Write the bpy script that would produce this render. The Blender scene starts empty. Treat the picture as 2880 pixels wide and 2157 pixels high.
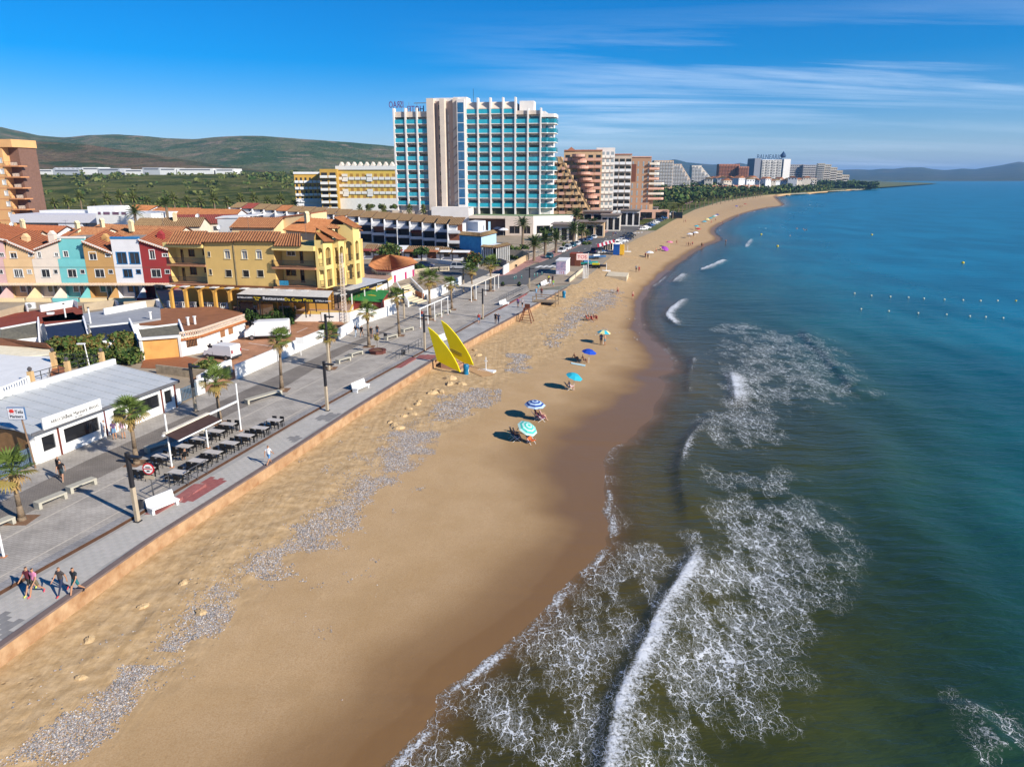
import bpy, math, random
import numpy as np
from mathutils import Vector, Matrix, Euler
random.seed(7); rng = np.random.default_rng(7)
sc = bpy.context.scene
C = sc.collection
# ---------------------------------------------------------------- camera
F, CX, CY, H, HY = 2000.0, 1440.0, 1078.5, 21.5, 498.0     # drone camera: focal length in photo pixels, eye height
PITCH = math.atan((CY-HY)/F); cp, sp = math.cos(PITCH), math.sin(PITCH)
cam = bpy.data.cameras.new('camera'); camo = bpy.data.objects.new('camera', cam); C.objects.link(camo)
cam.sensor_width = 36; cam.lens = F*36/2880; cam.clip_start = .5; cam.clip_end = 60000
camo.location = (0, 0, H); camo.rotation_euler = (math.pi/2-PITCH, 0, 0)
sc.camera = camo
# ---------------------------------------------------------------- sky, sun, exposure
SUN_AZ, SUN_EL = math.radians(125), math.radians(29.5)
w = bpy.data.worlds.new('World'); sc.world = w; w.use_nodes = True
nt = w.node_tree; N = nt.nodes; L = nt.links
for n in list(N): N.remove(n)
out = N.new('ShaderNodeOutputWorld'); bg = N.new('ShaderNodeBackground'); bg.inputs[1].default_value = .088
sky = N.new('ShaderNodeTexSky'); sky.sky_type = 'NISHITA'; sky.sun_disc = False
sky.sun_elevation = SUN_EL; sky.sun_rotation = SUN_AZ; sky.air_density = 1.0; sky.dust_density = .0; sky.ozone_density = 6.0; sky.altitude = 400
tc = N.new('ShaderNodeTexCoord'); sep = N.new('ShaderNodeSeparateXYZ'); L.new(tc.outputs['Generated'], sep.inputs[0])
def wm(op, a, b=None):
    n = N.new('ShaderNodeMath'); n.operation = op
    for i, v in enumerate((a, b)):
        if v is None: continue
        if isinstance(v, (int, float)): n.inputs[i].default_value = v
        else: L.new(v, n.inputs[i])
    return n.outputs[0]
zz = wm('ADD', wm('MAXIMUM', sep.outputs[2], 0.0), .07)
cmb = N.new('ShaderNodeCombineXYZ'); L.new(wm('DIVIDE', sep.outputs[0], zz), cmb.inputs[0]); L.new(wm('DIVIDE', sep.outputs[1], zz), cmb.inputs[1])
mp = N.new('ShaderNodeMapping'); mp.inputs['Rotation'].default_value = (0, 0, math.radians(-16)); mp.inputs['Scale'].default_value = (.13, .62, 1)
mp.inputs['Location'].default_value = (.35, .1, 0)
L.new(cmb.outputs[0], mp.inputs[0])
n1 = N.new('ShaderNodeTexNoise'); n1.inputs['Scale'].default_value = 1.5; n1.inputs['Detail'].default_value = 9; n1.inputs['Roughness'].default_value = .62; n1.inputs['Distortion'].default_value = .5
L.new(mp.outputs[0], n1.inputs[0])
n2 = N.new('ShaderNodeTexNoise'); n2.inputs['Scale'].default_value = .22; n2.inputs['Detail'].default_value = 2; L.new(cmb.outputs[0], n2.inputs[0])
r1 = N.new('ShaderNodeMapRange'); r1.inputs[1].default_value = .47; r1.inputs[2].default_value = .8; L.new(n1.outputs[0], r1.inputs[0])
r2 = N.new('ShaderNodeMapRange'); r2.inputs[1].default_value = .42; r2.inputs[2].default_value = .62; L.new(n2.outputs[0], r2.inputs[0])
r3 = N.new('ShaderNodeMapRange'); r3.interpolation_type = 'SMOOTHSTEP'; r3.inputs[1].default_value = -.22; r3.inputs[2].default_value = .2; L.new(wm('DIVIDE', sep.outputs[0], wm('MAXIMUM', wm('ABSOLUTE', sep.outputs[1]), .05)), r3.inputs[0]); r4 = N.new('ShaderNodeMapRange'); r4.inputs[1].default_value = .2; r4.inputs[2].default_value = .13; L.new(sep.outputs[2], r4.inputs[0])
cl = wm('MULTIPLY', wm('MULTIPLY', wm('MULTIPLY', r1.outputs[0], wm('ADD', r2.outputs[0], .25)), wm('MULTIPLY', r3.outputs[0], r4.outputs[0])), .85)
mx = N.new('ShaderNodeMixRGB'); mx.inputs[2].default_value = (9.5, 10.6, 11.8, 1); L.new(cl, mx.inputs[0])
hs = N.new('ShaderNodeHueSaturation'); hs.inputs['Saturation'].default_value = 1.5; hs.inputs['Value'].default_value = 1.0; L.new(sky.outputs[0], hs.inputs['Color'])
tn = N.new('ShaderNodeMixRGB'); tn.blend_type = 'MULTIPLY'; tn.inputs[0].default_value = 1; tn.inputs[2].default_value = (.98,.90,1.02,1); L.new(hs.outputs[0], tn.inputs[1]); L.new(tn.outputs[0], mx.inputs[1]); L.new(mx.outputs[0], bg.inputs[0]); L.new(bg.outputs[0], out.inputs[0])
sl = bpy.data.lights.new('sun', 'SUN'); sl.energy = 5.0; sl.angle = math.radians(.53); sl.color = (1, .93, .82)
so = bpy.data.objects.new('sun', sl); C.objects.link(so); so.location = (0, 0, 200)
sd = Vector((math.sin(SUN_AZ)*math.cos(SUN_EL), math.cos(SUN_AZ)*math.cos(SUN_EL), math.sin(SUN_EL)))
so.rotation_euler = sd.to_track_quat('Z', 'Y').to_euler()
sc.view_settings.view_transform = 'Standard'; sc.view_settings.look = 'None'; sc.view_settings.exposure = .5; sc.view_settings.gamma = 1
sc.cycles.max_bounces = 5; sc.cycles.diffuse_bounces = 2; sc.cycles.glossy_bounces = 2; sc.cycles.transmission_bounces = 3; sc.cycles.volume_bounces = 0
sc.cycles.transparent_max_bounces = 8; sc.cycles.caustics_reflective = False; sc.cycles.caustics_refractive = False
# ---------------------------------------------------------------- helpers: place
SEA = -2.4
def G(px, py, z=0.0):                       # photo pixel -> point on the level z
    a = (px-CX)/F; b = (py-CY)/F
    d = Vector((a, cp-b*sp, -sp-b*cp)); t = (z-H)/d.z
    return Vector((d.x*t, d.y*t, z))
def atY(px, py, y):                         # photo pixel -> point at world depth y
    a = (px-CX)/F; b = (py-CY)/F
    d = Vector((a, cp-b*sp, -sp-b*cp)); t = y/d.y
    return Vector((d.x*t, y, H+d.z*t))
class Fr:                                   # facade frame: x along the front, y into the building, z up
    def __init__(s, o, deg): s.o = Vector(o); s.t = math.radians(deg); s.ex = Vector((math.cos(s.t), math.sin(s.t), 0)); s.ey = Vector((-math.sin(s.t), math.cos(s.t), 0))
    def uz(s, px, py, off=0.0):
        a = (px-CX)/F; b = (py-CY)/F; d = Vector((a, cp-b*sp, -sp-b*cp))
        e = s.o+s.ey*off-Vector((0, 0, H)); t = e.dot(s.ey)/d.dot(s.ey); p = Vector((0, 0, H))+d*t-s.o
        return p.dot(s.ex), p.z
    def loc(s, v): v = Vector(v)-s.o; return Vector((v.dot(s.ex), v.dot(s.ey), v.z))
# ---------------------------------------------------------------- helpers: materials
MATS = {}
def pm(name, col, rough=.8, var=.12, scale=2.0, bump=0.0, bscale=None, metal=0.0, spec=.3, col2=None, detail=4, objcol=False):
    if name in MATS: return MATS[name]
    m = bpy.data.materials.new(name); m.use_nodes = True; nt = m.node_tree; N = nt.nodes; L = nt.links
    b = N['Principled BSDF']; b.inputs['Roughness'].default_value = rough; b.inputs['Metallic'].default_value = metal; b.inputs['Specular IOR Level'].default_value = spec
    tc = N.new('ShaderNodeTexCoord'); nz = N.new('ShaderNodeTexNoise'); nz.inputs['Scale'].default_value = scale; nz.inputs['Detail'].default_value = detail; nz.inputs['Roughness'].default_value = .6
    L.new(tc.outputs['Object'], nz.inputs[0])
    rp = N.new('ShaderNodeMapRange'); rp.inputs[1].default_value = .3; rp.inputs[2].default_value = .7; L.new(nz.outputs[0], rp.inputs[0])
    mx = N.new('ShaderNodeMixRGB'); L.new(rp.outputs[0], mx.inputs[0])
    if objcol:
        oi = N.new('ShaderNodeObjectInfo'); dk = N.new('ShaderNodeMixRGB'); dk.blend_type = 'MULTIPLY'; dk.inputs[0].default_value = 1; k = 1-var*1.5
        dk.inputs[2].default_value = (k, k, k, 1); L.new(oi.outputs['Color'], dk.inputs[1]); L.new(dk.outputs[0], mx.inputs[1]); L.new(oi.outputs['Color'], mx.inputs[2])
    else:
        c2 = col2 or tuple(min(1, c*(1+var)) for c in col); c1 = tuple(c*(1-var) for c in col) if col2 is None else col
        mx.inputs[1].default_value = (*c1, 1); mx.inputs[2].default_value = (*c2, 1)
    L.new(mx.outputs[0], b.inputs['Base Color'])
    if bump:
        bn = N.new('ShaderNodeBump'); bn.inputs['Strength'].default_value = min(1, bump); bn.inputs['Distance'].default_value = .05*max(1, bump)
        n3 = N.new('ShaderNodeTexNoise'); n3.inputs['Scale'].default_value = bscale or scale*4; n3.inputs['Detail'].default_value = 5; L.new(tc.outputs['Object'], n3.inputs[0])
        L.new(n3.outputs[0], bn.inputs['Height']); L.new(bn.outputs[0], b.inputs['Normal'])
    MATS[name] = m
    return m
def glass(name, col, rough=.06):
    if name in MATS: return MATS[name]
    m = pm(name, col, rough, .3, .7, spec=.6); return m
WHITE = lambda: pm('white_paint', (.74, .73, .7), .6, .06, .8, .1, 8)
STUCCO = {}
def stucco(key, col): return pm('stucco_'+key, col, .88, .07, .5, .25, 14)
DARKG = lambda: glass('window_glass', (.03, .035, .045))
# ---------------------------------------------------------------- helpers: meshes
class MB:
    def __init__(s): s.v = []; s.f = []; s.mi = []; s.M = None
    def add(s, vs, fs, m=0):
        o = len(s.v)
        s.v += [tuple(s.M @ Vector(p)) for p in vs] if s.M is not None else [tuple(p) for p in vs]
        s.f += [tuple(i+o for i in f) for f in fs]; s.mi += [m]*len(fs); return s
    def box(s, x0, x1, y0, y1, z0, z1, m=0):
        x0, x1 = sorted((x0, x1)); y0, y1 = sorted((y0, y1)); z0, z1 = sorted((z0, z1))
        return s.add([(x0,y0,z0),(x1,y0,z0),(x1,y1,z0),(x0,y1,z0),(x0,y0,z1),(x1,y0,z1),(x1,y1,z1),(x0,y1,z1)],
                     [(0,3,2,1),(4,5,6,7),(0,1,5,4),(1,2,6,5),(2,3,7,6),(3,0,4,7)], m)
    def prism(s, pts, z0, z1, m=0):         # footprint polygon (x, y) extruded
        n = len(pts); A = sum(pts[i][0]*pts[(i+1)%n][1]-pts[(i+1)%n][0]*pts[i][1] for i in range(n))
        if A < 0: pts = pts[::-1]
        return s.add([(p[0],p[1],z0) for p in pts]+[(p[0],p[1],z1) for p in pts],
                     [tuple(range(n-1,-1,-1)), tuple(range(n,2*n))]+[(i,(i+1)%n,(i+1)%n+n,i+n) for i in range(n)], m)
    def profile(s, pts, x0, x1, m=0):       # (y, z) outline extruded along x
        n = len(pts)
        return s.add([(x0,p[0],p[1]) for p in pts]+[(x1,p[0],p[1]) for p in pts],
                     [tuple(range(n)), tuple(range(2*n-1,n-1,-1))]+[(i,i+n,(i+1)%n+n,(i+1)%n) for i in range(n)], m)
    def profy(s, pts, y0, y1, m=0):         # (x, z) outline extruded along y
        n = len(pts)
        return s.add([(p[0],y0,p[1]) for p in pts]+[(p[0],y1,p[1]) for p in pts],
                     [tuple(range(n)), tuple(range(2*n-1,n-1,-1))]+[(i,i+n,(i+1)%n+n,(i+1)%n) for i in range(n)], m)
    def slab(s, pts, th, m=0):              # 3-D polygon thickened straight down
        n = len(pts); pts = [tuple(p) for p in pts]
        return s.add(pts+[(p[0],p[1],p[2]-th) for p in pts], [tuple(range(n)), tuple(range(2*n-1,n-1,-1))]+[(i,(i+1)%n,(i+1)%n+n,i+n) for i in range(n)], m)
    def cyl(s, p0, p1, r0, r1=None, n=8, m=0):
        p0 = Vector(p0); p1 = Vector(p1); r1 = r0 if r1 is None else r1; d = (p1-p0).normalized()
        a = d.orthogonal().normalized(); b = d.cross(a); vs = []
        for p, r in ((p0, r0), (p1, r1)):
            for i in range(n):
                t = 2*math.pi*i/n; vs.append(p+(a*math.cos(t)+b*math.sin(t))*r)
        return s.add(vs, [(i,(i+1)%n,(i+1)%n+n,i+n) for i in range(n)]+[tuple(range(n-1,-1,-1)), tuple(range(n,2*n))], m)
    def tube(s, path, radii, n=6, m=0):
        for i in range(len(path)-1):
            s.cyl(path[i], path[i+1], radii[i] if hasattr(radii, '__len__') else radii, radii[i+1] if hasattr(radii, '__len__') else radii, n, m)
        return s
    def bar(s, p0, p1, wd, ht, m=0):        # rectangular bar between two points
        p0 = Vector(p0); p1 = Vector(p1); d = p1-p0; l = d.length; d.normalize()
        sd = d.cross(Vector((0,0,1))); sd = Vector((1,0,0)) if sd.length < 1e-4 else sd.normalized(); u = sd.cross(d)
        vs = [p+sd*a*wd/2+u*b*ht/2 for p in (p0, p1) for a, b in ((-1,-1),(1,-1),(1,1),(-1,1))]
        return s.add(vs, [(0,1,5,4),(1,2,6,5),(2,3,7,6),(3,0,4,7),(3,2,1,0),(4,5,6,7)], m)
    def lathe(s, prof, c=(0,0,0), n=12, m=0):
        k = len(prof); vs = [(c[0]+r*math.cos(2*math.pi*i/n), c[1]+r*math.sin(2*math.pi*i/n), c[2]+z) for r, z in prof for i in range(n)]
        return s.add(vs, [(j*n+i, j*n+(i+1)%n, (j+1)*n+(i+1)%n, (j+1)*n+i) for j in range(k-1) for i in range(n)], m)
    def mesh(s, name, mats):
        me = bpy.data.meshes.new(name); me.from_pydata(s.v, [], s.f)
        for m in (mats if isinstance(mats, (list, tuple)) else [mats]): me.materials.append(m)
        if any(s.mi): me.polygons.foreach_set('material_index', s.mi)
        me.update(); return me
    def build(s, name, mats, parent=None, smooth=False):
        me = s.mesh(name, mats)
        if smooth: me.polygons.foreach_set('use_smooth', [True]*len(me.polygons))
        return ob(name, me, parent)
def ob(name, me, parent=None, loc=None, rot=None, scale=None):
    o = bpy.data.objects.new(name, me); C.objects.link(o)
    if parent is not None: o.parent = parent
    if loc is not None: o.location = loc
    if rot is not None: o.rotation_euler = rot
    if scale is not None: o.scale = scale
    return o
def tag(o, label, cat, group=None):
    o['label'] = label; o['category'] = cat
    if group: o['group'] = group
    return o
def thing(name, label, cat, loc=(0,0,0), rz=0.0, group=None):
    o = bpy.data.objects.new(name, None); C.objects.link(o); o.empty_display_size = .3
    o.location = loc; o.rotation_euler = (0, 0, rz); return tag(o, label, cat, group)
def struct(o): o['kind'] = 'structure'; return o
def stuff(o, label=None, cat=None):
    o['kind'] = 'stuff'
    if label: o['label'] = label; o['category'] = cat
    return o
def kids(o): return [c for c in KID.get(o.name, [])]
def dup(root, loc, rz=0.0, label=None, group=None, scale=None):
    r = root.copy(); C.objects.link(r); r.location = loc; r.rotation_euler = (0, 0, rz)
    if scale: r.scale = (scale,)*3
    if label: r['label'] = label
    if group: r['group'] = group
    for ch in list(root.children):
        c = ch.copy(); C.objects.link(c); c.parent = r
        for g in list(ch.children):
            d = g.copy(); C.objects.link(d); d.parent = c
    return r
def holes(mb, x0, x1, z0, z1, hs, y=0.0, d=.2, m=0):      # a wall face at y with openings (x0,x1,z0,z1) and reveals of depth d
    hs = [(max(a,x0),min(b,x1),max(c,z0),min(e,z1)) for a,b,c,e in hs]
    xs = sorted({x0,x1,*[h[0] for h in hs],*[h[1] for h in hs]}); zs = sorted({z0,z1,*[h[2] for h in hs],*[h[3] for h in hs]})
    for i in range(len(xs)-1):
        j = 0
        while j < len(zs)-1:
            cx = (xs[i]+xs[i+1])/2; inside = lambda k: any(h[0]<cx<h[1] and h[2]<(zs[k]+zs[k+1])/2<h[3] for h in hs)
            if inside(j): j += 1; continue
            k = j
            while k < len(zs)-1 and not inside(k): k += 1
            mb.add([(xs[i],y,zs[j]),(xs[i+1],y,zs[j]),(xs[i+1],y,zs[k]),(xs[i],y,zs[k])], [(0,1,2,3)], m); j = k
    for a,b,c,e in hs:
        mb.add([(a,y,c),(b,y,c),(b,y,e),(a,y,e),(a,y+d,c),(b,y+d,c),(b,y+d,e),(a,y+d,e)], [(0,4,5,1),(1,5,6,2),(2,6,7,3),(3,7,4,0)], m)
def window(root, x0, x1, z0, z1, y=0.0, d=.2, fm=None, gm=None, fw=.07, mull=1, bars=0, sill=True, name='window', bm=None):
    fm = fm or WHITE(); gm = gm or DARKG(); b = MB(); yy = y+d-.05; pr = y-.03
    b.box(x0-.02, x0+fw, pr, yy, z0, z1); b.box(x1-fw, x1+.02, pr, yy, z0, z1); b.box(x0-.02, x1+.02, pr-.002, yy, z1-fw, z1+.02)
    b.box(x0-.06, x1+.06, pr-(.07 if sill else .002), yy, z0-.05, z0+.03)
    for i in range(mull):
        cx = x0+(x1-x0)*(i+1)/(mull+1); b.box(cx-.03, cx+.03, y+d-.1, yy, z0, z1)
    o = b.build(name, fm, root)
    MB().add([(x0,yy-.02,z0),(x1,yy-.02,z0),(x1,yy-.02,z1),(x0,yy-.02,z1)], [(0,1,2,3)]).build('pane', gm, o)
    if bars:
        g = MB()
        for i in range(bars): cx = x0+(x1-x0)*(i+.5)/bars; g.box(cx-.02, cx+.02, y-.04, y, z0+.03, z1)
        g.build('bars', bm or fm, o)
    return o
def text(body, size, mat, parent, loc, rot, name='lettering', align='LEFT', extrude=.01, xs=1.0):
    cu = bpy.data.curves.new(name, 'FONT'); cu.body = body; cu.size = size; cu.extrude = extrude; cu.align_x = align; cu.resolution_u = 2
    t = bpy.data.objects.new(name, cu); C.objects.link(t); bpy.context.view_layer.update()
    me = bpy.data.meshes.new_from_object(t); C.objects.unlink(t); bpy.data.objects.remove(t)
    me.materials.clear(); me.materials.append(mat)
    o = ob(name, me, parent, loc, rot); o.scale = (xs, 1, 1); return o
# ================================================================ terrain
def vnoise(x, y, s, seed=0):                # smooth value noise for shaping land
    x = np.asarray(x)/s+seed*17.3; y = np.asarray(y)/s+seed*9.1
    xi = np.floor(x).astype(np.int64); yi = np.floor(y).astype(np.int64); fx = x-xi; fy = y-yi; fx = fx*fx*(3-2*fx); fy = fy*fy*(3-2*fy)
    def h(a, b): v = (a*374761393+b*668265263+seed*2246822519) & 0xffffffff; v = ((v ^ (v >> 13))*1274126177) & 0xffffffff; return (v ^ (v >> 16))/4294967295.0
    return (h(xi,yi)*(1-fx)+h(xi+1,yi)*fx)*(1-fy)+(h(xi,yi+1)*(1-fx)+h(xi+1,yi+1)*fx)*fy
def fbm(x, y, s, o=4, seed=0):
    t = 0; a = .5
    for i in range(o): t = t+a*vnoise(x, y, s/2**i, seed+i); a *= .5
    return t/(1-.5**o)
def gridmesh(name, X, Y, Z, attrs, mats, midx=None, smooth=True):
    r, c = X.shape; V = np.stack([X, Y, Z], -1).reshape(-1, 3); idx = np.arange(r*c).reshape(r, c)
    Q = np.stack([idx[:-1,:-1], idx[:-1,1:], idx[1:,1:], idx[1:,:-1]], -1).reshape(-1, 4)
    me = bpy.data.meshes.new(name); me.vertices.add(len(V)); me.vertices.foreach_set('co', V.ravel())
    me.loops.add(Q.size); me.loops.foreach_set('vertex_index', Q.ravel()); me.polygons.add(len(Q)); me.polygons.foreach_set('loop_start', np.arange(0, Q.size, 4)); me.polygons.foreach_set('loop_total', np.full(len(Q), 4))
    if smooth: me.polygons.foreach_set('use_smooth', np.ones(len(Q), bool))
    me.update(calc_edges=True); me.validate()
    for k, a in attrs.items(): at = me.attributes.new(k, 'FLOAT', 'POINT'); at.data.foreach_set('value', np.asarray(a, np.float32).ravel())
    for m in (mats if isinstance(mats, list) else [mats]): me.materials.append(m)
    return me
def segd(X, Y, pl):                         # distance to a polyline, position along it, side (right positive)
    bd = np.full(X.shape, 1e9); bt = np.zeros(X.shape); sd = np.zeros(X.shape); acc = 0
    tot = sum(math.hypot(pl[i+1][0]-pl[i][0], pl[i+1][1]-pl[i][1]) for i in range(len(pl)-1))
    for i in range(len(pl)-1):
        ax, ay = pl[i][:2]; dx = pl[i+1][0]-ax; dy = pl[i+1][1]-ay; l2 = dx*dx+dy*dy; l = math.sqrt(l2)
        t = np.clip(((X-ax)*dx+(Y-ay)*dy)/l2, 0, 1); qx = X-ax-t*dx; qy = Y-ay-t*dy; d = np.hypot(qx, qy); k = d < bd
        bd = np.where(k, d, bd); bt = np.where(k, (acc+t*l)/tot, bt); sd = np.where(k, np.sign(qx*dy-qy*dx), sd); acc += l
    return bd, bt, sd
def inpoly(X, Y, pl, soft):
    ins = np.zeros(X.shape, bool); n = len(pl)
    for i in range(n):
        x0, y0 = pl[i][:2]; x1, y1 = pl[(i+1)%n][:2]
        if y0 == y1: continue
        ins ^= ((y0 > Y) != (y1 > Y)) & (X < (x1-x0)*(Y-y0)/(y1-y0)+x0)
    d = segd(X, Y, list(pl)+[pl[0]])[0]; s = np.where(ins, d, -d)
    return np.clip(s/soft+.5, 0, 1)
def PL(px, z): return [G(a, b, z) for a, b in px]
def ext(pl, d0, d1):                        # lengthen a polyline at its two ends
    a = pl[0]+(pl[0]-pl[1]).normalized()*d0; b = pl[-1]+(pl[-1]-pl[-2]).normalized()*d1; return [a]+pl+[b]
def sxy(pl, y):                             # x of a polyline (growing y) at y
    return np.interp(y, [p[1] for p in pl], [p[0] for p in pl])
RAISE = -.22                                 # the seaside walk lies a step below the promenade
WALL = ext(PL([(0,1808),(410,1520),(740,1312),(1000,1143),(1230,1003),(1420,902),(1605,802)], RAISE), 30, 0); WALL = [p+Vector((.38,0,0)) for p in WALL]
INNER = WALL+PL([(1625,800),(1690,748),(1752,694),(1795,670),(1846,649),(1889,623),(1955,590),(2030,567),(2100,556),(2145,550),(2200,546),(2300,540),(2395,533)], 0)
def smooth(px, k=6, amp=5.0):              # rounded, slightly uneven line through the given pixels
    g = np.random.default_rng(12); P = np.array(px, float); P = np.vstack([2*P[0]-P[1], P, 2*P[-1]-P[-2]]); o = []
    for i in range(1, len(P)-2):
        for t in np.linspace(0, 1, k, endpoint=False):
            a, b, c, d = P[i-1], P[i], P[i+1], P[i+2]; q = .5*((2*b)+(c-a)*t+(2*a-5*b+4*c-d)*t*t+(3*b-a-3*c+d)*t**3); q[0] += g.normal()*amp*min(1, (q[1]-520)/600); o.append(q)
    o.append(P[-2]); r = [o[0]]
    for q in o[1:]:
        if q[1] < r[-1][1]-.05: r.append(q)
    return [tuple(q) for q in r]
SHORE = ext(PL(smooth([(1086,2152),(1229,2008),(1238,1956),(1364,1857),(1489,1761),(1585,1657),(1676,1570),(1712,1500),(1705,1423),(1704,1279),(1768,1238),(1831,1180),(1872,1093),(1860,1060),(1895,1041),(1884,1001),(1831,949),(1808,914),(1803,856),(1831,810),(1878,764),(1924,729),(1970,700),(1990,690),(2027,674),(2008,655),(2014,641),(2035,628),(2081,606),(2127,592),(2165,584),(2203,578),(2190,563),(2182,553),(2220,548),(2301,544),(2317,540),(2410,536),(2434,531)]), SEA), 30, 0)
# ---- ground: one sheet from the coast line inland and on to the hills
gm = pm('ground_dust', (.34,.27,.19), .95, .18, .25, .3, 3)
def scrub_mat():
    m = pm('scrub_ground', (.06,.085,.02), .95, .3, .012, col2=(.17,.17,.05), detail=9); return m
mb = MB(); FARY = 4400
RISER = ext(PL([(0,1662),(109,1600),(369,1456),(470,1392),(860,1166),(1190,986),(1400,868),(1490,818)], 0), 20, 0)
pts = [(p[0]-.03, p[1]) for p in RISER]+[(p[0]-.3, p[1]) for p in INNER if p[1] > RISER[-1][1]+1]; pts = [(pts[0][0], -40)]+pts
for k in range(len(pts)-1):
    (x0,y0),(x1,y1) = pts[k], pts[k+1]
    if y1 <= y0+.01: continue
    zl = -.02; m = 0 if y1 < 330 else 1
    mb.add([(-9000,y0,zl),(x0,y0,zl),(x1,y1,zl),(-9000,y1,zl)], [(0,1,2,3)], m)
xe, ye = pts[-1]
mb.add([(-9000,ye,-.02),(xe,ye,-.02),(1500,2600,-.02),(2100,FARY,-.02),(-9000,FARY,-.02)], [(0,1,2,3,4)], 1)
mb.add([(-9000,FARY,-.02),(30000,FARY,-.02),(30000,26000,-.02),(-9000,26000,-.02)], [(0,1,2,3)], 1)
struct(mb.build('ground', [gm, scrub_mat()]))
# ---- beach
def beach_mat():
    m = bpy.data.materials.new('beach_sand'); m.use_nodes = True; nt = m.node_tree; N = nt.nodes; L = nt.links; b = N['Principled BSDF']
    tc = N.new('ShaderNodeTexCoord')
    def nz(s, d=5): n = N.new('ShaderNodeTexNoise'); n.inputs['Scale'].default_value = s; n.inputs['Detail'].default_value = d; n.inputs['Roughness'].default_value = .6; L.new(tc.outputs['Object'], n.inputs[0]); return n.outputs[0]
    def mixc(f, a, c):
        x = N.new('ShaderNodeMixRGB'); L.new(f, x.inputs[0]) if not isinstance(f, float) else None
        for i, v in ((1,a),(2,c)):
            if isinstance(v, tuple): x.inputs[i].default_value = (*v, 1)
            else: L.new(v, x.inputs[i])
        return x.outputs[0]
    def rng_(v, a, c): r = N.new('ShaderNodeMapRange'); r.inputs[1].default_value = a; r.inputs[2].default_value = c; L.new(v, r.inputs[0]); return r.outputs[0]
    wet = N.new('ShaderNodeAttribute'); wet.attribute_name = 'wet'; rgh = N.new('ShaderNodeAttribute'); rgh.attribute_name = 'rough'
    dry = mixc(rng_(nz(.35), .35, .65), (.44,.295,.15), (.50,.345,.19))
    dry = mixc(rng_(nz(14, 6), .38, .75), dry, (.35,.21,.09))
    spk = N.new('ShaderNodeTexVoronoi'); spk.inputs['Scale'].default_value = 6; L.new(tc.outputs['Object'], spk.inputs[0])
    up = mixc(rng_(nz(1.6), .4, .65), (.41,.27,.13), (.53,.37,.20))
    dry = mixc(rgh.outputs['Fac'], dry, up)
    col = mixc(wet.outputs['Fac'], dry, (.19,.105,.042)); L.new(col, b.inputs['Base Color'])
    r = N.new('ShaderNodeMapRange'); r.inputs[1].default_value = .55; r.inputs[2].default_value = 1; r.inputs[3].default_value = .85; r.inputs[4].default_value = .33; L.new(wet.outputs['Fac'], r.inputs[0]); L.new(r.outputs[0], b.inputs['Roughness'])
    b.inputs['Specular IOR Level'].default_value = .28
    bn = N.new('ShaderNodeBump'); bn.inputs['Distance'].default_value = .05
    st = N.new('ShaderNodeMath'); st.operation = 'MULTIPLY_ADD'; L.new(rgh.outputs['Fac'], st.inputs[0]); st.inputs[1].default_value = .7; st.inputs[2].default_value = .14; L.new(st.outputs[0], bn.inputs['Strength'])
    mpt = N.new('ShaderNodeMapping'); mpt.inputs['Rotation'].default_value = (0,0,math.radians(16)); mpt.inputs['Scale'].default_value = (2.6,.05,1); L.new(tc.outputs['Object'], mpt.inputs[0]); trk = N.new('ShaderNodeTexNoise'); trk.inputs['Scale'].default_value = 1; trk.inputs['Detail'].default_value = 3; L.new(mpt.outputs[0], trk.inputs[0]); ad = N.new('ShaderNodeMath'); ad.operation = 'ADD'; L.new(trk.outputs[0], ad.inputs[0]); L.new(nz(3.2, 8), ad.inputs[1]); vo = N.new('ShaderNodeTexVoronoi'); vo.inputs['Scale'].default_value = 1.9; L.new(tc.outputs['Object'], vo.inputs[0]); ft_ = N.new('ShaderNodeMath'); ft_.operation = 'MULTIPLY'; L.new(rng_(vo.outputs[0], .05, .22), ft_.inputs[0]); L.new(rng_(nz(.28, 3), .47, .6), ft_.inputs[1]); a2 = N.new('ShaderNodeMath'); a2.operation = 'ADD'; L.new(ad.outputs[0], a2.inputs[0]); L.new(ft_.outputs[0], a2.inputs[1]); L.new(a2.outputs[0], bn.inputs['Height']); L.new(bn.outputs[0], b.inputs['Normal'])
    return m
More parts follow.
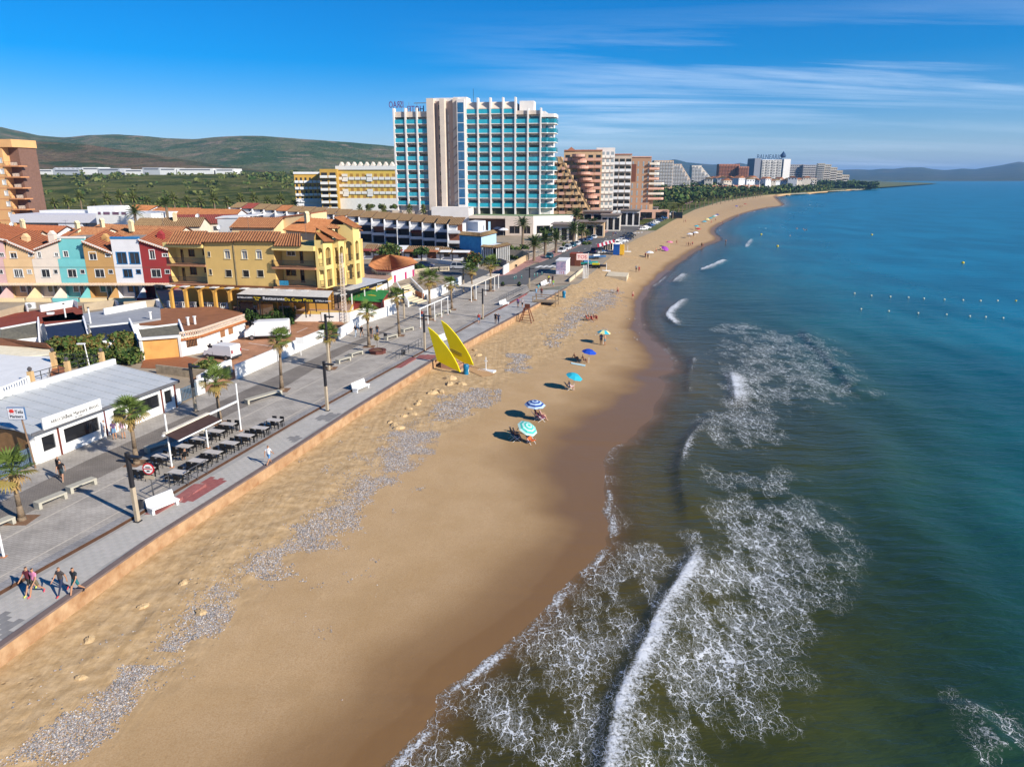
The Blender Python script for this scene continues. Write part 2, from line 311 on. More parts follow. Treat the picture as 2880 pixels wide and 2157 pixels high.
def beach_sheet(ys, cols, name):
    n = len(ys); X = np.zeros((n, cols)); Y = np.zeros((n, cols)); Z = np.zeros((n, cols)); W = np.zeros((n, cols)); R = np.zeros((n, cols))
    xi = sxy(INNER, ys); xs = sxy(SHORE, ys)
    for i, y in enumerate(ys):
        wall = y < 147.5; wd = xs[i]-xi[i]; off = max(12, wd*.5)
        t = np.linspace(0, 1, cols); x = xi[i]-.14+(wd+off)*t; X[i] = x; Y[i] = y; d = x-xi[i]; q = d/max(wd, 1)
        z0 = float(np.interp(y, [112, 147], [-1.15, -.05])) if wall else -.02
        Z[i] = np.where(q < 1, z0+(SEA-z0)*(np.clip(q, 0, 1)**1.15), SEA-(q-1)*wd*.045)
    n1 = fbm(X, Y, 9, 4, 3); n2 = fbm(X, Y, 1.4, 4, 8); d = X-xi[:,None]; wdt = np.maximum(xs-xi, 4)[:,None]; q = d/wdt
    up = np.clip(1.15-d/np.minimum(np.interp(Y,[25,60,90,120],[7.5,9.5,12,15]), wdt*.6)+.35*(fbm(X, Y, 12, 3, 5)-.5), 0, 1); up = np.clip(up*3, 0, 1)
    fade = np.clip(1.0-q, 0, 1)**.5
    Z += (n1-.5)*.22*fade*np.clip(d/4, 0, 1)+(n2-.5)*.2*up*np.clip(d/1.0, .2, 1)
    
    f = segd(X, Y, SHORE); ds = f[0]*np.where(q < 1, 1, -1)
    wl = np.interp(Y, [20, 32, 45, 55, 62, 75, 90, 120, 200, 400], [4.2, 4.6, 4.0, 4.5, 6.5, 7.5, 5.5, 2.6, 3, 3])*(.62+.8*fbm(X, Y, 16, 3, 11))
    wl0 = np.interp(Y, [20, 40, 55, 70, 85, 110, 130], [1.6, 1.6, 4.0, 4.8, 3.4, 1.9, 1.2])
    damp = np.clip(1-(ds-wl*.4)/9, 0, 1)**1.5*.62*np.clip((75-Y)/25, 0, 1)+.30*np.clip(1-(ds-wl*.75)/2.2, 0, 1)
    W = np.clip(np.maximum(damp, np.clip(1.15-(ds-wl0*.6)/np.clip(wl0*1.3, 1.5, 6)*.8+(fbm(X,Y,5,3,15)-.5)*.5, 0, 1)), 0, 1); W = np.where(Y > 190, np.clip(1-(ds-1.5)/2, 0, 1)*.9, W)
    me = gridmesh(name, X, Y, Z, {'wet': W, 'rough': up}, BM); return me, X, Y, Z
BM = beach_mat()
ysn = np.concatenate([np.arange(4, 70, .22), np.arange(70, 148, .45)]); me, BX, BY, BZ = beach_sheet(ysn, 190, 'beach'); struct(ob('beach', me))
ysf = np.concatenate([np.arange(147.8, 330, 1.4), np.geomspace(330, INNER[-1][1], 110)]); me2, FX, FY, FZ = beach_sheet(ysf, 60, 'beach'); o = struct(ob('beach', me2)); o.name = 'far_beach'
def beach_z(x, y):                          # height of the sand
    if y < 148: Xs, Ys, Zs = BX, BY, BZ
    else: Xs, Ys, Zs = FX, FY, FZ
    i = int(np.clip(np.searchsorted(Ys[:,0], y), 0, len(Ys)-1)); return float(np.interp(x, Xs[i], Zs[i]))
def B(px, py):                              # photo pixel -> point on the sand
    z = -1.6
    for _ in range(12): p = G(px, py, z); z = .5*z+.5*beach_z(p.x, p.y)
    return Vector((p.x, p.y, beach_z(p.x, p.y)))
# ---- sea
def sea_mat():
    m = bpy.data.materials.new('sea_water'); m.use_nodes = True; nt = m.node_tree; N = nt.nodes; L = nt.links; b = N['Principled BSDF']
    tc = N.new('ShaderNodeTexCoord')
    def att(k): a = N.new('ShaderNodeAttribute'); a.attribute_name = k; return a.outputs['Fac']
    def M(op, a, c=None, d=None):
        n = N.new('ShaderNodeMath'); n.operation = op
        for i, v in enumerate((a, c, d)):
            if v is None: continue
            if isinstance(v, (int, float)): n.inputs[i].default_value = v
            else: L.new(v, n.inputs[i])
        return n.outputs[0]
    def mapv(rot, scl): n = N.new('ShaderNodeMapping'); n.inputs['Rotation'].default_value = (0,0,math.radians(rot)); n.inputs['Scale'].default_value = scl; L.new(tc.outputs['Object'], n.inputs[0]); return n.outputs[0]
    def nz(v, s, d=4, r=.55, dist=0): n = N.new('ShaderNodeTexNoise'); n.inputs['Scale'].default_value = s; n.inputs['Detail'].default_value = d; n.inputs['Roughness'].default_value = r; n.inputs['Distortion'].default_value = dist; L.new(v, n.inputs[0]); return n
    def rng_(v, a, c, e=0., f=1.):
        r = N.new('ShaderNodeMapRange'); r.interpolation_type = 'SMOOTHSTEP'
        for i, q in ((1,a),(2,c),(3,e),(4,f)):
            if isinstance(q, (int, float)): r.inputs[i].default_value = q
            else: L.new(q, r.inputs[i])
        L.new(v, r.inputs[0]); return r.outputs[0]
    dep = att('depth'); foam = att('foam'); solid = att('crest')
    ramp = N.new('ShaderNodeValToRGB'); L.new(dep, ramp.inputs[0]); e = ramp.color_ramp.elements
    e[0].position = 0; e[0].color = (.13,.085,.03,1); e[1].position = 1; e[1].color = (.003,.155,.255,1)  # deep end brightened to azure: sky reflection put into the water colour
    for p, c in ((.06,(.115,.08,.024,1)),(.16,(.072,.058,.014,1)),(.32,(.042,.05,.012,1)),(.44,(.02,.058,.032,1)),(.58,(.009,.10,.105,1)),(.78,(.004,.135,.195,1))): x = e.new(p); x.color = c
    # patches of sand and weed seen through the water
    pt = rng_(nz(mapv(20,(.06,.03,.06)), 1, 4).outputs[0], .35, .65); pmx = N.new('ShaderNodeMixRGB'); pmx.blend_type = 'MULTIPLY'; pmx.inputs[0].default_value = .75
    gr = N.new('ShaderNodeMixRGB'); L.new(pt, gr.inputs[0]); gr.inputs[1].default_value = (.55,.62,.6,1); gr.inputs[2].default_value = (1.15,1.1,1.05,1)
    L.new(ramp.outputs[0], pmx.inputs[1]); L.new(gr.outputs[0], pmx.inputs[2])
    # lacy foam
    wv = nz(mapv(0,(1,1,1)), 1.5, 3).outputs['Color']
    wm_ = N.new('ShaderNodeMixRGB'); wm_.blend_type = 'ADD'; wm_.inputs[0].default_value = 1.0; L.new(mapv(38,(1.25,.55,1)), wm_.inputs[1]); L.new(wv, wm_.inputs[2])
    def lace(s):
        v = N.new('ShaderNodeTexVoronoi'); v.feature = 'DISTANCE_TO_EDGE'; v.inputs['Scale'].default_value = s; L.new(wm_.outputs[0], v.inputs[0]); return v.outputs[0]
    patch = nz(mapv(30,(.55,.3,1)), 1.0, 5, .6).outputs[0]
    amt = M('MULTIPLY', foam, rng_(patch, .35, .64, .08, 1.5))
    brk = rng_(nz(mapv(50,(1.3,.6,1)), 1.6, 4, .7).outputs[0], .36, .62); th = M('MULTIPLY', M('MULTIPLY', amt, brk), .105); th2 = M('MULTIPLY', amt, .06)
    f1 = M('SUBTRACT', 1.0, rng_(lace(1.55), M('MULTIPLY', th, .35), M('ADD', th, .004))); f2 = M('SUBTRACT', 1.0, rng_(lace(4.2), M('MULTIPLY', th2, .3), M('ADD', th2, .004)))
    gate = rng_(amt, .06, .22)
    ff = M('MULTIPLY', M('MAXIMUM', f1, M('MULTIPLY', f2, .6)), M('MULTIPLY', gate, .85))
    fine = nz(mapv(0,(1,1,1)), 5.5, 6, .75).outputs[0]
    sol = M('MULTIPLY', rng_(M('ADD', solid, M('MULTIPLY', M('SUBTRACT', fine, .5), 2.2)), .35, .95), .92)
    sol = M('MULTIPLY', sol, rng_(solid, .04, .3))
    soft = M('MULTIPLY', M('MULTIPLY', rng_(fine, .4, .72), rng_(amt, .1, .9)), .38); fm = M('MINIMUM', M('MAXIMUM', M('MAXIMUM', ff, soft), sol), 1.0)
    cm = N.new('ShaderNodeMixRGB'); L.new(fm, cm.inputs[0]); L.new(pmx.outputs[0], cm.inputs[1]); cm.inputs[2].default_value = (.72,.74,.76,1); L.new(cm.outputs[0], b.inputs['Base Color'])
    L.new(M('MULTIPLY_ADD', fm, .5, M('MULTIPLY_ADD', dep, .16, .13)), b.inputs['Roughness']); b.inputs['IOR'].default_value = 1.333; b.inputs['Specular IOR Level'].default_value = .36
    L.new(M('SUBTRACT', 1.0, M('MULTIPLY', rng_(dep, .03, .15, 1., 0.), M('SUBTRACT', .86, fm))), b.inputs['Alpha'])
    # ripples
    wv1 = nz(mapv(-32,(.34,1.15,1)), 1.0, 5, .6, .3).outputs[0]; wv2 = nz(mapv(-20,(.1,.3,1)), 1.0, 3).outputs[0]; wv3 = nz(mapv(-40,(1.6,4.2,1)), 1.0, 3).outputs[0]
    h = M('ADD', M('MULTIPLY_ADD', wv1, .62, M('MULTIPLY', wv2, .9)), M('MULTIPLY', wv3, .1)); h = M('MULTIPLY_ADD', fm, .12, h)
    bn = N.new('ShaderNodeBump'); bn.inputs['Strength'].default_value = .55; bn.inputs['Distance'].default_value = .55; L.new(h, bn.inputs['Height']); L.new(bn.outputs[0], b.inputs['Normal'])
    return m
ty = np.concatenate([np.geomspace(14, 130, 520), np.geomspace(131, 6000, 200)]); tt = np.concatenate([np.linspace(-.62, 1.05, 560), np.linspace(1.06, 4, 24)])
SX = tt[None,:]*(ty[:,None]+8); SY = np.repeat(ty[:,None], len(tt), 1)
d0, _, side = segd(SX, SY, SHORE); off = np.where(SX > sxy(SHORE, SY), d0, -d0)
near = np.clip(1-SY/140, 0, 1)
SZ = SEA+(fbm(SX*.55+SY*.75, SY*.35-SX*.5, 2.2, 3, 21)-.5)*.16*np.clip(off/8, .12, 1)*np.clip(1.2-SY/160, 0, 1)+(fbm(SX+SY*.5, SY*.5, 9, 2, 31)-.5)*.25*np.clip(off/14, 0, 1)*np.clip(1.2-SY/220, 0, 1)
SZ += .085*np.sin(d0*2*math.pi/8.5+6*fbm(SX,SY,26,3,51)+.05*SY)*np.clip((off-6)/10,0,1)*np.clip(1.3-SY/150,0,1)*(.4+fbm(SX,SY,18,2,52))
FO = np.zeros(SX.shape); CR = np.zeros(SX.shape)
CREST = [  # (pixels from the near end, height, crest foam, foam trail length)
 ([(1700,2230),(1715,2152),(1724,2082),(1741,1982),(1776,1909),(1824,1809),(1858,1726),(1920,1628),(1959,1566),(1945,1500)], .36, .95, 1.05),
 ([(1945,1500),(1915,1331),(1924,1279),(1941,1238),(1970,1203),(2017,1157)], .32, .55, .8),
 ([(1941,1122),(1941,1059),(1956,995)], .25, .5, .6),
 ([(2072,1140),(2063,1082),(2051,1041)], .35, .9, 2.0),
 ([(1916,925),(1880,897),(1875,885),(1889,868),(1912,850),(1936,836)], .35, 1.0, 1.5),
 ([(2433,1128),(2393,1082),(2352,1036),(2312,989),(2294,978),(2262,940),(2275,915)], .35, .42, .8),
 ([(2700,2230),(2679,2134),(2658,2004),(2614,1830),(2571,1657),(2527,1548),(2497,1440),(2433,1128)], .14, 0, .5),
 ([(1959,764),(2005,746),(2040,729)], .45, 1.0, 2.0), ([(1889,798),(1924,769)], .4, .8, 2.0), ([(1830,812),(1878,775)], .2, .7, 1.0),
 ([(2136,640),(2150,643),(2172,645)], .2, .8, 1.6), ([(2092,700),(2098,690),(2105,680),(2114,671)], .2, .8, 1.8), ([(2255,576),(2275,577),(2295,579)], .2, .8, 1.6), ([(2277,587),(2303,589)], .2, .8, 1.4), ([(2208,600),(2228,602)], .2, .7, 1.4), ([(2228,594),(2248,595)], .2, .7, 1.4),
 ([(2720,1975),(2745,2020),(2790,2085),(2850,2135)], .2, .55, 1.2), ([(2060,607),(2120,596),(2170,590)], .3, .8, 1.5), ([(2030,668),(2020,650),(2040,634)], .2, .6, 2.0)]
for px, hgt, fo, trail in CREST:
    pl = PL(px, SEA); d, t, sd = segd(SX, SY, pl); taper = np.clip(np.minimum(t, 1-t)*6, 0, 1) if px[0][1] < 2200 else np.clip((1-t)*6, 0, 1)
    sgn = d*sd                               # positive to seaward
    SZ += hgt*taper*np.where(sgn > 0, np.exp(-(sgn/2.4)**2), np.exp(-(sgn/(.7 if fo else 2.4))**2))
    n = .65+.7*fbm(SX, SY, 1.1, 3, 5)
    if fo < .7: n = n*np.clip(fbm(SX, SY, 7, 2, 33)*2.6-.8, 0, 1.2)
    CR = np.maximum(CR, fo*taper*n*np.where(sgn > 0, np.exp(-(sgn/trail)**1.4), np.exp(-(sgn/.28)**2)))
for px, val, soft in [([(1060,2200),(1100,2140),(1236,1975),(1370,1862),(1495,1765),(1600,1655),(1720,1540),(1850,1540),(1880,1640),(1800,1800),(1730,1960),(1690,2200)], .52, 3),
    ([(1720,2200),(1745,1980),(1860,1720),(1960,1560),(2060,1420),(2240,1380),(2350,1440),(2390,1540),(2300,1680),(2200,1800),(2160,1990),(1960,2010),(1830,2200)], .8, 6),
    ([(1990,1170),(2150,1150),(2180,1230),(2130,1260),(1980,1240)], .5, 5), ([(2110,930),(2280,950),(2400,1100),(2200,1140),(2090,1120),(2060,1000)], .42, 12),
    ([(2050,1060),(2130,1060),(2140,1130),(2065,1140)], 1.0, 4), ([(2700,1960),(2900,2060),(2900,2200),(2760,2120)], .4, 3), ([(2040,910),(2120,915),(2110,945),(2020,930)], .5, 5), ([(2000,1330),(2200,1330),(2280,1420),(2100,1440)], .4, 6)]:
    FO = np.maximum(FO, val*inpoly(SX, SY, PL(px, SEA), soft)*(1 if val != .8 else np.clip(1.25-segd(SX, SY, PL(CREST[0][0], SEA))[0]/13, .3, 1)))
edge = np.exp(-((off-.25)/.5)**2)*np.clip(fbm(SX, SY, 5, 3, 77)*2.2-.55, 0, 1)*np.clip(1.4-SY/90, .35, 1); edge = np.where(SY < 52, np.maximum(edge, .95*np.exp(-((off-.3)/.3)**2)*np.clip(fbm(SX,SY,2.6,3,61)*2.4-.62,0,1)), edge)
CR = np.maximum(CR, edge*.85); FO = np.maximum(FO, .45*np.exp(-np.clip(off-.2, 0, 99)/1.6)*(off > -.5)*np.clip(1.3-SY/110, .2, 1)*np.clip(fbm(SX, SY, 8, 2, 41)*2-.4, 0, 1))
SZ += np.clip(1-np.abs(off-.9)/1.2, 0, 1)*.04
DEP = np.clip((off+.5)/85, 0, 1)**.62; DEP = np.clip(DEP+(fbm(SX, SY, 30, 3, 9)-.5)*.12*np.clip(off/10, 0, 1)+np.clip((SY-120)/500, 0, .35)*np.clip(off/12, 0, 1), 0, 1)
struct(ob('sea', gridmesh('sea', SX, SY, SZ, {'depth': DEP, 'foam': FO, 'crest': CR}, sea_mat())))
# ---- hills: ridges at real distances
def ridge(name, prof, r0, r1, base, mat, seed, amp, cols=260, rows=60):
    az = np.linspace(prof[0][0], prof[-1][0], cols); ys = np.interp(az, [p[0] for p in prof], [p[1] for p in prof])
    a = (az-CX)/F; R = np.linspace(0, 1, rows); X = np.zeros((rows, cols)); Y = np.zeros((rows, cols)); Z = np.zeros((rows, cols))
    for i, r in enumerate(R):
        y = r0+(r1-r0)*r; Y[i] = y+80*np.sin(az/170); X[i] = a*(Y[i]*cp+3)
    top = np.array([atY(p, q, r0+(r1-r0)*.62).z for p, q in zip(az, ys)])
    env = np.where(R < .62, np.clip(R/.62, 0, 1)**1.35, np.clip((1-R)/.38, 0, 1)**.8)[:,None]
    nn = fbm(X, Y, (r1-r0)*.55, 6, seed); rd = 1-np.abs(2*fbm(X, Y, (r1-r0)*.4, 5, seed+9)-1)
    Z = base+(top[None,:]-base)*env*(.86+.14*rd)+(nn-.5)*amp*env*(1-env*.75)
    return struct(ob(name, gridmesh(name, X, Y, Z, {}, mat)))
def hill_mat(name, c1, c2, c3, s):
    m = bpy.data.materials.new(name); m.use_nodes = True; nt = m.node_tree; N = nt.nodes; L = nt.links; b = N['Principled BSDF']; b.inputs['Roughness'].default_value = 1; b.inputs['Specular IOR Level'].default_value = .05
    tc = N.new('ShaderNodeTexCoord')
    def nz(sc_, d): n = N.new('ShaderNodeTexNoise'); n.inputs['Scale'].default_value = sc_; n.inputs['Detail'].default_value = d; n.inputs['Roughness'].default_value = .65; L.new(tc.outputs['Object'], n.inputs[0]); return n.outputs[0]
    def st(v, a, c): r = N.new('ShaderNodeMapRange'); r.inputs[1].default_value = a; r.inputs[2].default_value = c; L.new(v, r.inputs[0]); return r.outputs[0]
    x = N.new('ShaderNodeMixRGB'); L.new(st(nz(s, 10), .44, .56), x.inputs[0]); x.inputs[1].default_value = (*c1,1); x.inputs[2].default_value = (*c2,1)
    y = N.new('ShaderNodeMixRGB'); L.new(st(nz(s*2.2, 10), .53, .62), y.inputs[0]); L.new(x.outputs[0], y.inputs[1]); y.inputs[2].default_value = (*c3,1)
    L.new(y.outputs[0], b.inputs['Base Color'])
    bn = N.new('ShaderNodeBump'); bn.inputs['Strength'].default_value = 1; bn.inputs['Distance'].default_value = 30; L.new(nz(s*9, 8), bn.inputs['Height']); L.new(bn.outputs[0], b.inputs['Normal']); return m
ridge('hills', [(-500,372),(-150,352),(0,360),(30,358),(60,365),(130,377),(200,379),(270,373),(350,372),(450,379),(560,383),(650,380),(750,382),(850,390),(950,398),(1040,404),(1110,409),(1250,425),(1500,455),(1700,480),(1800,497)], 1500, 3600, -6, hill_mat('hill_scrub', (.075,.125,.035), (.19,.19,.08), (.32,.24,.14), .006), 3, 130)
ridge('foot_hills', [(-600,400),(-200,380),(60,384),(150,392),(260,402),(380,425),(520,450),(640,470),(760,485),(860,497)], 900, 2000, -6, hill_mat('foot_hill_scrub', (.085,.115,.035), (.24,.165,.085), (.28,.21,.11), .01), 13, 50)
ridge('mountains', [(1500,470),(1700,468),(1862,449),(1894,442),(1929,451),(2003,458),(2057,457),(2076,453),(2111,460),(2200,470),(2300,478),(2361,474),(2409,473),(2443,475),(2481,472),(2510,473),(2543,468),(2592,467),(2614,472),(2654,476),(2703,472),(2738,475),(2776,469),(2809,464),(2839,457),(2858,453),(2880,456),(2960,464),(3100,450),(3300,470),(3600,480)], 4700, 9500, -6, hill_mat('mountain_forest', (.03,.05,.02), (.06,.07,.03), (.10,.085,.05), .0022), 23, 200)
# ================================================================ promenade
INLAND = ext(PL([(0,1345),(120,1300),(495,1145),(670,1060),(910,950),(1000,905),(1100,862),(1230,800),(1330,768)], 0), 30, 0)
def strip(a, b, y0, y1, z, mat, name, step=2.5, side=0.0):
    ys = np.arange(y0, y1+step*.5, step); mb = MB(); n = len(ys); xa = sxy(a, ys); xb = sxy(b, ys)
    for i in range(n-1):
        q = [(xa[i],ys[i],z),(xb[i],ys[i],z),(xb[i+1],ys[i+1],z),(xa[i+1],ys[i+1],z)]
        mb.add(q, [(0,1,2,3)])
        if side: mb.add([q[0],q[3],(*q[3][:2],z-side),(*q[0][:2],z-side)], [(0,1,2,3)], 1)
    return mb
def paving(name, c, sx, sy, rot=16, mortar=.012, var=.18):
    m = bpy.data.materials.new(name); m.use_nodes = True; nt = m.node_tree; N = nt.nodes; L = nt.links; b = N['Principled BSDF']; b.inputs['Roughness'].default_value = .85; b.inputs['Specular IOR Level'].default_value = .25
    tc = N.new('ShaderNodeTexCoord'); mp = N.new('ShaderNodeMapping'); mp.inputs['Rotation'].default_value = (0,0,math.radians(rot)); L.new(tc.outputs['Object'], mp.inputs[0])
    br = N.new('ShaderNodeTexBrick'); br.inputs['Scale'].default_value = 1; br.inputs['Brick Width'].default_value = sx; br.inputs['Row Height'].default_value = sy; br.inputs['Mortar Size'].default_value = mortar; br.inputs['Mortar Smooth'].default_value = .3
    br.inputs['Color1'].default_value = (*[v*(1-var*.4) for v in c],1); br.inputs['Color2'].default_value = (*[v*(1+var*.4) for v in c],1); br.inputs['Mortar'].default_value = (*[v*.55 for v in c],1); L.new(mp.outputs[0], br.inputs[0])
    nz = N.new('ShaderNodeTexNoise'); nz.inputs['Scale'].default_value = .45; nz.inputs['Detail'].default_value = 6; L.new(tc.outputs['Object'], nz.inputs[0])
    mr = N.new('ShaderNodeMapRange'); mr.inputs[1].default_value = .3; mr.inputs[2].default_value = .7; mr.inputs[3].default_value = .74; mr.inputs[4].default_value = 1.12; L.new(nz.outputs[0], mr.inputs[0])
    mx = N.new('ShaderNodeMixRGB'); mx.blend_type = 'MULTIPLY'; mx.inputs[0].default_value = 1; L.new(br.outputs[0], mx.inputs[1]); L.new(mr.outputs[0], mx.inputs[2]); L.new(mx.outputs[0], b.inputs['Base Color'])
    bn = N.new('ShaderNodeBump'); bn.inputs['Distance'].default_value = .01; bn.inputs['Strength'].default_value = .6; L.new(br.outputs['Fac'], bn.inputs['Height']); bn.invert = True; L.new(bn.outputs[0], b.inputs['Normal'])
    MATS[name] = m; return m
PAVE = paving('promenade_paving', (.41,.37,.32), .42, .21); BROWNP = paving('brown_paving', (.235,.205,.175), .22, .11)
prom = struct(strip(RISER, RISER, 6, 141, 0.0, None, '', side=-RAISE+.02).build('step_riser', [pm('riser_brown', (.075,.034,.018), .7, .2, 2)]*2))
prom = struct(strip(INLAND, RISER, 6, 141, 0.0, None, '').build('promenade', PAVE))
BLO = ext(PL([(81,1441),(279,1343),(787,1097),(917,1018),(1100,925)], 0), 30, 25); BHI = ext(PL([(0,1412),(232,1300),(760,1066),(923,990),(1021,951)], 0), 30, 40)
struct(strip(BHI, BLO, 10, 128, .004, None, '').build('brown_path', BROWNP))
LA = ext(PL([(0,1522),(344,1345),(771,1130),(994,1021),(1110,955),(1320,850)], 0), 25, 30); LB = ext(PL([(43,1599),(373,1418),(803,1177),(1057,1039),(1210,960)], 0), 25, 15)
def off(pl, d): return [Vector((p[0]+d, p[1], p[2])) for p in pl]
LINEM = pm('line_stone', (.5,.44,.36), .8, .15, 3)
struct(strip(off(LA,-.07), off(LA,.07), 12, 128, .004, None, '').build('path_line', LINEM)); struct(strip(off(LB,-.07), off(LB,.07), 12, 100, .004, None, '').build('path_line', LINEM))
struct(strip(off(RISER,-.75), off(RISER,0), 8, 135, .003, None, '').build('gutter_strip', paving('gutter_paving', (.30,.285,.275), .4, .4)))
WALKB = pm('paver_bed', (.33,.32,.30), .9, .1)
walk = struct(strip(RISER, off(WALL, -.3), 6, 141, RAISE-.006, None, '').build('seaside_walk', WALKB))
# pavers of the raised walk: the nearest as pieces, the rest joined, then plain paving
PV = [pm('paver_grey', (.42,.395,.355), .85, .08, 1.5), pm('paver_pale', (.44,.41,.37), .85, .08, 1.5), pm('paver_dark', (.23,.22,.21), .85, .1, 1.5), pm('paver_red', (.30,.10,.09), .85, .12, 1.5)]
px_, py_ = .62, .42; pmesh = []
for m in PV: pmesh.append(MB().box(-py_/2+.006, py_/2-.006, -px_/2+.006, px_/2-.006, -.019, .0).mesh('paver', m))
th = math.radians(16); ea = Vector((math.sin(th), math.cos(th), 0)); es = Vector((math.cos(th), -math.sin(th), 0))
REDP = [PL([(495,1403),(537,1414),(639,1351),(595,1343)], RAISE), PL([(1180,998),(1228,998),(1238,1014),(1168,1008)], RAISE)]
def inp(p, poly):
    r = False
    for i in range(len(poly)):
        a, b = poly[i], poly[(i+1)%len(poly)]
        if (a[1] > p[1]) != (b[1] > p[1]) and p[0] < (b[0]-a[0])*(p[1]-a[1])/(b[1]-a[1])+a[0]: r = not r
    return r
DARKP = [PL([(0,1720),(60,1745),(0,1800)], RAISE), PL([(425,1525),(590,1440),(640,1425),(560,1490),(470,1535)], RAISE), PL([(880,1178),(930,1160),(1000,1172),(955,1190)], RAISE), PL([(815,1230),(850,1222),(845,1240),(820,1245)], RAISE), PL([(770,1310),(830,1280),(840,1285),(790,1318)], RAISE)]
cells = []
ks = np.arange(-8, 260)
for i in range(-2, 125):
    for j in range(0, 14):
        for_a = 12+i*px_+(.5*px_ if j % 2 else 0)
        s0 = -36.4+py_*(j+.5); p = ea*for_a+es*s0
        if p.y < 24 or p.y > 90: continue
        if p.x-.32 < sxy(RISER, p.y)+.05 or p.x+.30 > sxy(WALL, p.y)-.30: continue
        f = p.y*cp+21*sp; sx = CX+F*p.x/f
        if sx < -60: continue
        k = 3 if any(inp(p, q) for q in REDP) else 2 if any(inp(p, q) for q in DARKP) else (1 if random.random() < .25 else 0)
        cells.append((p.length, p, k))
cells.sort(key=lambda c: c[0])
for d, p, k in cells[:300]: ob('paver', pmesh[k], walk, (p.x, p.y, RAISE), (0, 0, -th))
rest = MB()
for d, p, k in cells[300:]:
    rest.M = Matrix.Translation((p.x, p.y, RAISE)) @ Matrix.Rotation(-th, 4, 'Z'); rest.box(-py_/2+.006, py_/2-.006, -px_/2+.006, px_/2-.006, -.019, .0, k)
stuff(rest.build('pavers', PV, walk))
fp = strip(RISER, off(WALL, -.3), 89.5, 141, RAISE-.002, None, '').build('far_paving', paving('walk_paving', (.40,.385,.365), .62, .42), walk)
for q in REDP[1:]: MB().add([(p.x,p.y,RAISE+.003) for p in q], [(0,1,2,3)]).build('red_panel', paving('red_paving', (.30,.11,.10), .62, .42), walk)
# sea wall
CONC = pm('stained_concrete', (.30,.155,.07), .9, .28, 1.1, .4, 6, col2=(.52,.34,.19), detail=8); COPE = pm('wall_coping', (.17,.125,.11), .8, .15, 1.2)
sw = thing('sea_wall', 'low stained concrete sea wall with dark coping along the beach edge of the promenade', 'wall')
ys = np.arange(6, 148.1, 2.0); a = MB(); c = MB()
for i in range(len(ys)-1):
    y0, y1 = ys[i], ys[i+1]; x0, x1 = sxy(WALL, y0), sxy(WALL, y1)
    a.add([(x0-.3,y0,-2.2),(x0,y0,-2.2),(x0,y0,RAISE-.02),(x0-.3,y0,RAISE-.02),(x1-.3,y1,-2.2),(x1,y1,-2.2),(x1,y1,RAISE-.02),(x1-.3,y1,RAISE-.02)], [(0,1,2,3),(7,6,5,4),(1,5,6,2),(0,3,7,4)])
    c.add([(x0-.36,y0,RAISE-.02),(x0+.05,y0,RAISE-.02),(x0+.05,y0,RAISE+.1),(x0-.36,y0,RAISE+.1),(x1-.36,y1,RAISE-.02),(x1+.05,y1,RAISE-.02),(x1+.05,y1,RAISE+.1),(x1-.36,y1,RAISE+.1)], [(0,1,2,3),(7,6,5,4),(1,5,6,2),(0,3,7,4),(2,6,7,3)])
a.build('wall_face', CONC, sw); c.build('coping', COPE, sw)
# ---- road and side street
ASPH = pm('asphalt', (.11,.108,.105), .9, .12, .4, .15, 20); ROADP = paving('red_pavement', (.40,.22,.19), .4, .4)
RL = PL([(1385,790),(1470,757),(1555,724),(1660,678),(1720,646),(1820,612),(1890,586),(1960,566),(2040,551),(2100,543)], 0); RR = PL([(1480,790),(1530,765),(1650,716),(1700,692),(1800,645),(1890,607),(1960,580),(2040,560),(2100,550)], 0)
def poly_sheet(name, px, z, mat, zz=0.0):
    p = PL(px, zz); return struct(MB().add([(q.x,q.y,z) for q in p], [tuple(range(len(p)))][::1]).build(name, mat))
ys = np.concatenate([np.arange(160, 330, 3), np.geomspace(330, 900, 30)]); mb = MB()
for i in range(len(ys)-1):
    mb.add([(sxy(RL,ys[i]),ys[i],.004),(sxy(RR,ys[i]),ys[i],.004),(sxy(RR,ys[i+1]),ys[i+1],.004),(sxy(RL,ys[i+1]),ys[i+1],.004)], [(0,1,2,3)])
struct(mb.build('road', ASPH))
poly_sheet('side_street', [(1215,765),(1300,795),(1340,800),(1480,800),(1530,770),(1480,752),(1400,768),(1300,745),(1050,735),(1050,752)], .008, ASPH)
poly_sheet('street_corner', [(1230,800),(1310,800),(1440,806),(1480,800),(1490,818),(1420,850),(1250,875)], .003, PAVE)
poly_sheet('red_corner', [(1345,790),(1400,778),(1450,770),(1480,752),(1530,725),(1500,722),(1380,765)], .012, ROADP)
KERB = pm('kerb', (.5,.47,.42), .8, .1)
pv = thing('pavement', 'raised pink tiled pavement along the landward side of the road', 'pavement'); del pv['category']; del pv['label']; pv['kind'] = 'structure'
mb = MB()
for i in range(len(ys)-1):
    if ys[i] < 186: continue
    x0, x1 = sxy(RL, ys[i]), sxy(RL, ys[i+1]); mb.add([(x0-4.5,ys[i],.12),(x0,ys[i],.12),(x1,ys[i+1],.12),(x1-4.5,ys[i+1],.12),(x0,ys[i],-.02),(x1,ys[i+1],-.02)], [(0,1,2,3),(1,4,5,2)])
mb.build('surface', ROADP, pv)
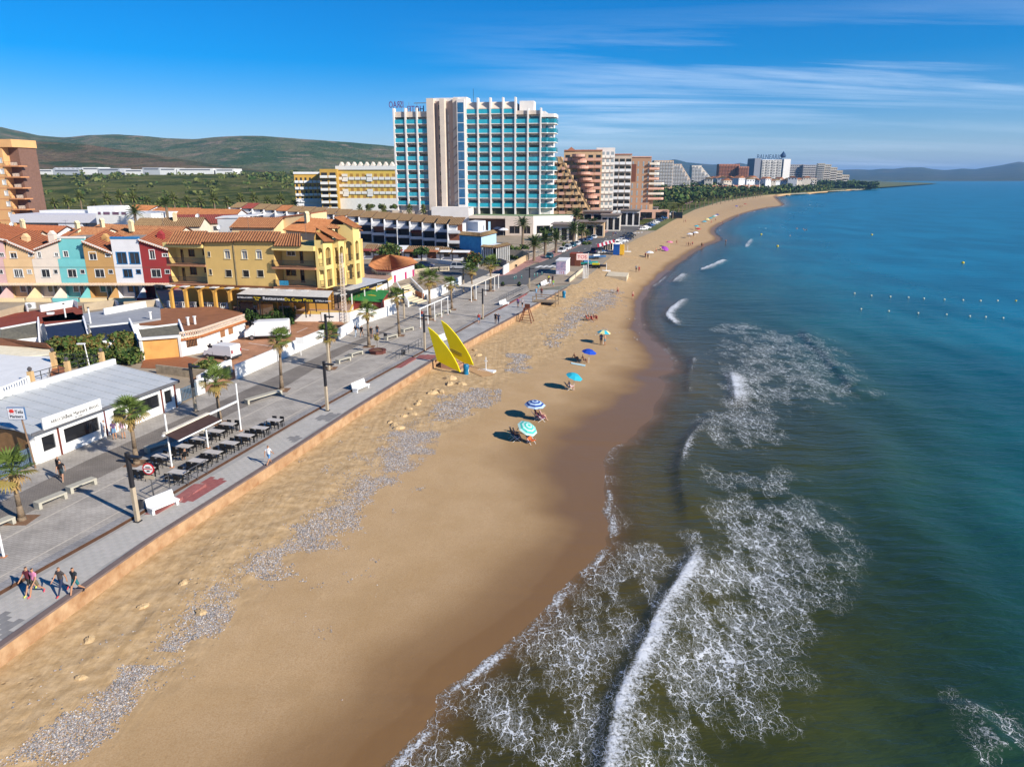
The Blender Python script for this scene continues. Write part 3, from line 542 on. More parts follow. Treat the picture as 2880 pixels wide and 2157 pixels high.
# zebra crossing stripes and parking lines: paint
PAINT = pm('road_paint', (.66,.65,.62), .8, .12, 2)
for k in range(5):
    u = k/4.6; c0 = G(1508+u*78, 752+u*0, 0); mb = MB(); c1 = c0+ea*.0
    A = G(1503+k*17, 753-k*.4, 0); Bv = G(1519+k*17, 747-k*.4, 0); w_ = Vector((.55,0,0))
    struct(MB().add([(A.x,A.y,.009),(A.x+.9,A.y-.4,.009),(Bv.x+.9,Bv.y-.2,.009),(Bv.x,Bv.y,.009)], [(0,1,2,3)]).build('crossing_stripe', PAINT))
for k in range(6):
    A = G(1757+k*9, 658-k*.6, 0); struct(MB().add([(A.x,A.y,.009),(A.x+.8,A.y,.009),(A.x+1.6,A.y+4,.009),(A.x+.8,A.y+4,.009)], [(0,1,2,3)]).build('crossing_stripe', PAINT))
for k in range(12):
    A = G(1585+k*0, 742, 0); y = 205+k*9; x = (sxy(RL,y)+sxy(RR,y))/2; struct(MB().add([(x-.07,y,.009),(x+.07,y,.009),(x+.9,y+3,.009),(x+.76,y+3,.009)], [(0,1,2,3)]).build('lane_dash', PAINT))
# ---- car park of the white house: terracotta paving, walls
TERRA = paving('terracotta_paving', (.44,.22,.12), .3, .3, 16, .01)
poly_sheet('car_park', [(620,1085),(650,1070),(985,925),(960,905),(900,902),(700,905),(560,960),(600,985),(520,1040),(560,1110)], .004, TERRA)
for a_, b_ in [((640,975),(700,985)),((700,965),(770,975)),((835,935),(865,922)),((870,945),(905,925))]:
    A = G(*a_, 0); Bv = G(*b_, 0); d = (Bv-A).normalized(); n = Vector((-d.y,d.x,0))*.06
    struct(MB().add([(*(A-n).xy,.009),(*(Bv-n).xy,.009),(*(Bv+n).xy,.009),(*(A+n).xy,.009)], [(0,1,2,3)]).build('bay_line', PAINT))
def wallseg(px, h, mat, name, label, th_=.22, z0=0.0, cap=None, cat='wall'):
    pl = PL(px, z0); r = thing(name, label, cat); mb = MB(); cb = MB()
    for i in range(len(pl)-1):
        A, Bv = pl[i], pl[i+1]; d = (Bv-A).normalized(); n = Vector((-d.y, d.x, 0))*th_
        e = d*.02*(i % 2)
        mb.prism([(A-e).xy[:], (Bv+e).xy[:], (Bv+e+n).xy[:], (A-e+n).xy[:]], z0-.1, z0+h)
        if cap: cb.prism([(A-n*.2).xy[:], (Bv-n*.2).xy[:], (Bv+n*1.2).xy[:], (A+n*1.2).xy[:]], z0+h, z0+h+.06)
    mb.build('wall_body', mat, r)
    if cap: cb.build('cap', cap, r)
    return r
WP = WHITE()
wallseg([(668,1066),(760,1025),(885,970),(914,958)], 1.6, WP, 'boundary_wall', 'long white boundary wall of the car park beside the promenade')
wallseg([(671,1062),(733,1030)], 1.5, WP, 'boundary_wall', 'short white wall stub at the near corner of the car park entrance').location = (-2.3, -2.6, 0)
wallseg([(955,955),(1025,910),(1100,886),(1120,878)], 1.5, WP, 'boundary_wall', 'white wall with plants stencil between car park and restaurant steps')
wallseg([(560,1080),(640,1035)], .9, WP, 'planter_wall', 'low white planter wall in front of the small white van')
# concrete base wall of the restaurant terrace
TZ = 1.7
tp = [G(560,902,0), G(1010,905,0), G(1120,830,0), G(1090,790,0), G(470,850,0)]
YEL = stucco('yellow_band', (.62,.42,.11)); OCH = stucco('ochre_arcade', (.62,.33,.07)); TERF = paving('terrace_floor', (.42,.27,.2), .4, .4)
tr = thing('terrace_platform', 'white and yellow walled raised terrace carrying the pizza restaurant', 'terrace')
T2 = [(470,903),(985,905),(1000,868),(1105,800),(1060,770),(440,840)]
tpl = [G(a,b,0) for a,b in T2]
mb = MB(); mb.prism([p.xy[:] for p in tpl], -.1, TZ-.55, 0); mb.prism([(p+(Vector((-40,115,0))-p)*.002).xy[:] for p in tpl], TZ-.55, TZ-.02, 1); mb.prism([(p+(Vector((-40,115,0))-p)*.004).xy[:] for p in tpl], TZ-.02, TZ, 2); mb.build('platform', [WP, YEL, TERF], tr)
# ================================================================ buildings near
TILE = pm('roof_tile', (.24,.09,.038), .85, .3, 2.6, .3, 10, col2=(.42,.20,.09), detail=6); TILE2 = pm('roof_tile_red', (.26,.075,.03), .85, .3, 2.2, .3, 10, col2=(.38,.13,.055), detail=6)
TILE3 = pm('roof_tile_orange', (.33,.12,.045), .85, .2, 1.5, .3, 10, col2=(.45,.19,.075)); TILEB = pm('roof_brown', (.25,.17,.085), .9, .2, 1.2, .2, 10); BARK_R = pm('roof_bed_shaded', (.13,.055,.03), .9, .1)  # slab under the tiles darkened: shade in the gaps put into its colour
def tileroof(name, parent, el, er, rr, rl, mat, w=.44, rows=9, th=.12):   # roof plane: eave left, eave right, ridge right, ridge left
    el, er, rr, rl = map(Vector, (el, er, rr, rl)); mb = MB(); mb.slab([el, er, rr, rl], th, 0)
    n = max(3, int((er-el).length/w)); nr = (er-el).cross(rl-el).normalized()
    if nr.z < 0: nr = -nr
    for i in range(n):
        for j in range(rows):
            def P(s, t): return el.lerp(er, s).lerp(rl.lerp(rr, s), t)
            s0, s1 = i/n, (i+.62)/n; t0, t1 = j/rows-(.03 if j == 0 else .004), (j+1)/rows; sm = (s0+s1)/2; a = nr*(.17); b_ = nr*.12
            mb.add([P(s0,t0)+nr*.01, P(sm,t0)+a, P(s1,t0)+nr*.01, P(s0,t1)+nr*.003, P(sm,t1)+b_, P(s1,t1)+nr*.003], [(0,1,4,3),(1,2,5,4),(0,2,1)], 1)
    return mb.build(name, [BARK_R, mat], parent)
def proof(name, parent, el, er, rr, rl, mat, w=.5, th=.15): return tileroof(name, parent, el, er, rr, rl, mat, w, 5, th)
def railing(parent, pts, h=1.0, sp=.14, mat=None, r=.018, name='railing', rails=(1.0,)):
    mat = mat or pm('iron_black', (.03,.03,.03), .6, .2); mb = MB()
    for i in range(len(pts)-1):
        A, Bv = Vector(pts[i]), Vector(pts[i+1]); L_ = (Bv-A).length; n = max(1, int(L_/sp))
        for q in rails: mb.bar(A+Vector((0,0,h*q)), Bv+Vector((0,0,h*q)), .05, .05)
        if rails == (1.0,): mb.bar(A+Vector((0,0,.1)), Bv+Vector((0,0,.1)), .03, .03)
        for k in range(n+1): p = A.lerp(Bv, k/n); mb.bar(p, p+Vector((0,0,h)), r*2, r*2)
    return mb.build(name, mat, parent)
def balustrade(name, label, px, z0, h=.85, mat=None, parent=None):
    r = parent or thing(name, label, 'balustrade'); mat = mat or WHITE(); pl = [G(a,b,z0) for a,b in px]
    for i in range(len(pl)-1):
        A, Bv = pl[i], pl[i+1]; n = max(2, int((Bv-A).length/.3)); mb = MB()
        mb.bar(A+Vector((0,0,h)), Bv+Vector((0,0,h)), .22, .12); mb.bar(A+Vector((0,0,.06)), Bv+Vector((0,0,.06)), .22, .12); mb.build('rail', mat, r)
        b = MB().lathe([(.05,.12),(.085,.28),(.05,.42),(.07,.6),(.05,h-.06)], n=6).mesh('baluster', mat)
        for k in range(n): p = A.lerp(Bv, (k+.5)/n); ob('baluster', b, r, p)
        for p in (A, Bv): MB().box(p.x-.16, p.x+.16, p.y-.16, p.y+.16, z0-.05, z0+h+.12).build('pier', mat, r)
    return r
# ---------------------------------------------------------------- yellow restaurant building
YEL1 = stucco('yellow', (.66,.44,.15)); YEL2 = stucco('pale_yellow', (.74,.56,.21)); DKW = glass('dark_glass', (.012,.013,.016)); GRY = glass('grey_blind', (.22,.25,.30), .25); BRN = pm('brown_wood', (.16,.055,.025), .6, .2, 3); IRON = pm('iron_black', (.03,.03,.03), .6, .2)
fr = Fr(G(480,864,TZ), -12); D = thing('restaurant_building', 'three storey yellow building with tiled roofs and an orange arcade over the pizza restaurant', 'building', fr.o, fr.t)
Z = lambda py, px=650, o=0: fr.uz(px, py, o)[1]-0
U = lambda px, py=750, o=0: fr.uz(px, py, o)[0]
def R4(a): (x0,y0,x1,y1) = a; u0, zt = fr.uz(x0, y0); u1, zb = fr.uz(x1, y1); return (u0, u1, zb, zt)
zb, zt = Z(802), Z(681); xa0, xa1, xb1 = U(579), U(662), U(773)
wz = lambda x0, y0, x1, y1: R4((460+x0*.1808, 620+y0*.1808, 460+x1*.1808, 620+y1*.1808))
WA = [wz(685,485,735,565), wz(935,468,1045,597), wz(705,758,762,850), wz(955,765,1072,882)]
WB = [wz(1205,472,1312,602), wz(1430,472,1538,602), wz(1225,770,1342,885), wz(1450,770,1567,885)]
mb = MB(); holes(mb, xa0, xa1, zb, zt, WA, 0, .22); holes(mb, xa1+.12, xb1, zb, zt+.25, WB, 0, .22)
dep = 9.0
mb.add([(xa0,0,zb),(xa0,dep,zb),(xa0,dep,zt),(xa0,0,zt)], [(3,2,1,0)]); mb.add([(xb1,0,zb),(xb1,dep,zb),(xb1,dep,zt+.25),(xb1,0,zt+.25)], [(0,1,2,3)])
mb.box(xa1, xa1+.12, .05, .3, zb, zt)
mb.build('wall', YEL1, D)
for i, w_ in enumerate(WA+WB):
    arched = i in (1,4,5); o = window(D, *w_, 0, .22, fm=pm('cream_trim', (.72,.62,.42), .7, .06), gm=GRY if arched else DKW, bars=0 if arched else (6 if (w_[1]-w_[0]) > .7 else 3), bm=IRON, mull=0 if not arched else 1)
    if arched:                              # round heads over the shuttered windows
        cx, r_ = (w_[0]+w_[1])/2, (w_[1]-w_[0])/2; n = 8
        MB().profy([(cx+r_*math.cos(math.pi*k/n), w_[3]+.34*r_*math.sin(math.pi*k/n)) for k in range(n+1)], -.02, .1).build('arch_head', GRY, o)
MB().box(xa1+.02, xa1+.1, -.12, -.02, zb, zt).build('drainpipe', pm('drainpipe', (.3,.24,.14), .5), D)
MB().cyl((xa0+.1,-.08,zb), (xa0+.1,-.08,zt), .05, n=6).build('drainpipe', MATS['drainpipe'], D)
# left loggia wing
x0, x1 = U(479), U(579); z1t, z1b = Z(699), Z(747); z2b = Z(800); zf = Z(686)
mb = MB(); bw = 1.7; hs = [wz(150,470,218,690), wz(275,470,380,580), wz(495,470,550,560), wz(175,760,245,960), wz(300,745,415,865), wz(525,755,575,835)]
holes(mb, x0, x1, z2b-.3, zf, hs, bw, .15); mb.add([(x0,0,z2b),(x0,bw,z2b),(x0,bw,zf),(x0,0,zf)], [(3,2,1,0)]); mb.add([(x1,.0,z2b),(x1,bw,z2b),(x1,bw,zf),(x1,0,zf)], [(0,1,2,3)]); mb.add([(x0,bw,z2b),(x0,dep,z2b),(x0,dep,zf),(x0,bw,zf)], [(3,2,1,0)])
mb.build('loggia_wall', YEL2, D)
for h in hs: window(D, *h, bw, .15, fm=BRN, gm=DKW, sill=False, mull=0 if h[3]-h[2] > 1.6 else 1, name='door' if h[3]-h[2] > 1.6 else 'window')
MB().box(x0-.5, x1, -.45, bw, z1t, zf).build('fascia', YEL2, D)
SLAB = pm('terracotta_slab', (.40,.19,.10), .8, .12)
for zz_ in (z1b, z2b):
    s = MB().box(x0-.35, x1+.1, -.35, bw, zz_-.28, zz_).build('balcony_slab', SLAB, D); railing(D, [(x0-.3,bw-.3,zz_),(x0-.3,-.3,zz_),(x1,-.3,zz_)], 1.0)
# right loggia
x0, x1 = xb1, U(889); z1t, z1b, z2b, zf = Z(704,800), Z(751,800), Z(806,800), Z(691,800); bw = 2.2
hs = [R4((785,710,811,724)), R4((822,711,834,745)), R4((784,762,813,781)), R4((824,761,838,800))]; hs = [(a*1.0,b*1.0,c_,e) for a,b,c_,e in hs]
mb = MB(); holes(mb, x0+.05, x1, z2b-.3, zf, hs, bw, .15); mb.add([(x1,0,z2b),(x1,bw,z2b),(x1,bw,zf),(x1,0,zf)], [(0,1,2,3)]); mb.build('loggia_wall', YEL2, D)
for i, h in enumerate(hs): window(D, *h, bw, .15, fm=WP if i == 0 else BRN, gm=DKW, sill=False, mull=1 if i % 2 == 0 else 0, name='door' if i % 2 else 'window')
MB().box(x0, x1+.05, -.5, bw+.1, z1t, zf).build('fascia', YEL2, D)
for zz_ in (z1b, z2b):
    MB().box(x0-.25, x1+.05, -.5, bw, zz_-.28, zz_).build('balcony_slab', SLAB, D); railing(D, [(x0-.2,bw-.5,zz_),(x0-.2,-.45,zz_),(x1,-.45,zz_)], 1.0)
tw = MB(); tw.box(U(786), U(812), -.5, -.47, z2b+.25, z2b+.95); tw.build('towel', pm('towel_blue', (.03,.22,.36), .9, .4, 5), D)
# stepped sea end with arched loggias
sa = math.radians(16)-fr.t*-1; e1 = Vector((math.sin(math.radians(16)-0), math.cos(math.radians(16)), 0)); es_ = Vector((e1.dot(fr.ex), e1.dot(fr.ey), 0))
def archwall(p, q, z0, z1, ops, mat, parent=D, depth=.35):   # wall p->q with arched openings (fraction0, fraction1, z0, z1, arched)
    p, q = Vector(p), Vector(q); d = q-p; L_ = d.length; ang = math.atan2(d.y, d.x); b = MB(); b.M = Matrix.Translation((p.x,p.y,0)) @ Matrix.Rotation(ang, 4, 'Z')
    holes(b, 0, L_, z0, z1, [(a*L_, c_*L_, e, f) for a,c_,e,f,g in ops], 0, depth)
    for a,c_,e,f,g in ops:
        if g:
            r_ = (c_-a)*L_/2; cx = (a+c_)*L_/2; n = 8
            for s in (-1, 1): b.profy([(cx+s*r_,f-r_)]+[(cx+s*r_*math.cos(math.pi/2*k/n), f-r_+r_*math.sin(math.pi/2*k/n)) for k in range(n+1)]+[(cx+s*r_,f)], .0, depth-.02)
        b.add([(a*L_,depth+1.6,e),(c_*L_,depth+1.6,e),(c_*L_,depth+1.6,f),(a*L_,depth+1.6,f)], [(0,1,2,3)], 1)
    o = b.build('arcade_wall', [mat, YEL1], parent)
    for a,c_,e,f,g in ops:
        r = MB(); r.M = b.M
        r.box(a*L_, c_*L_, .05, .1, e+.95, e+1.0); n = max(2, int((c_-a)*L_/.15))
        for k in range(n): xx = a*L_+(c_-a)*L_*(k+.5)/n; r.box(xx-.012, xx+.012, .06, .09, e, e+.95)
        r.build('railing', IRON, parent)
ztop = Z(672,900); zlo = Z(812,900); zm = Z(755,900)
PP = lambda px, v: Vector((fr.uz(px,750,v)[0],v,0)); P0 = Vector((x1,0,0)); P1 = PP(913,0); P2 = PP(938,2.6); P3 = PP(956,2.6); P4 = PP(972,4.3); P5 = PP(972,5.0); P6 = PP(998,5.0); P7 = PP(1016,7.4)
archwall(P0, P1, zlo, ztop-.2, [(.3,.85,zm+.35,zm+3.0,True),(.3,.85,zlo+.2,zm-.25,False)], YEL2)
archwall(P1, P2, zlo, ztop-.6, [(.2,.8,zm+.35,zm+3.0,True),(.2,.8,zlo+.2,zm-.25,False)], YEL2)
archwall(P2, P3, zlo, ztop-.3, [(.3,.85,zm+.4,zm+2.8,False),(.3,.85,zlo+.2,zm-.25,False)], YEL2)
archwall(P3, P4, zlo, ztop-.5, [(.2,.8,zm+.4,zm+3.0,True),(.2,.8,zlo+.2,zm-.25,False)], YEL2)
zt2 = Z(640,985); MB().box(P5.x-2.5, P6.x-2.1, P5.y+2.3, P5.y+7, zlo+.3, zt2-.1).build('end_block', YEL2, D)
archwall(P5+Vector((-.9,0,0)), P6, zlo, zt2, [(.42,.9,zm+.6,zm+3.6,True),(.42,.9,zlo+.8,zm+.1,False)], YEL2)
archwall(P6, P7, zlo, zt2-.6, [(.25,.8,zm+.6,zm+3.6,True),(.25,.8,zlo+.8,zm+.1,False)], YEL2)
MB().prism([P0.xy[:], (P1+Vector((-.5,.6,0))).xy[:], (P2+Vector((-.6,.3,0))).xy[:], (P4+Vector((-.6,.2,0))).xy[:], (P4+Vector((-.8,4,0))).xy[:], (P0+Vector((0,7,0))).xy[:]], ztop-1.3, ztop-.9).build('ceiling', YEL1, D)
MB().add([(P0.x+.02,.0,ztop-.8),(P0.x+.02,6,ztop-.8),(P0.x+.02,6,ztop+1.2),(P0.x+.02,1.0,ztop+1.15),(P0.x+.02,0,ztop+.15)], [(0,1,2,3,4),(4,3,2,1,0)]).build('gable', YEL1, D)
# tiled roofs
rz = lambda px, py, o: (fr.uz(px,py,o)[0], o, fr.uz(px,py,o)[1])
tileroof('roof_tiles', D, rz(467,687,-.7), rz(567,687,-.7), rz(584,650,3.2), rz(489,650,3.2), TILE)
tileroof('roof_tiles', D, rz(568,681,-.4), rz(658,680,-.4), rz(672,654,3.2), rz(584,654,3.2), TILE)
tileroof('roof_tiles', D, rz(657,678,-.4), rz(776,679,-.4), rz(790,652,3.2), rz(674,650,3.2), TILE)
tileroof('roof_tiles', D, rz(769,691,-.7), rz(847,692,-.7), rz(846,658,3.0), rz(790,657,3.0), TILE)
tileroof('roof_tiles', D, (P1.x+.3,P1.y-.3,ztop-.35), (P2.x+.4,P2.y+.2,ztop-.55), (P2.x-3.4,P2.y+2.0,ztop+1.3), (P0.x,.6,ztop+.9), TILE3, .3)
tileroof('roof_tiles', D, (P3.x+.2,P3.y-.4,ztop-.25), (P4.x+.3,P4.y+.2,ztop-.4), (P4.x-3.6,P4.y+1.5,ztop+1.5), (P3.x-3.2,P3.y-.6,ztop+1.5), TILE3, .3)
tileroof('roof_tiles', D, (P6.x+.3,P6.y-.2,zt2-.35), (P7.x+.3,P7.y+.3,zt2-.5), (P7.x-3.4,P7.y+2.0,zt2+1.1), (P6.x-3.0,P6.y+.1,zt2+1.1), TILE3, .3)
tileroof('roof_tiles', D, (P5.x-2.6,P5.y-.5,zt2-.5), (P5.x-.5,P5.y-.5,zt2-.5), (P5.x-.3,P5.y+2.6,zt2+1.0), (P5.x-2.2,P5.y+2.6,zt2+1.0), TILE, .3)
MB().box(U(470), x1, 3.0, dep, zb, zt-.35).build('rear_block', YEL1, D); MB().box(x1-4, P6.x-2, 5, 13, zb, ztop-1.0).build('rear_block', YEL1, D)
# arcade on the terrace level
ar = MB(); zf0 = 0.0; zar = Z(806); xs_ = [U(483)+k*2.55 for k in range(10)]
ar.box(U(480), U(905), -.3, 3.4, zar, zb-.02, 1)
holes(ar, U(480), U(905), 0, zar+.0, [], 3.2, .1, 0)
for k in range(len(xs_)):
    xx = xs_[k]; ar.box(xx-.22, xx+.22, -1.2, -.75, 0, zar-1.0, 0)
    if k < len(xs_)-1:
        n = 10; c0 = xx+1.275; rr_ = 1.05
        outer = [(c0-1.275, zar-1.0), (c0-1.275, zar-.5)]+[(c0+1.3*math.cos(math.pi-math.pi*j/n), zar-.95+1.0*math.sin(math.pi*j/n)) for j in range(1, n)]+[(c0+1.275, zar-.5), (c0+1.275, zar-1.0)]
        for j in range(n):
            t0, t1 = math.pi-math.pi*j/n, math.pi-math.pi*(j+1)/n
            ar.profy([(c0+rr_*math.cos(t0), zar-1.0+.72*rr_*math.sin(t0)), (c0+1.28*math.cos(t0), zar-1.0+.98*math.sin(t0)), (c0+1.28*math.cos(t1), zar-1.0+.98*math.sin(t1)), (c0+rr_*math.cos(t1), zar-1.0+.72*rr_*math.sin(t1))], -1.2, -.75, 0)
ar.build('arcade', [OCH, pm('brown_beam', (.20,.075,.03), .8, .15)], D)
for k in range(10):
    MB().box(xs_[k]-.5, xs_[k]+.55, -1.5, -.4, zar-.12, zar-.02).build('skylight', WP, D)
# restaurant canopies (black fascias with lettering)
BLK = pm('black_fascia', (.012,.012,.014), .45, .2); YLT = pm('yellow_letters', (.85,.62,.03), .5, .05); WLT = pm('white_letters', (.82,.82,.82), .5, .03)
ca = thing('restaurant_canopy', 'black framed terrace canopy with yellow and white pizza restaurant lettering', 'canopy', fr.o, fr.t)
q = lambda px, py, o: Vector((fr.uz(px,py,o)[0], o, fr.uz(px,py,o)[1]))
o_ = -3.6; A = q(665,831,o_); Bv = q(922,838,o_)
zc0, zc1 = q(700,846,o_).z, q(700,829,o_).z
MB().box(A.x, Bv.x, o_-.05, o_+.05, zc0, zc1).build('fascia', BLK, ca)
MB().slab([(A.x,o_+.05,zc1), (Bv.x,o_+.05,zc1), (Bv.x-.5,-.9,zc1+.55), (A.x+.5,-.9,zc1+.55)], .05).build('roof_cloth', pm('canopy_cloth', (.55,.52,.48), .8, .1), ca)
for k in range(5): xx = A.x+(Bv.x-A.x)*k/4; MB().box(xx-.06, xx+.06, o_-.04, o_+.08, 0, zc0).build('post', BLK, ca)
MB().box(A.x+.1, A.x+2.4, o_+.3, o_+.35, .2, zc0-.2).build('window_panel', DKW, ca); MB().box(A.x+3.0, A.x+5.6, o_+.3, o_+.36, .1, zc0-.3).build('window_panel', glass('amber_glass', (.10,.05,.02)), ca)
sz = (zc1-zc0)
text('Restaurante', sz*.72, WLT, ca, (q(739,838,o_).x, o_-.06, zc0+sz*.28), (math.pi/2,0,0), xs=1.12)
text('Da Capo Pizza', sz*.66, YLT, ca, (q(800,838,o_).x, o_-.06, zc0+sz*.25), (math.pi/2,0,0), xs=1.28)
text('ESTRELLA DAMM', sz*.36, WLT, ca, (A.x+.15, o_-.06, zc0+sz*.4), (math.pi/2,0,0))
text('Da Capo', sz*.34, YLT, ca, (q(714,836,o_).x, o_-.06, zc0+sz*.5), (math.pi/2,0,0)); text('Pizza', sz*.34, YLT, ca, (q(717,836,o_).x, o_-.06, zc0+sz*.15), (math.pi/2,0,0))
text('ESTRELLA DAMM', sz*.36, WLT, ca, (q(887,842,o_).x, o_-.06, zc0+sz*.3), (math.pi/2,0,0))
# marquee on the sea side
e2 = [atY(952,832,101.5), atY(1092,786,116.0)]
g0 = G(952,868,TZ); g1 = G(1092,822,TZ); zA = atY(952,830,g0.y).z; zB = atY(1092,786,g1.y).z; zmq = (zA+zB)/2
mq = thing('marquee', 'grey roofed open marquee with black lettered fascia beside the yellow building', 'canopy')
back = Vector((-6.5,1.6,0)); dq = (g1-g0).normalized(); nq = Vector((dq.y,-dq.x,0))
mb = MB(); n = 14
for k in range(n):
    a_, b_ = g0.lerp(g1, k/n), g0.lerp(g1, (k+.93)/n); mb.slab([(*a_.xy,zmq),(*b_.xy,zmq),(*(b_+back).xy,zmq+.35),(*(a_+back).xy,zmq+.35)], .06)
mb.build('roof_panels', pm('marquee_roof', (.52,.53,.54), .5, .1), mq)
MB().bar((g0+Vector((0,0,zmq-TZ-.25))), (g1+Vector((0,0,zmq-TZ-.25))), .1, .55).build('fascia', BLK, mq)
for k in range(5):
    p = g0.lerp(g1, k/4); MB().box(p.x-.08,p.x+.08,p.y-.08,p.y+.08,TZ-.02,zmq-.5).build('post', BLK if k in (0,4) else WP, mq)
am = math.atan2(dq.y, dq.x); Lq = (g1-g0).length
for s, t_, m_, z_ in (('Restaurante', .04, WLT, .38), ('Da Capo Pizza', .42, YLT, .38), ('Restaurante', .76, WLT, .34)):
    p = g0+dq*Lq*t_+nq*.07; text(s, z_, m_, mq, (p.x,p.y,zmq-.38), (math.pi/2,0,am), xs=1.25 if m_ == YLT else 1.1)
fl = MB()
for k in range(60):
    p = g0.lerp(g1, random.random())+back*random.uniform(.02,.25); fl.cyl((p.x,p.y,TZ), (p.x+random.uniform(-.1,.1),p.y,TZ+random.uniform(.5,1.1)), .06, .02, 4)
stuff(fl.build('planting', pm('dry_plants', (.28,.16,.04), .9, .3), mq))
# white service wall, green roof shed, arched signs, lattice mast in front of the marquee
wallseg([(905,905),(985,905),(1105,862),(1160,840)], 1.5, WP, 'retaining_wall', 'white and yellow topped retaining wall below the marquee', cap=YEL)
ga, gb, gc, gd = G(985,880,0), G(1072,882,0), G(1092,858,0), G(1010,856,0)
sh = thing('shed', 'small dark red shed with a bright green sloping roof beside the promenade palms', 'shed')
MB().prism([p.xy[:] for p in (ga,gb,gc,gd)], -.05, 2.0).build('shed_wall', pm('dark_red', (.22,.035,.03), .7, .15), sh)
MB().slab([(ga.x-.3,ga.y-.4,2.25),(gb.x+.2,gb.y-.3,2.0),(gc.x+.2,gc.y+.2,2.5),(gd.x-.3,gd.y+.2,2.8)], .08).build('shed_roof', pm('green_felt', (.03,.20,.045), .7, .15), sh)
mbase = G(972,905,0); lm = thing('lattice_mast', 'tall white steel lattice mast in front of the pizza restaurant marquee', 'mast', mbase); mtop = atY(966,712,mbase.y).z
mb = MB(); s = .38
for sx_, sy_ in ((-s,-s),(s,-s),(0,s)): mb.cyl((sx_,sy_,0),(sx_*.6,sy_*.6,mtop),.045,.04,5)
nz_ = 22
for k in range(nz_):
    for (ax,ay),(bx,by) in (((-s,-s),(s,-s)),((s,-s),(0,s)),((0,s),(-s,-s))):
        f0, f1 = 1-.4*k/nz_, 1-.4*(k+1)/nz_; mb.cyl((ax*f0,ay*f0,mtop*k/nz_),(bx*f1,by*f1,mtop*(k+1)/nz_),.02,n=4); mb.cyl((ax*f0,ay*f0,mtop*k/nz_),(bx*f0,by*f0,mtop*k/nz_),.02,n=4)
mb.build('lattice', pm('mast_paint', (.7,.6,.52), .6, .2), lm)
for pxs, lab, ht in (((890,845),'yellow arched café sign over the terrace canopy',3.4),((1046,838),'yellow arched café sign on a dark post above the white wall',3.0)):
    p = G(pxs[0], pxs[1]+32, TZ if pxs[0] < 1000 else 0); s_ = thing('arched_sign', lab, 'sign', p, -.2); n = 10; zz_ = atY(pxs[0],pxs[1],p.y).z-p.z; mb = MB()
    for j in range(n):
        t0, t1 = math.pi*(.15+.7*j/n), math.pi*(.15+.7*(j+1)/n); mb.profy([(1.5*math.cos(t0),zz_-1+1.2*math.sin(t0)),(1.9*math.cos(t0),zz_-1+1.55*math.sin(t0)),(1.9*math.cos(t1),zz_-1+1.55*math.sin(t1)),(1.5*math.cos(t1),zz_-1+1.2*math.sin(t1))], -.06, .06)
    mb.build('arch_board', pm('sign_yellow', (.62,.38,.04), .6, .1), s_); text('Café Nuria', .24, pm('sign_dark', (.1,.06,.02), .6), s_, (-.75,-.07,zz_+.22), (math.pi/2,0,0)); MB().box(-.06,.06,-.05,.05,0,zz_+.2).build('post', BLK, s_)
balustrade('balustrade', 'white balustrade along the front edge of the pizza restaurant terrace', [(475,864),(560,866),(640,868)], TZ)
balustrade('balustrade', 'white balustrade above the clipped hedge', [(690,875),(760,878),(830,878)], TZ)
# ---------------------------------------------------------------- terraced coloured houses
ft = Fr(Vector((0,130,0)), 0)
HOUSES = [  # name, colour, x px left/right at mid height, roof line ((px,py)...), trim, label
 ('pink', (.66,.42,.40), -80, 13, [(-80,660),(0,683),(13,681)], 'pink terraced house at the left edge of the picture', TILE2),
 ('peach', (.70,.47,.25), 13, 93, [(8,680),(88,714)], 'peach terraced house with sloping brown tiled roof', TILE2),
 ('cream', (.72,.62,.52), 93, 166, [(90,706),(163,677)], 'cream terraced house with a roof edge rising to the right', TILE2),
 ('turquoise', (.17,.50,.50), 166, 242, [(163,672),(238,672)], 'turquoise terraced house with flat parapet', None),
 ('ochre', (.50,.29,.11), 242, 322, [(233,680),(315,714)], 'ochre terraced house with tiled roof between turquoise and white houses', TILE2),
 ('white', (.70,.69,.70), 322, 400, [(311,672),(392,672)], 'white terraced house with bright blue window surrounds', None),
 ('red', (.30,.035,.035), 400, 482, [(392,676),(478,706)], 'dark red terraced house beside the yellow restaurant building', TILE2)]
BLUE = pm('blue_paint', (.02,.17,.40), .6, .12)
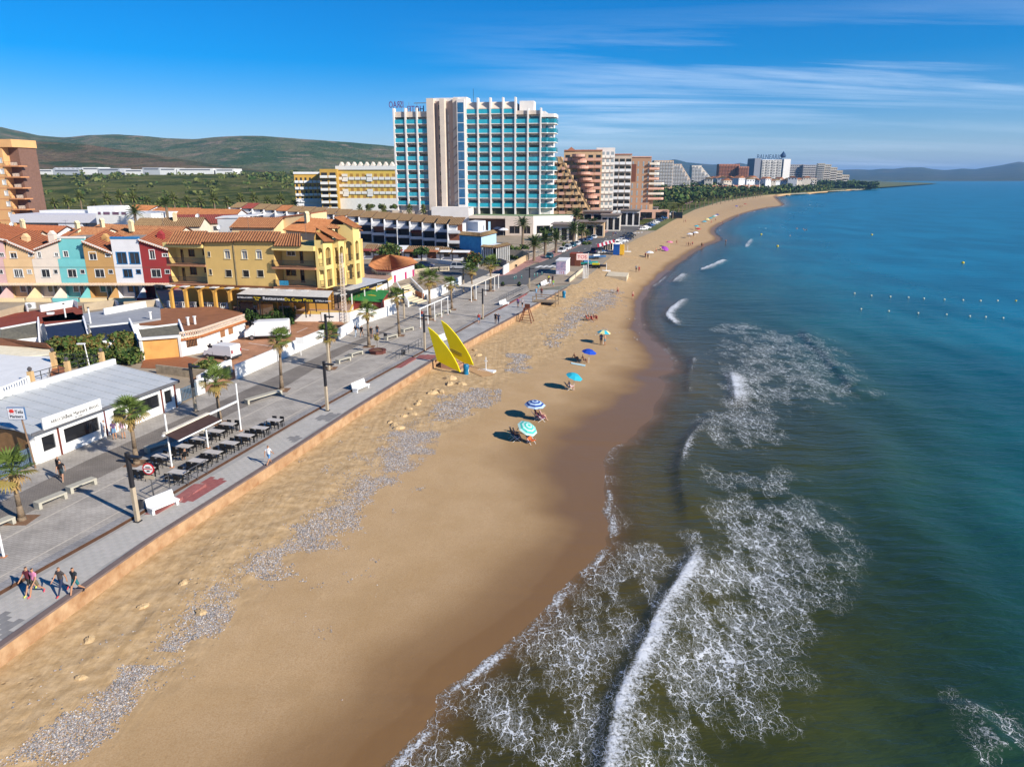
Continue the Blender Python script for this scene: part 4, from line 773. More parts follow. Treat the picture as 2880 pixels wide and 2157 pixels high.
for nm, col, pa, pb, rl_, lab, rt in HOUSES:
    r = thing('terraced_house', lab, 'house', (0,130,0), 0, 'coloured terraced houses'); wall = stucco(nm, col); x0, x1 = ft.uz(pa,752)[0]+.01, ft.uz(pb,752)[0]-.01; wd = x1-x0
    zpar = ft.uz(pb,729)[1]; zmid = ft.uz(pb,752)[1]; zeave = ft.uz(pb,800)[1]
    tp_ = [(ft.uz(a,b)[0], ft.uz(a,b)[1]) for a,b in rl_]; zl, zr = tp_[0][1], tp_[-1][1]; zmin = min(zl, zr)
    trim = BLUE if nm == 'white' else WP
    m1 = MB(); sb = .9; X = lambda f: x0+wd*f
    lo = [(X(.28),X(.62),ft.uz(pb,780)[1],ft.uz(pb,757)[1]), (X(.76),X(.93),ft.uz(pb,770)[1],ft.uz(pb,758)[1])]
    if nm in ('white',): up = [(X(.12),X(.5),ft.uz(pb,742)[1],ft.uz(pb,709)[1]), (X(.58),X(.96),ft.uz(pb,742)[1],ft.uz(pb,709)[1])]; sb = .0
    elif nm == 'cream': up = [(X(.12),X(.28),ft.uz(pb,727)[1],ft.uz(pb,709)[1]), (X(.78),X(.95),ft.uz(pb,723)[1],ft.uz(pb,712)[1])]
    elif nm == 'turquoise': up = [(X(.12),X(.32),ft.uz(pb,724)[1],ft.uz(pb,707)[1])]
    elif nm == 'ochre': up = [(X(.16),X(.44),ft.uz(pb,731)[1],ft.uz(pb,708)[1]), (X(.74),X(.92),ft.uz(pb,723)[1],ft.uz(pb,714)[1])]; sb = .0
    elif nm == 'red': up = [(X(.3),X(.5),ft.uz(pb,729)[1],ft.uz(pb,702)[1]), (X(.74),X(.94),ft.uz(pb,722)[1],ft.uz(pb,713)[1])]; sb = 0.0
    else: up = [(X(.14),X(.4),ft.uz(pb,728)[1],ft.uz(pb,709)[1]), (X(.8),X(.96),ft.uz(pb,723)[1],ft.uz(pb,712)[1])]
    gd_ = [(X(.2),X(.42),1.0,2.35), (X(.44),X(.62),.05,2.35), (X(.75),X(.92),1.3,2.3)]
    zt_ = zpar if sb else zmin-.02
    holes(m1, x0, x1, zeave, zt_, lo+([] if sb else up), 0, .18)
    if sb:
        m1.add([(x0,0,zt_),(x1,0,zt_),(x1,.15,zt_),(x0,.15,zt_)], [(0,1,2,3)]); m1.add([(x0,.15,zeave),(x1,.15,zeave),(x1,.15,zt_),(x0,.15,zt_)], [(3,2,1,0)])
        holes(m1, x0, x1, zpar-1.0, zmin-.02, up, sb, .18)
        for s, xx in ((1, x0), (0, x1)): m1.prism([(xx,.0),(xx+(.12 if s else -.12),.0),(xx+(.12 if s else -.12),sb),(xx,sb)], zpar-.02, zpar+.0)
    holes(m1, x0, x1, 0, zeave, gd_, 1.5, .15)
    m1.add([(x0,0,zeave),(x1,0,zeave),(x1,1.5,zeave),(x0,1.5,zeave)], [(3,2,1,0)])
    yt = sb; top = [(x0,zmin-.02)]+[(min(max(a,x0),x1),b) for a,b in tp_]+[(x1,zmin-.02)]
    m1.add([(a,yt,b) for a,b in top], [tuple(range(len(top)))])
    m1.add([(x0,yt,0),(x0,9,0),(x0,9,zl),(x0,yt,zl)], [(3,2,1,0)]); m1.add([(x1,yt,0),(x1,9,0),(x1,9,zr),(x1,yt,zr)], [(0,1,2,3)])
    m1.build('wall', wall, r)
    for h in lo: window(r, *h, 0, .18, fm=trim, gm=DARKG(), bars=5, bm=trim if nm in ('peach',) else IRON, fw=.1)
    for h in up: window(r, *h, sb, .18, fm=trim, gm=DARKG(), fw=.12 if nm == 'white' else .1, mull=1)
    for i, h in enumerate(gd_): window(r, *h, 1.5, .15, fm=trim, gm=DARKG(), mull=0, name='door' if i == 1 else 'window', sill=False, fw=.1)
    MB().box(x0, x1, -.02, .0, zmid-.04, zmid+.02).build('string_course', pm('dark_line', (.12,.09,.06), .8), r)
    aw = MB(); aw.slab([(x0+.05,-.9,zeave-.05),(x1-.05,-.9,zeave-.05),(x1-.05,.0,zeave+.2),(x0+.05,.0,zeave+.2)], .08)
    n = 18
    for k in range(n): xx = x0+wd*(k+.25)/n; aw.cyl((xx,-.95,zeave-.02),(xx,0,zeave+.22),.09,n=5)
    aw.build('eave_tiles', pm('pale_tile', (.55,.43,.33), .8, .25, 4) if nm not in ('cream',) else pm('awning_stripe', (.62,.5,.34), .8, .25, 6), r)
    # wing wall falling to the garden
    MB().profile([(1.5,0),(1.5,2.8),(.0,2.3),(-3.6,.35),(-3.6,0)], x1-.16, x1-.02).build('wing_wall', wall if nm != 'peach' else stucco('cream_wing', (.75,.6,.35)), r)
    MB().box(x0+.1, x1-.3, -3.7, -3.5, 0, .7).build('garden_wall', wall if nm in ('red','turquoise') else stucco('cream_wing', (.75,.6,.35)), r)
    if rt:
        hi = max(zl, zr)
        proof('roof_tiles', r, (tp_[0][0]-.1,yt-.25,zl), (tp_[-1][0]+.1,yt-.25,zr), (x1+.1,8.5,zr+1.6), (x0-.1,8.5,zl+1.6), rt, .4)
        mb = MB(); mb.profy([(tp_[0][0]-.1,zl-.05),(tp_[-1][0]+.1,zr-.05),(tp_[-1][0]+.1,zr+.3),(tp_[0][0]-.1,zl+.3)], yt-.35, yt-.15); mb.build('barge_board', pm('cream_board', (.70,.65,.58), .8, .05), r)
    else:
        MB().box(x0-.05, x1+.05, yt-.1, yt+.5, zl-.02, zl+.34).build('parapet', trim if nm == 'white' else pm('cream_board', (.70,.65,.58), .8, .05), r)
        MB().box(x0, x1, yt+.5, 9, zl-.4, zl).build('flat_roof', pm('roof_grit', (.3,.25,.2), .9, .2), r)
    if nm in ('peach','ochre','red','cream'):      # chimney
        cx = X(.42); cy_ = 4.0; cz = min(zl,zr)+.9; cm_ = wall; c_ = MB().box(cx-.55,cx+.55,cy_-.5,cy_+.5,cz,cz+1.7); c_.profy([(cx-.6,cz+1.7),(cx+.6,cz+1.7),(cx,cz+2.4)], cy_-.55, cy_+.55); c_.build('chimney', cm_, r)
        if nm == 'ochre': 
            for k in range(3): MB().box(cx-.3+.25*k,cx-.2+.25*k,cy_-.51,cy_-.49,cz+1.0,cz+1.5).build('vent', DKW, r)
# ================================================================ more buildings
def blk(root, name, px, ztop, zbot, mat, th=0):      # prism whose top outline is given in photo pixels at height ztop
    return MB().prism([G(a,b,ztop).xy[:] for a,b in px], zbot, ztop).build(name, mat, root)
def rim(root, px, z, h, mat, name='parapet', t=.2, closed=True):
    pl = [G(a,b,z) for a,b in px]; n = len(pl); c_ = sum(pl, Vector())/n; mb = MB()
    for i in range(n if closed else n-1):
        A, Bv = pl[i], pl[(i+1)%n]; d = (Bv-A).normalized(); nn = Vector((-d.y,d.x,0)); nn = nn if nn.dot(c_-A) > 0 else -nn; A2, B2 = A-d*.01*(i%2), Bv+d*.01*(i%2)
        mb.prism([A2.xy[:],B2.xy[:],(B2+nn*t).xy[:],(A2+nn*t).xy[:]], z, z+h+.004*(i%2))
    return mb.build(name, mat, root)
# ---------------------------------------------------------------- seafront rice restaurant (white front, grey roof)
gA, gB = G(112,1304,0), G(497,1146,0); fm_ = Fr(gA, math.degrees(math.atan2(gB.y-gA.y, gB.x-gA.x))); L_ = (gB-gA).length
R = thing('seafront_restaurant', 'long white seafront restaurant with grey sheet roof and window panels', 'restaurant', gA, fm_.t)
zq = lambda x, y: (0+x*.326, 1000+y*.326)
def rr(x0, y0, x1, y1): a_, zt_ = fm_.uz(*zq(x0,y0)); b_, zb_ = fm_.uz(*zq(x1,y1)); return (a_, b_, zb_, zt_)
ZE = 2.62; hs = []
for a_, b_ in ((.03,.115),(.165,.40),(.50,.60),(.62,.865),(.905,.975)): hs.append((L_*a_, L_*b_, .75, 2.05))
mb = MB(); holes(mb, 0, L_, 0, ZE, hs, 0, .15); mb.add([(L_,0,0),(L_,9,0),(L_,9,3.1),(L_,0,ZE)], [(0,1,2,3)]); mb.add([(0,0,0),(0,9,0),(0,9,3.1),(0,0,ZE)], [(3,2,1,0)]); mb.build('front_wall', WP, R)
for h in hs: window(R, *h, 0, .15, gm=DKW, mull=0, sill=False, fw=.06)
BROWN = pm('brown_post', (.14,.03,.02), .6, .2)
for u in (.135, .44, .885, 1.0): MB().box(L_*u-.07, L_*u+.07, -.07, -.002, 0, ZE).build('post', BROWN, R)
ROOFG = pm('grey_sheet', (.42,.44,.445), .55, .1, .6, .1, 5, col2=(.50,.515,.52)); mb = MB(); n = 13; bk = fm_.loc(G(293,1033,3.5)).y; xl = -.5
for k in range(n):
    a_, b_ = xl+(L_-xl+.4)*k/n, xl+(L_-xl+.4)*(k+.985)/n; mb.slab([(a_,-.35,ZE+.03),(b_,-.35,ZE+.03),(b_+.5,bk,3.5),(a_+.5,bk,3.5)], .08)
    mb.slab([(b_-.06,-.35,ZE+.08),(b_+.06,-.35,ZE+.08),(b_+.56,bk,3.55),(b_+.44,bk,3.55)], .06)
mb.build('sheet_roof', ROOFG, R)
MB().box(xl, L_+.4, -.42, -.36, ZE-.16, ZE+.1).build('gutter', pm('gutter_grey', (.12,.12,.13), .5), R)
MB().box(-.12, .02, .8, bk, 0, ZE-.05).build('side_wall', pm('dark_tan', (.22,.12,.05), .7, .2), R)
MB().box(-3, L_+1.2, bk, bk+.35, 0, 4.0).build('rear_parapet', WP, R)
sb_ = MB().box(L_*.03, L_*.40, -.55, -.43, ZE+.05, ZE+1.0).build('sign_board', WP, R)
INK = pm('sign_ink', (.03,.03,.035), .6, .1)
for s, u, z_, sz_ in (('ARROCERIA', .075, .38, .36), ('Tela Marinera', .165, .36, .46), ('BRASAS', .315, .38, .36)): text(s, sz_, INK, R, (L_*u, -.56, ZE+z_), (math.pi/2,0,0), xs=.8)
text('mar y playa', .16, INK, R, (L_*.22, -.56, ZE+.15), (math.pi/2,0,0))
MB().box(L_*.42+.1, L_*.49, -.06, -.01, .9, 2.3).build('menu_board', pm('menu_blue', (.55,.60,.66), .6, .25, 9), R)
# gates and piers on both sides
def gate(label, p0, p1, h, mat, n, z=0.0):
    r = thing('gate', label, 'gate', p0); d = p1-p0; mb = MB(); mb.bar((0,0,.15), d+Vector((0,0,.15)), .05, .06); mb.bar((0,0,h-.1), d+Vector((0,0,h-.1)), .05, .06); mb.build('gate_frame', mat, r)
    s = MB().box(-.04,.04,-.02,.02,.1,h).mesh('slat', mat); a_ = math.atan2(d.y,d.x)
    for k in range(n): ob('slat', s, r, d*((k+.5)/n), (0,0,a_))
    return r
BGR = pm('blue_grey_metal', (.10,.15,.20), .5, .15)
gate('white and grey barred gate left of the rice restaurant', G(0,1352,0), G(98,1306,0), 1.5, BGR, 22)
wallseg([(98,1308),(121,1298)], 1.9, WP, 'gate_pier', 'white gate pier beside the rice restaurant front')
gate('blue grey barred gate right of the rice restaurant', G(510,1132,0), G(557,1112,0), 1.4, BGR, 12)
wallseg([(497,1140),(511,1133)], 1.5, WP, 'gate_pier', 'white pier between rice restaurant and blue grey gate'); wallseg([(557,1112),(578,1104)], 1.6, WP, 'gate_pier', 'white letterbox pier at the end of the blue grey gate')
wallseg([(440,1050),(520,1060),(610,1068),(650,1052)], 1.0, pm('rubble_wall', (.36,.29,.2), .95, .25, 2, .4), 'rubble_wall', 'low tan rendered wall behind the rice restaurant')
# hanging sign on a pole
p = G(100,1316,0); s_ = thing('pole_sign', 'white seafood restaurant sign on a rusty pole', 'sign', p); zt_ = atY(78,1158,p.y).z; MB().cyl((0,0,0),(-.35,0,zt_+.2),.07,.06,8).build('pole', pm('rusty_pole', (.22,.14,.09), .8, .35, 3), s_)
zA, zB = atY(30,1178,p.y).z, atY(30,1147,p.y).z; xa = atY(22,1150,p.y).x-p.x; xb = atY(67,1150,p.y).x-p.x
bd = MB().box(xa, xb, -.1, .1, zA, zB).build('board', pm('sign_white', (.62,.63,.66), .5, .05), s_); MB().box(xa-.05, xb+.05, -.06, .06, zA-.05, zB+.05).build('board_frame', pm('sign_blue', (.08,.16,.3), .5), s_)
MB().bar((xb,0,zB-.1),(-.3,0,zB-.1),.05,.05).build('bracket', IRON, s_); MB().bar((xb,0,zA+.1),(-.3,0,zA+.1),.05,.05).build('bracket', IRON, s_)
text('Tela', .36, INK, s_, (xa+.55,-.11,zA+.48), (math.pi/2,0,0)); text('Marinera', .32, INK, s_, (xa+.12,-.11,zA+.13), (math.pi/2,0,0), xs=.85)
mb = MB(); mb.lathe([(.0,.0),(.16,.05),(.2,.14),(.12,.25),(0,.3)], n=8); 
for k in range(6): a_ = k*math.pi/3; mb.cyl((0,0,.12),(.32*math.cos(a_),0,.12+.28*math.sin(a_)),.03,.012,4)
e_ = mb.build('crab_emblem', pm('emblem_red', (.55,.04,.03), .6), s_); e_.location = (xa+.3,-.1,zA+.5); e_.scale = (1,.15,1)
# ---------------------------------------------------------------- terrace house behind it
TH = thing('terrace_house', 'white house with striped awning and brown tiled roof terrace behind the rice restaurant', 'house')
blk(TH, 'wall', [(0,985),(110,975),(152,990),(150,1000),(125,1075),(0,1095),(-120,1090),(-120,985)], 3.9, 0, WP)
z_ = 4.4; tl = [G(-60,965,z_+.6), G(0,968,z_+.6), G(132,972,z_+.4), G(150,985,z_), G(0,980,z_), G(-60,980,z_)]
MB().slab([G(-80,950,5.0), G(0,950,5.0), G(130,965,5.0), G(148,980,4.3), G(0,968,4.2), G(-80,968,4.2)], .2).build('roof', pm('brown_felt', (.20,.085,.045), .9, .15), TH)
MB().slab([G(-80,970,4.25), G(0,972,4.25), G(148,978,4.25), G(150,996,4.1), G(0,1012,3.6), G(-80,1010,3.6)], .06).build('awning', pm('awning_cream', (.74,.66,.48), .8, .1), TH)
MB().slab([G(0,1012,3.6), G(148,996,4.0), G(148,1001,3.9), G(0,1021,3.3)], .03).build('awning_valance', pm('valance_stripe', (.66,.46,.18), .8, .4, 5), TH)
blk(TH, 'terrace_floor', [(125,1070),(150,1020),(205,1045),(90,1075)], 3.3, 0, pm('terracotta_floor', (.30,.11,.045), .8, .15))
for a_, b_ in (((92,1074),(190,1045)),((198,1044),(288,1018)),((155,1018),(270,1020))): railing(TH, [G(*a_,3.9), G(*b_,3.9)], .8, .9, IRON, .025, 'railing', (.5,1.0))
for a_ in ((90,1075),(192,1045),(288,1018),(152,1018)): p = G(*a_,3.9); MB().box(p.x-.2,p.x+.2,p.y-.2,p.y+.2,3.3,4.9).build('pillar', stucco('tan_pillar', (.55,.36,.17)), TH); MB().lathe([(0,0),(.16,.1),(.2,.25),(.1,.4),(0,.45)], (p.x,p.y,4.9), 8).build('globe_lamp', pm('lamp_dark', (.08,.07,.07), .4), TH)
balustrade('balustrade', 'white balustrade along the near edge of the terrace house', [(0,1120),(85,1085)], 3.6)
p = G(262,1075,0); lp = thing('street_lamp', 'white street lamp with flat head behind the rice restaurant', 'street lamp', p); zt_ = atY(245,968,p.y).z; MB().cyl((0,0,0),(-.25,0,zt_),.08,.05,6).build('pole', WP, lp); MB().box(-1.0,-.2,-.15,.15,zt_-.02,zt_+.1).build('lamp_head', WP, lp)
# ---------------------------------------------------------------- flat roofed seafront houses
REDF = pm('red_roof', (.24,.05,.025), .9, .15, .6, .1); GREYF = pm('grey_roof', (.30,.31,.33), .8, .12, .6); TANF = pm('tan_parapet', (.42,.33,.22), .9, .12, .8); SLATE = pm('navy_corrugated', (.02,.028,.055), .45, .2); SHIN = pm('dark_shingle', (.085,.08,.065), .9, .5, 3, .5, 12, col2=(.14,.13,.10)); BRF = pm('brown_roof', (.27,.11,.05), .9, .2, .6, .1)
zt0, zl0 = 3.2, 2.2
UN = [([(0,926),(107,906)], [(0,956),(108,944)], SHIN, 'dark shingled front slope'), ([(126,917),(234,903)], [(138,961),(246,946)], SLATE, 'navy corrugated front slope near the palm sign'), ([(252,921),(364,909)], [(266,958),(378,942)], SLATE, 'navy corrugated front slope above the hedge'), ([(390,926),(503,912)], [(404,962),(517,947)], SHIN, 'grey shingled slope over an orange canvas garage')]
BACK = [([(-20,890),(118,870),(230,860),(235,898),(107,906),(0,926)], REDF), ([(118,893),(205,878),(232,900),(234,903),(126,917)], REDF), ([(195,888),(330,868),(450,862),(452,895),(364,909),(250,915)], GREYF), ([(365,909),(345,880),(455,868),(600,862),(682,880),(560,934),(520,936),(503,912)], BRF)]
for i, ((c0, c1), (d0, d1), m_, lab) in enumerate(UN):
    h = thing('seafront_house', 'low seafront house with '+lab, 'house', group='low seafront houses')
    A, Bv, Cc, Dd = G(*c0,zt0), G(*c1,zt0), G(*d1,zl0), G(*d0,zl0); d = (Bv-A).normalized()
    if m_ is SLATE:
        mb = MB(); n = 9
        for k in range(n):
            a0, a1 = A.lerp(Dd,k/n), A.lerp(Dd,(k+.9)/n); b0, b1 = Bv.lerp(Cc,k/n), Bv.lerp(Cc,(k+.9)/n); up = Vector((0,0,.05)); mb.slab([a0+up,b0+up,b1,a1], .15)
        mb.build('front_slope', m_, h)
    else: MB().slab([A,Bv,Cc,Dd], .15).build('front_slope', m_, h)
    MB().bar(A+Vector((0,0,.06)), Bv+Vector((0,0,.06)), .3, .16).build('ridge_cap', WP, h)
    wv = MB(); out_ = (Cc-Bv); q0 = Bv-out_*.1; n_ = Vector((d.x,d.y,0))*.2; E = Cc+out_*.3
    wv.add([tuple(v) for v in (q0+Vector((0,0,.5)), Bv+out_*.35+Vector((0,0,.55)), E+Vector((0,0,.1)), Vector((E.x,E.y,0)), Vector((q0.x,q0.y,0)))]+[tuple(v+n_) for v in (q0+Vector((0,0,.5)), Bv+out_*.35+Vector((0,0,.55)), E+Vector((0,0,.1)), Vector((E.x,E.y,0)), Vector((q0.x,q0.y,0)))], [(4,3,2,1,0),(5,6,7,8,9),(0,1,6,5),(1,2,7,6),(2,3,8,7),(4,0,5,9)])
    wv.build('wing_wall', pm('wing_white', (.66,.66,.68), .8, .08), h)
    pb, mm = BACK[i]; zb_ = 2.6 if i < 3 else 2.35
    blk(h, 'flat_roof', pb, zb_, zb_-.25, mm); c0_ = sum((G(a,b,zb_) for a,b in pb), Vector())/len(pb); MB().prism([(c0_+(G(a,b,zb_)-c0_)*.985).xy[:] for a,b in pb], 0, zb_-.26).build('house_wall', WP, h)
    MB().prism([A.xy[:],Bv.xy[:],Cc.xy[:],Dd.xy[:]], 0, zl0-.2).build('front_wall', WP, h)
# parapets, skylights and pipes on those roofs
h0 = thing('roof_parapet', 'tan rear parapet with white panels behind the red roofed seafront houses', 'parapet')
for a_, b_, m_, hh in (((0,893),(76,872),TANF,.9),((116,878),(212,862),WP,1.0),((238,872),(325,860),TANF,.9),((350,868),(440,862),TANF,1.0)):
    A, Bv = G(*a_,2.6), G(*b_,2.6); d = (Bv-A).normalized(); nn = Vector((-d.y,d.x,0))*.25; MB().prism([A.xy[:],Bv.xy[:],(Bv+nn).xy[:],(A+nn).xy[:]], 2.4, 2.6+hh).build('panel', m_, h0)
    MB().prism([Bv.xy[:],(Bv+nn).xy[:],(Bv+nn+d*.2+Vector((1.2,-1.6,0))).xy[:],(Bv+d*.2+Vector((1.2,-1.6,0))).xy[:]], 2.4, 2.6+hh).build('return_panel', pm('wing_white', (.66,.66,.68), .8), h0)
for a_, lab in (((28,882),'small dark skylight box on the left red roof'),((143,884),'small dark skylight box on the right red roof')):
    p = G(*a_,2.6); s_ = thing('skylight', lab, 'skylight', p, .3); MB().box(-.4,.4,-.35,.35,-.02,.35).build('curb', pm('wing_white', (.66,.66,.68), .8), s_); MB().slab([(-.45,-.4,.5),(.45,-.4,.5),(.45,.4,.38),(-.45,.4,.38)], .06).build('glazing', DKW, s_)
for a_, lab, hh in (((185,893),'white vent pipe on the red seafront roof',1.9),((255,910),'brown vent pipe beside the white stair wall',2.1),((530,915),'left concrete vent on the brown roof',1.0),((549,912),'right concrete vent on the brown roof',1.0),((425,903),'white chimney block on the brown flat roof',1.2)):
    p = G(*a_,2.6 if a_[0] < 400 else 2.35); s_ = thing('vent_pipe', lab, 'vent', p); MB().cyl((0,0,-.05),(0,0,hh),.1 if hh > 1.5 else .16,n=8).build('pipe', WP if 'white' in lab or 'concrete' in lab else BRN, s_); MB().cyl((0,0,hh),(0,0,hh+.12),.16 if hh > 1.5 else .25,n=8).build('cowl', WP if hh < 1.5 else IRON, s_)
p = G(88,868,2.6); ac = thing('air_conditioner', 'white air conditioner unit on the red roofs by the tan parapet', 'air conditioner', p, .25); MB().box(-.6,.6,-.25,.25,0,.9).build('case', WP, ac); MB().cyl((-.1,-.27,.45),(-.1,-.25,.45),.33,n=14).build('fan_grille', pm('grille_grey', (.2,.2,.2), .5), ac)
wallseg([(298,905),(452,875)], 1.9, WP, 'stair_wall', 'white wall rising between the grey and brown seafront roofs', z0=1.6)
# white corner house with terrace
WC = thing('corner_house', 'white corner house with brown terrace, lattice parapet and terracotta eaves by the car park', 'house')
A, Bv = G(567,992,0), G(693,944,0); Lf = G(512,1003,0); fb = Fr(A, math.degrees(math.atan2(Bv.y-A.y, Bv.x-A.x))); L2 = (Bv-A).length; za = fb.uz(567,943)[1]
o = thing('x','x y z w','x'); bpy.data.objects.remove(o)
mb = MB(); mb.M = Matrix.Translation(A) @ Matrix.Rotation(fb.t, 4, 'Z'); wl_ = [(L2*.42,L2*.52,1.0,2.3),(L2*.6,L2*.7,1.0,2.3)]
holes(mb, 0, L2, 0, za, wl_, 0, .12); mb.M = None
mb.prism([(A+Vector((-.02,.02,0))).xy[:], Lf.xy[:], (Lf+(Bv-A)*.9).xy[:], Bv.xy[:]], za-.4, za-.02); mb.add([(Lf.x,Lf.y,0),(A.x,A.y,0),(A.x,A.y,za),(Lf.x,Lf.y,za)], [(0,1,2,3)]); mb.add([(Bv.x,Bv.y,0),(Bv.x-4,Bv.y+2,0),(Bv.x-4,Bv.y+2,za),(Bv.x,Bv.y,za)], [(0,1,2,3)])
mb.build('wall', WP, WC)
for h in wl_:
    s_ = MB(); s_.M = Matrix.Translation(A) @ Matrix.Rotation(fb.t, 4, 'Z'); s_.box(h[0],h[1],-.04,.1,h[2],h[3]); s_.build('shutter', pm('shutter_brown', (.30,.14,.06), .7, .15), WC)
dl = (A-Lf).normalized(); p0 = Lf+dl*(A-Lf).length*.3; p1 = Lf+dl*(A-Lf).length*.85; g_ = MB()
for k in range(7): p = p0.lerp(p1,(k+.5)/7); g_.box(p.x-.03,p.x+.03,p.y-.1,p.y-.04,1.0,2.3)
g_.build('window_grille', pm('shutter_brown', (.30,.14,.06), .7), WC); MB().prism([p0.xy[:],p1.xy[:],(p1+Vector((0,-.03,0))).xy[:],(p0+Vector((0,-.03,0))).xy[:]],1.0,2.3).build('window', DKW, WC)
TC = pm('terracotta_eave', (.45,.17,.06), .85, .2, 3)
for a_, b_ in ((A,Bv),(Lf,A)):
    d = (b_-a_).normalized(); nn = Vector((d.y,-d.x,0)); mb = MB(); n = int((b_-a_).length/.35); mb.slab([a_+nn*.0+Vector((0,0,za+.05)), b_+Vector((0,0,za+.05)), b_+nn*.35+Vector((0,0,za-.08)), a_+nn*.35+Vector((0,0,za-.08))], .08)
    for k in range(n): p = a_.lerp(b_,(k+.5)/n); mb.cyl(p+Vector((0,0,za+.08)), p+nn*.38+Vector((0,0,za-.05)), .1, n=5)
    mb.build('eave_tiles', TC, WC)
    lt = MB(); lt.bar(a_+Vector((0,0,za+.85)), b_+Vector((0,0,za+.85)), .22, .12); lt.bar(a_+Vector((0,0,za+.15)), b_+Vector((0,0,za+.15)), .22, .16); m_ = int((b_-a_).length/.32)
    for k in range(m_):
        p, q_ = a_.lerp(b_,k/m_), a_.lerp(b_,(k+1)/m_); lt.bar(p+Vector((0,0,za+.2)), q_+Vector((0,0,za+.8)), .1, .06); lt.bar(p+Vector((0,0,za+.8)), q_+Vector((0,0,za+.2)), .1, .06)
    lt.build('lattice_parapet', pm('lattice_cream', (.66,.52,.40), .85, .1), WC)
gs = [G(404,1012,0), G(512,1003,0)]; MB().prism([gs[0].xy[:],gs[1].xy[:],(gs[1]+Vector((0,.25,0))).xy[:],(gs[0]+Vector((0,.25,0))).xy[:]], 0, 2.5).build('garage_canvas', pm('orange_canvas', (.60,.31,.09), .8, .12, 1), WC)
for p in gs: MB().box(p.x-.15,p.x+.15,p.y-.2,p.y+.1,0,2.7).build('garage_post', WP, WC)
MB().prism([(gs[0]+Vector((0,-.4,0))).xy[:],(gs[1]+Vector((0,-.4,0))).xy[:],(gs[1]+Vector((0,.2,0))).xy[:],(gs[0]+Vector((0,.2,0))).xy[:]], 2.5, 2.75).build('garage_beam', WP, WC)
poly_sheet('garage_forecourt', [(395,1035),(405,1010),(515,1000),(560,1010),(520,1040)], .006, pm('terracotta_floor', (.30,.11,.045), .8, .15))
# ---------------------------------------------------------------- tiled houses of the old quarter
def gable(label, px, py, z, y, w_, d_, rot, wallc, roofm, rise=1.6, ht=None, wins=0, chim=False, cat='house', grp='houses of the old quarter'):
    c = atY(px, py, y); zr = c.z; r = thing('tiled_house', label, cat, (c.x, y, 0), math.radians(rot), grp); zw = zr-rise; wm_ = wallc if not isinstance(wallc, tuple) else stucco('%d_%d_%d' % tuple(int(v*100) for v in wallc), wallc)
    mb = MB(); hs = [(-w_/2+w_*(k+.3)/wins, -w_/2+w_*(k+.62)/wins, zw-2.0, zw-.8) for k in range(wins)]
    holes(mb, -w_/2, w_/2, 0, zw, hs, -d_/2, .15); mb.add([(-w_/2,d_/2,0),(w_/2,d_/2,0),(w_/2,d_/2,zw),(-w_/2,d_/2,zw)], [(3,2,1,0)])
    for s in (-1, 1): mb.add([(s*w_/2,-d_/2,0),(s*w_/2,d_/2,0),(s*w_/2,d_/2,zw),(s*w_/2,0,zr-.1),(s*w_/2,-d_/2,zw)], [(0,1,2,3,4) if s > 0 else (4,3,2,1,0)])
    mb.build('wall', wm_, r)
    for h in hs: window(r, *h, -d_/2, .15, gm=DARKG(), mull=0)
    e = .35
    proof('roof_tiles', r, (-w_/2-e,-d_/2-e,zw-.15), (w_/2+e,-d_/2-e,zw-.15), (w_/2+e,0,zr), (-w_/2-e,0,zr), roofm, .45)
    proof('roof_tiles', r, (w_/2+e,d_/2+e,zw-.15), (-w_/2-e,d_/2+e,zw-.15), (-w_/2-e,0,zr), (w_/2+e,0,zr), roofm, .9)
    if chim: k = MB().box(-w_*.2-.4,-w_*.2+.4,-d_*.2-.35,-d_*.2+.35,zr-1.0,zr+.9); k.profy([(-w_*.2-.5,zr+.9),(-w_*.2+.5,zr+.9),(-w_*.2,zr+1.4)], -d_*.2-.4, -d_*.2+.4); k.build('chimney', stucco('cream_wing', (.75,.6,.35)), r)
    return r
CRM, WHT, PCH = (.72,.62,.48), (.72,.72,.72), (.74,.54,.30)
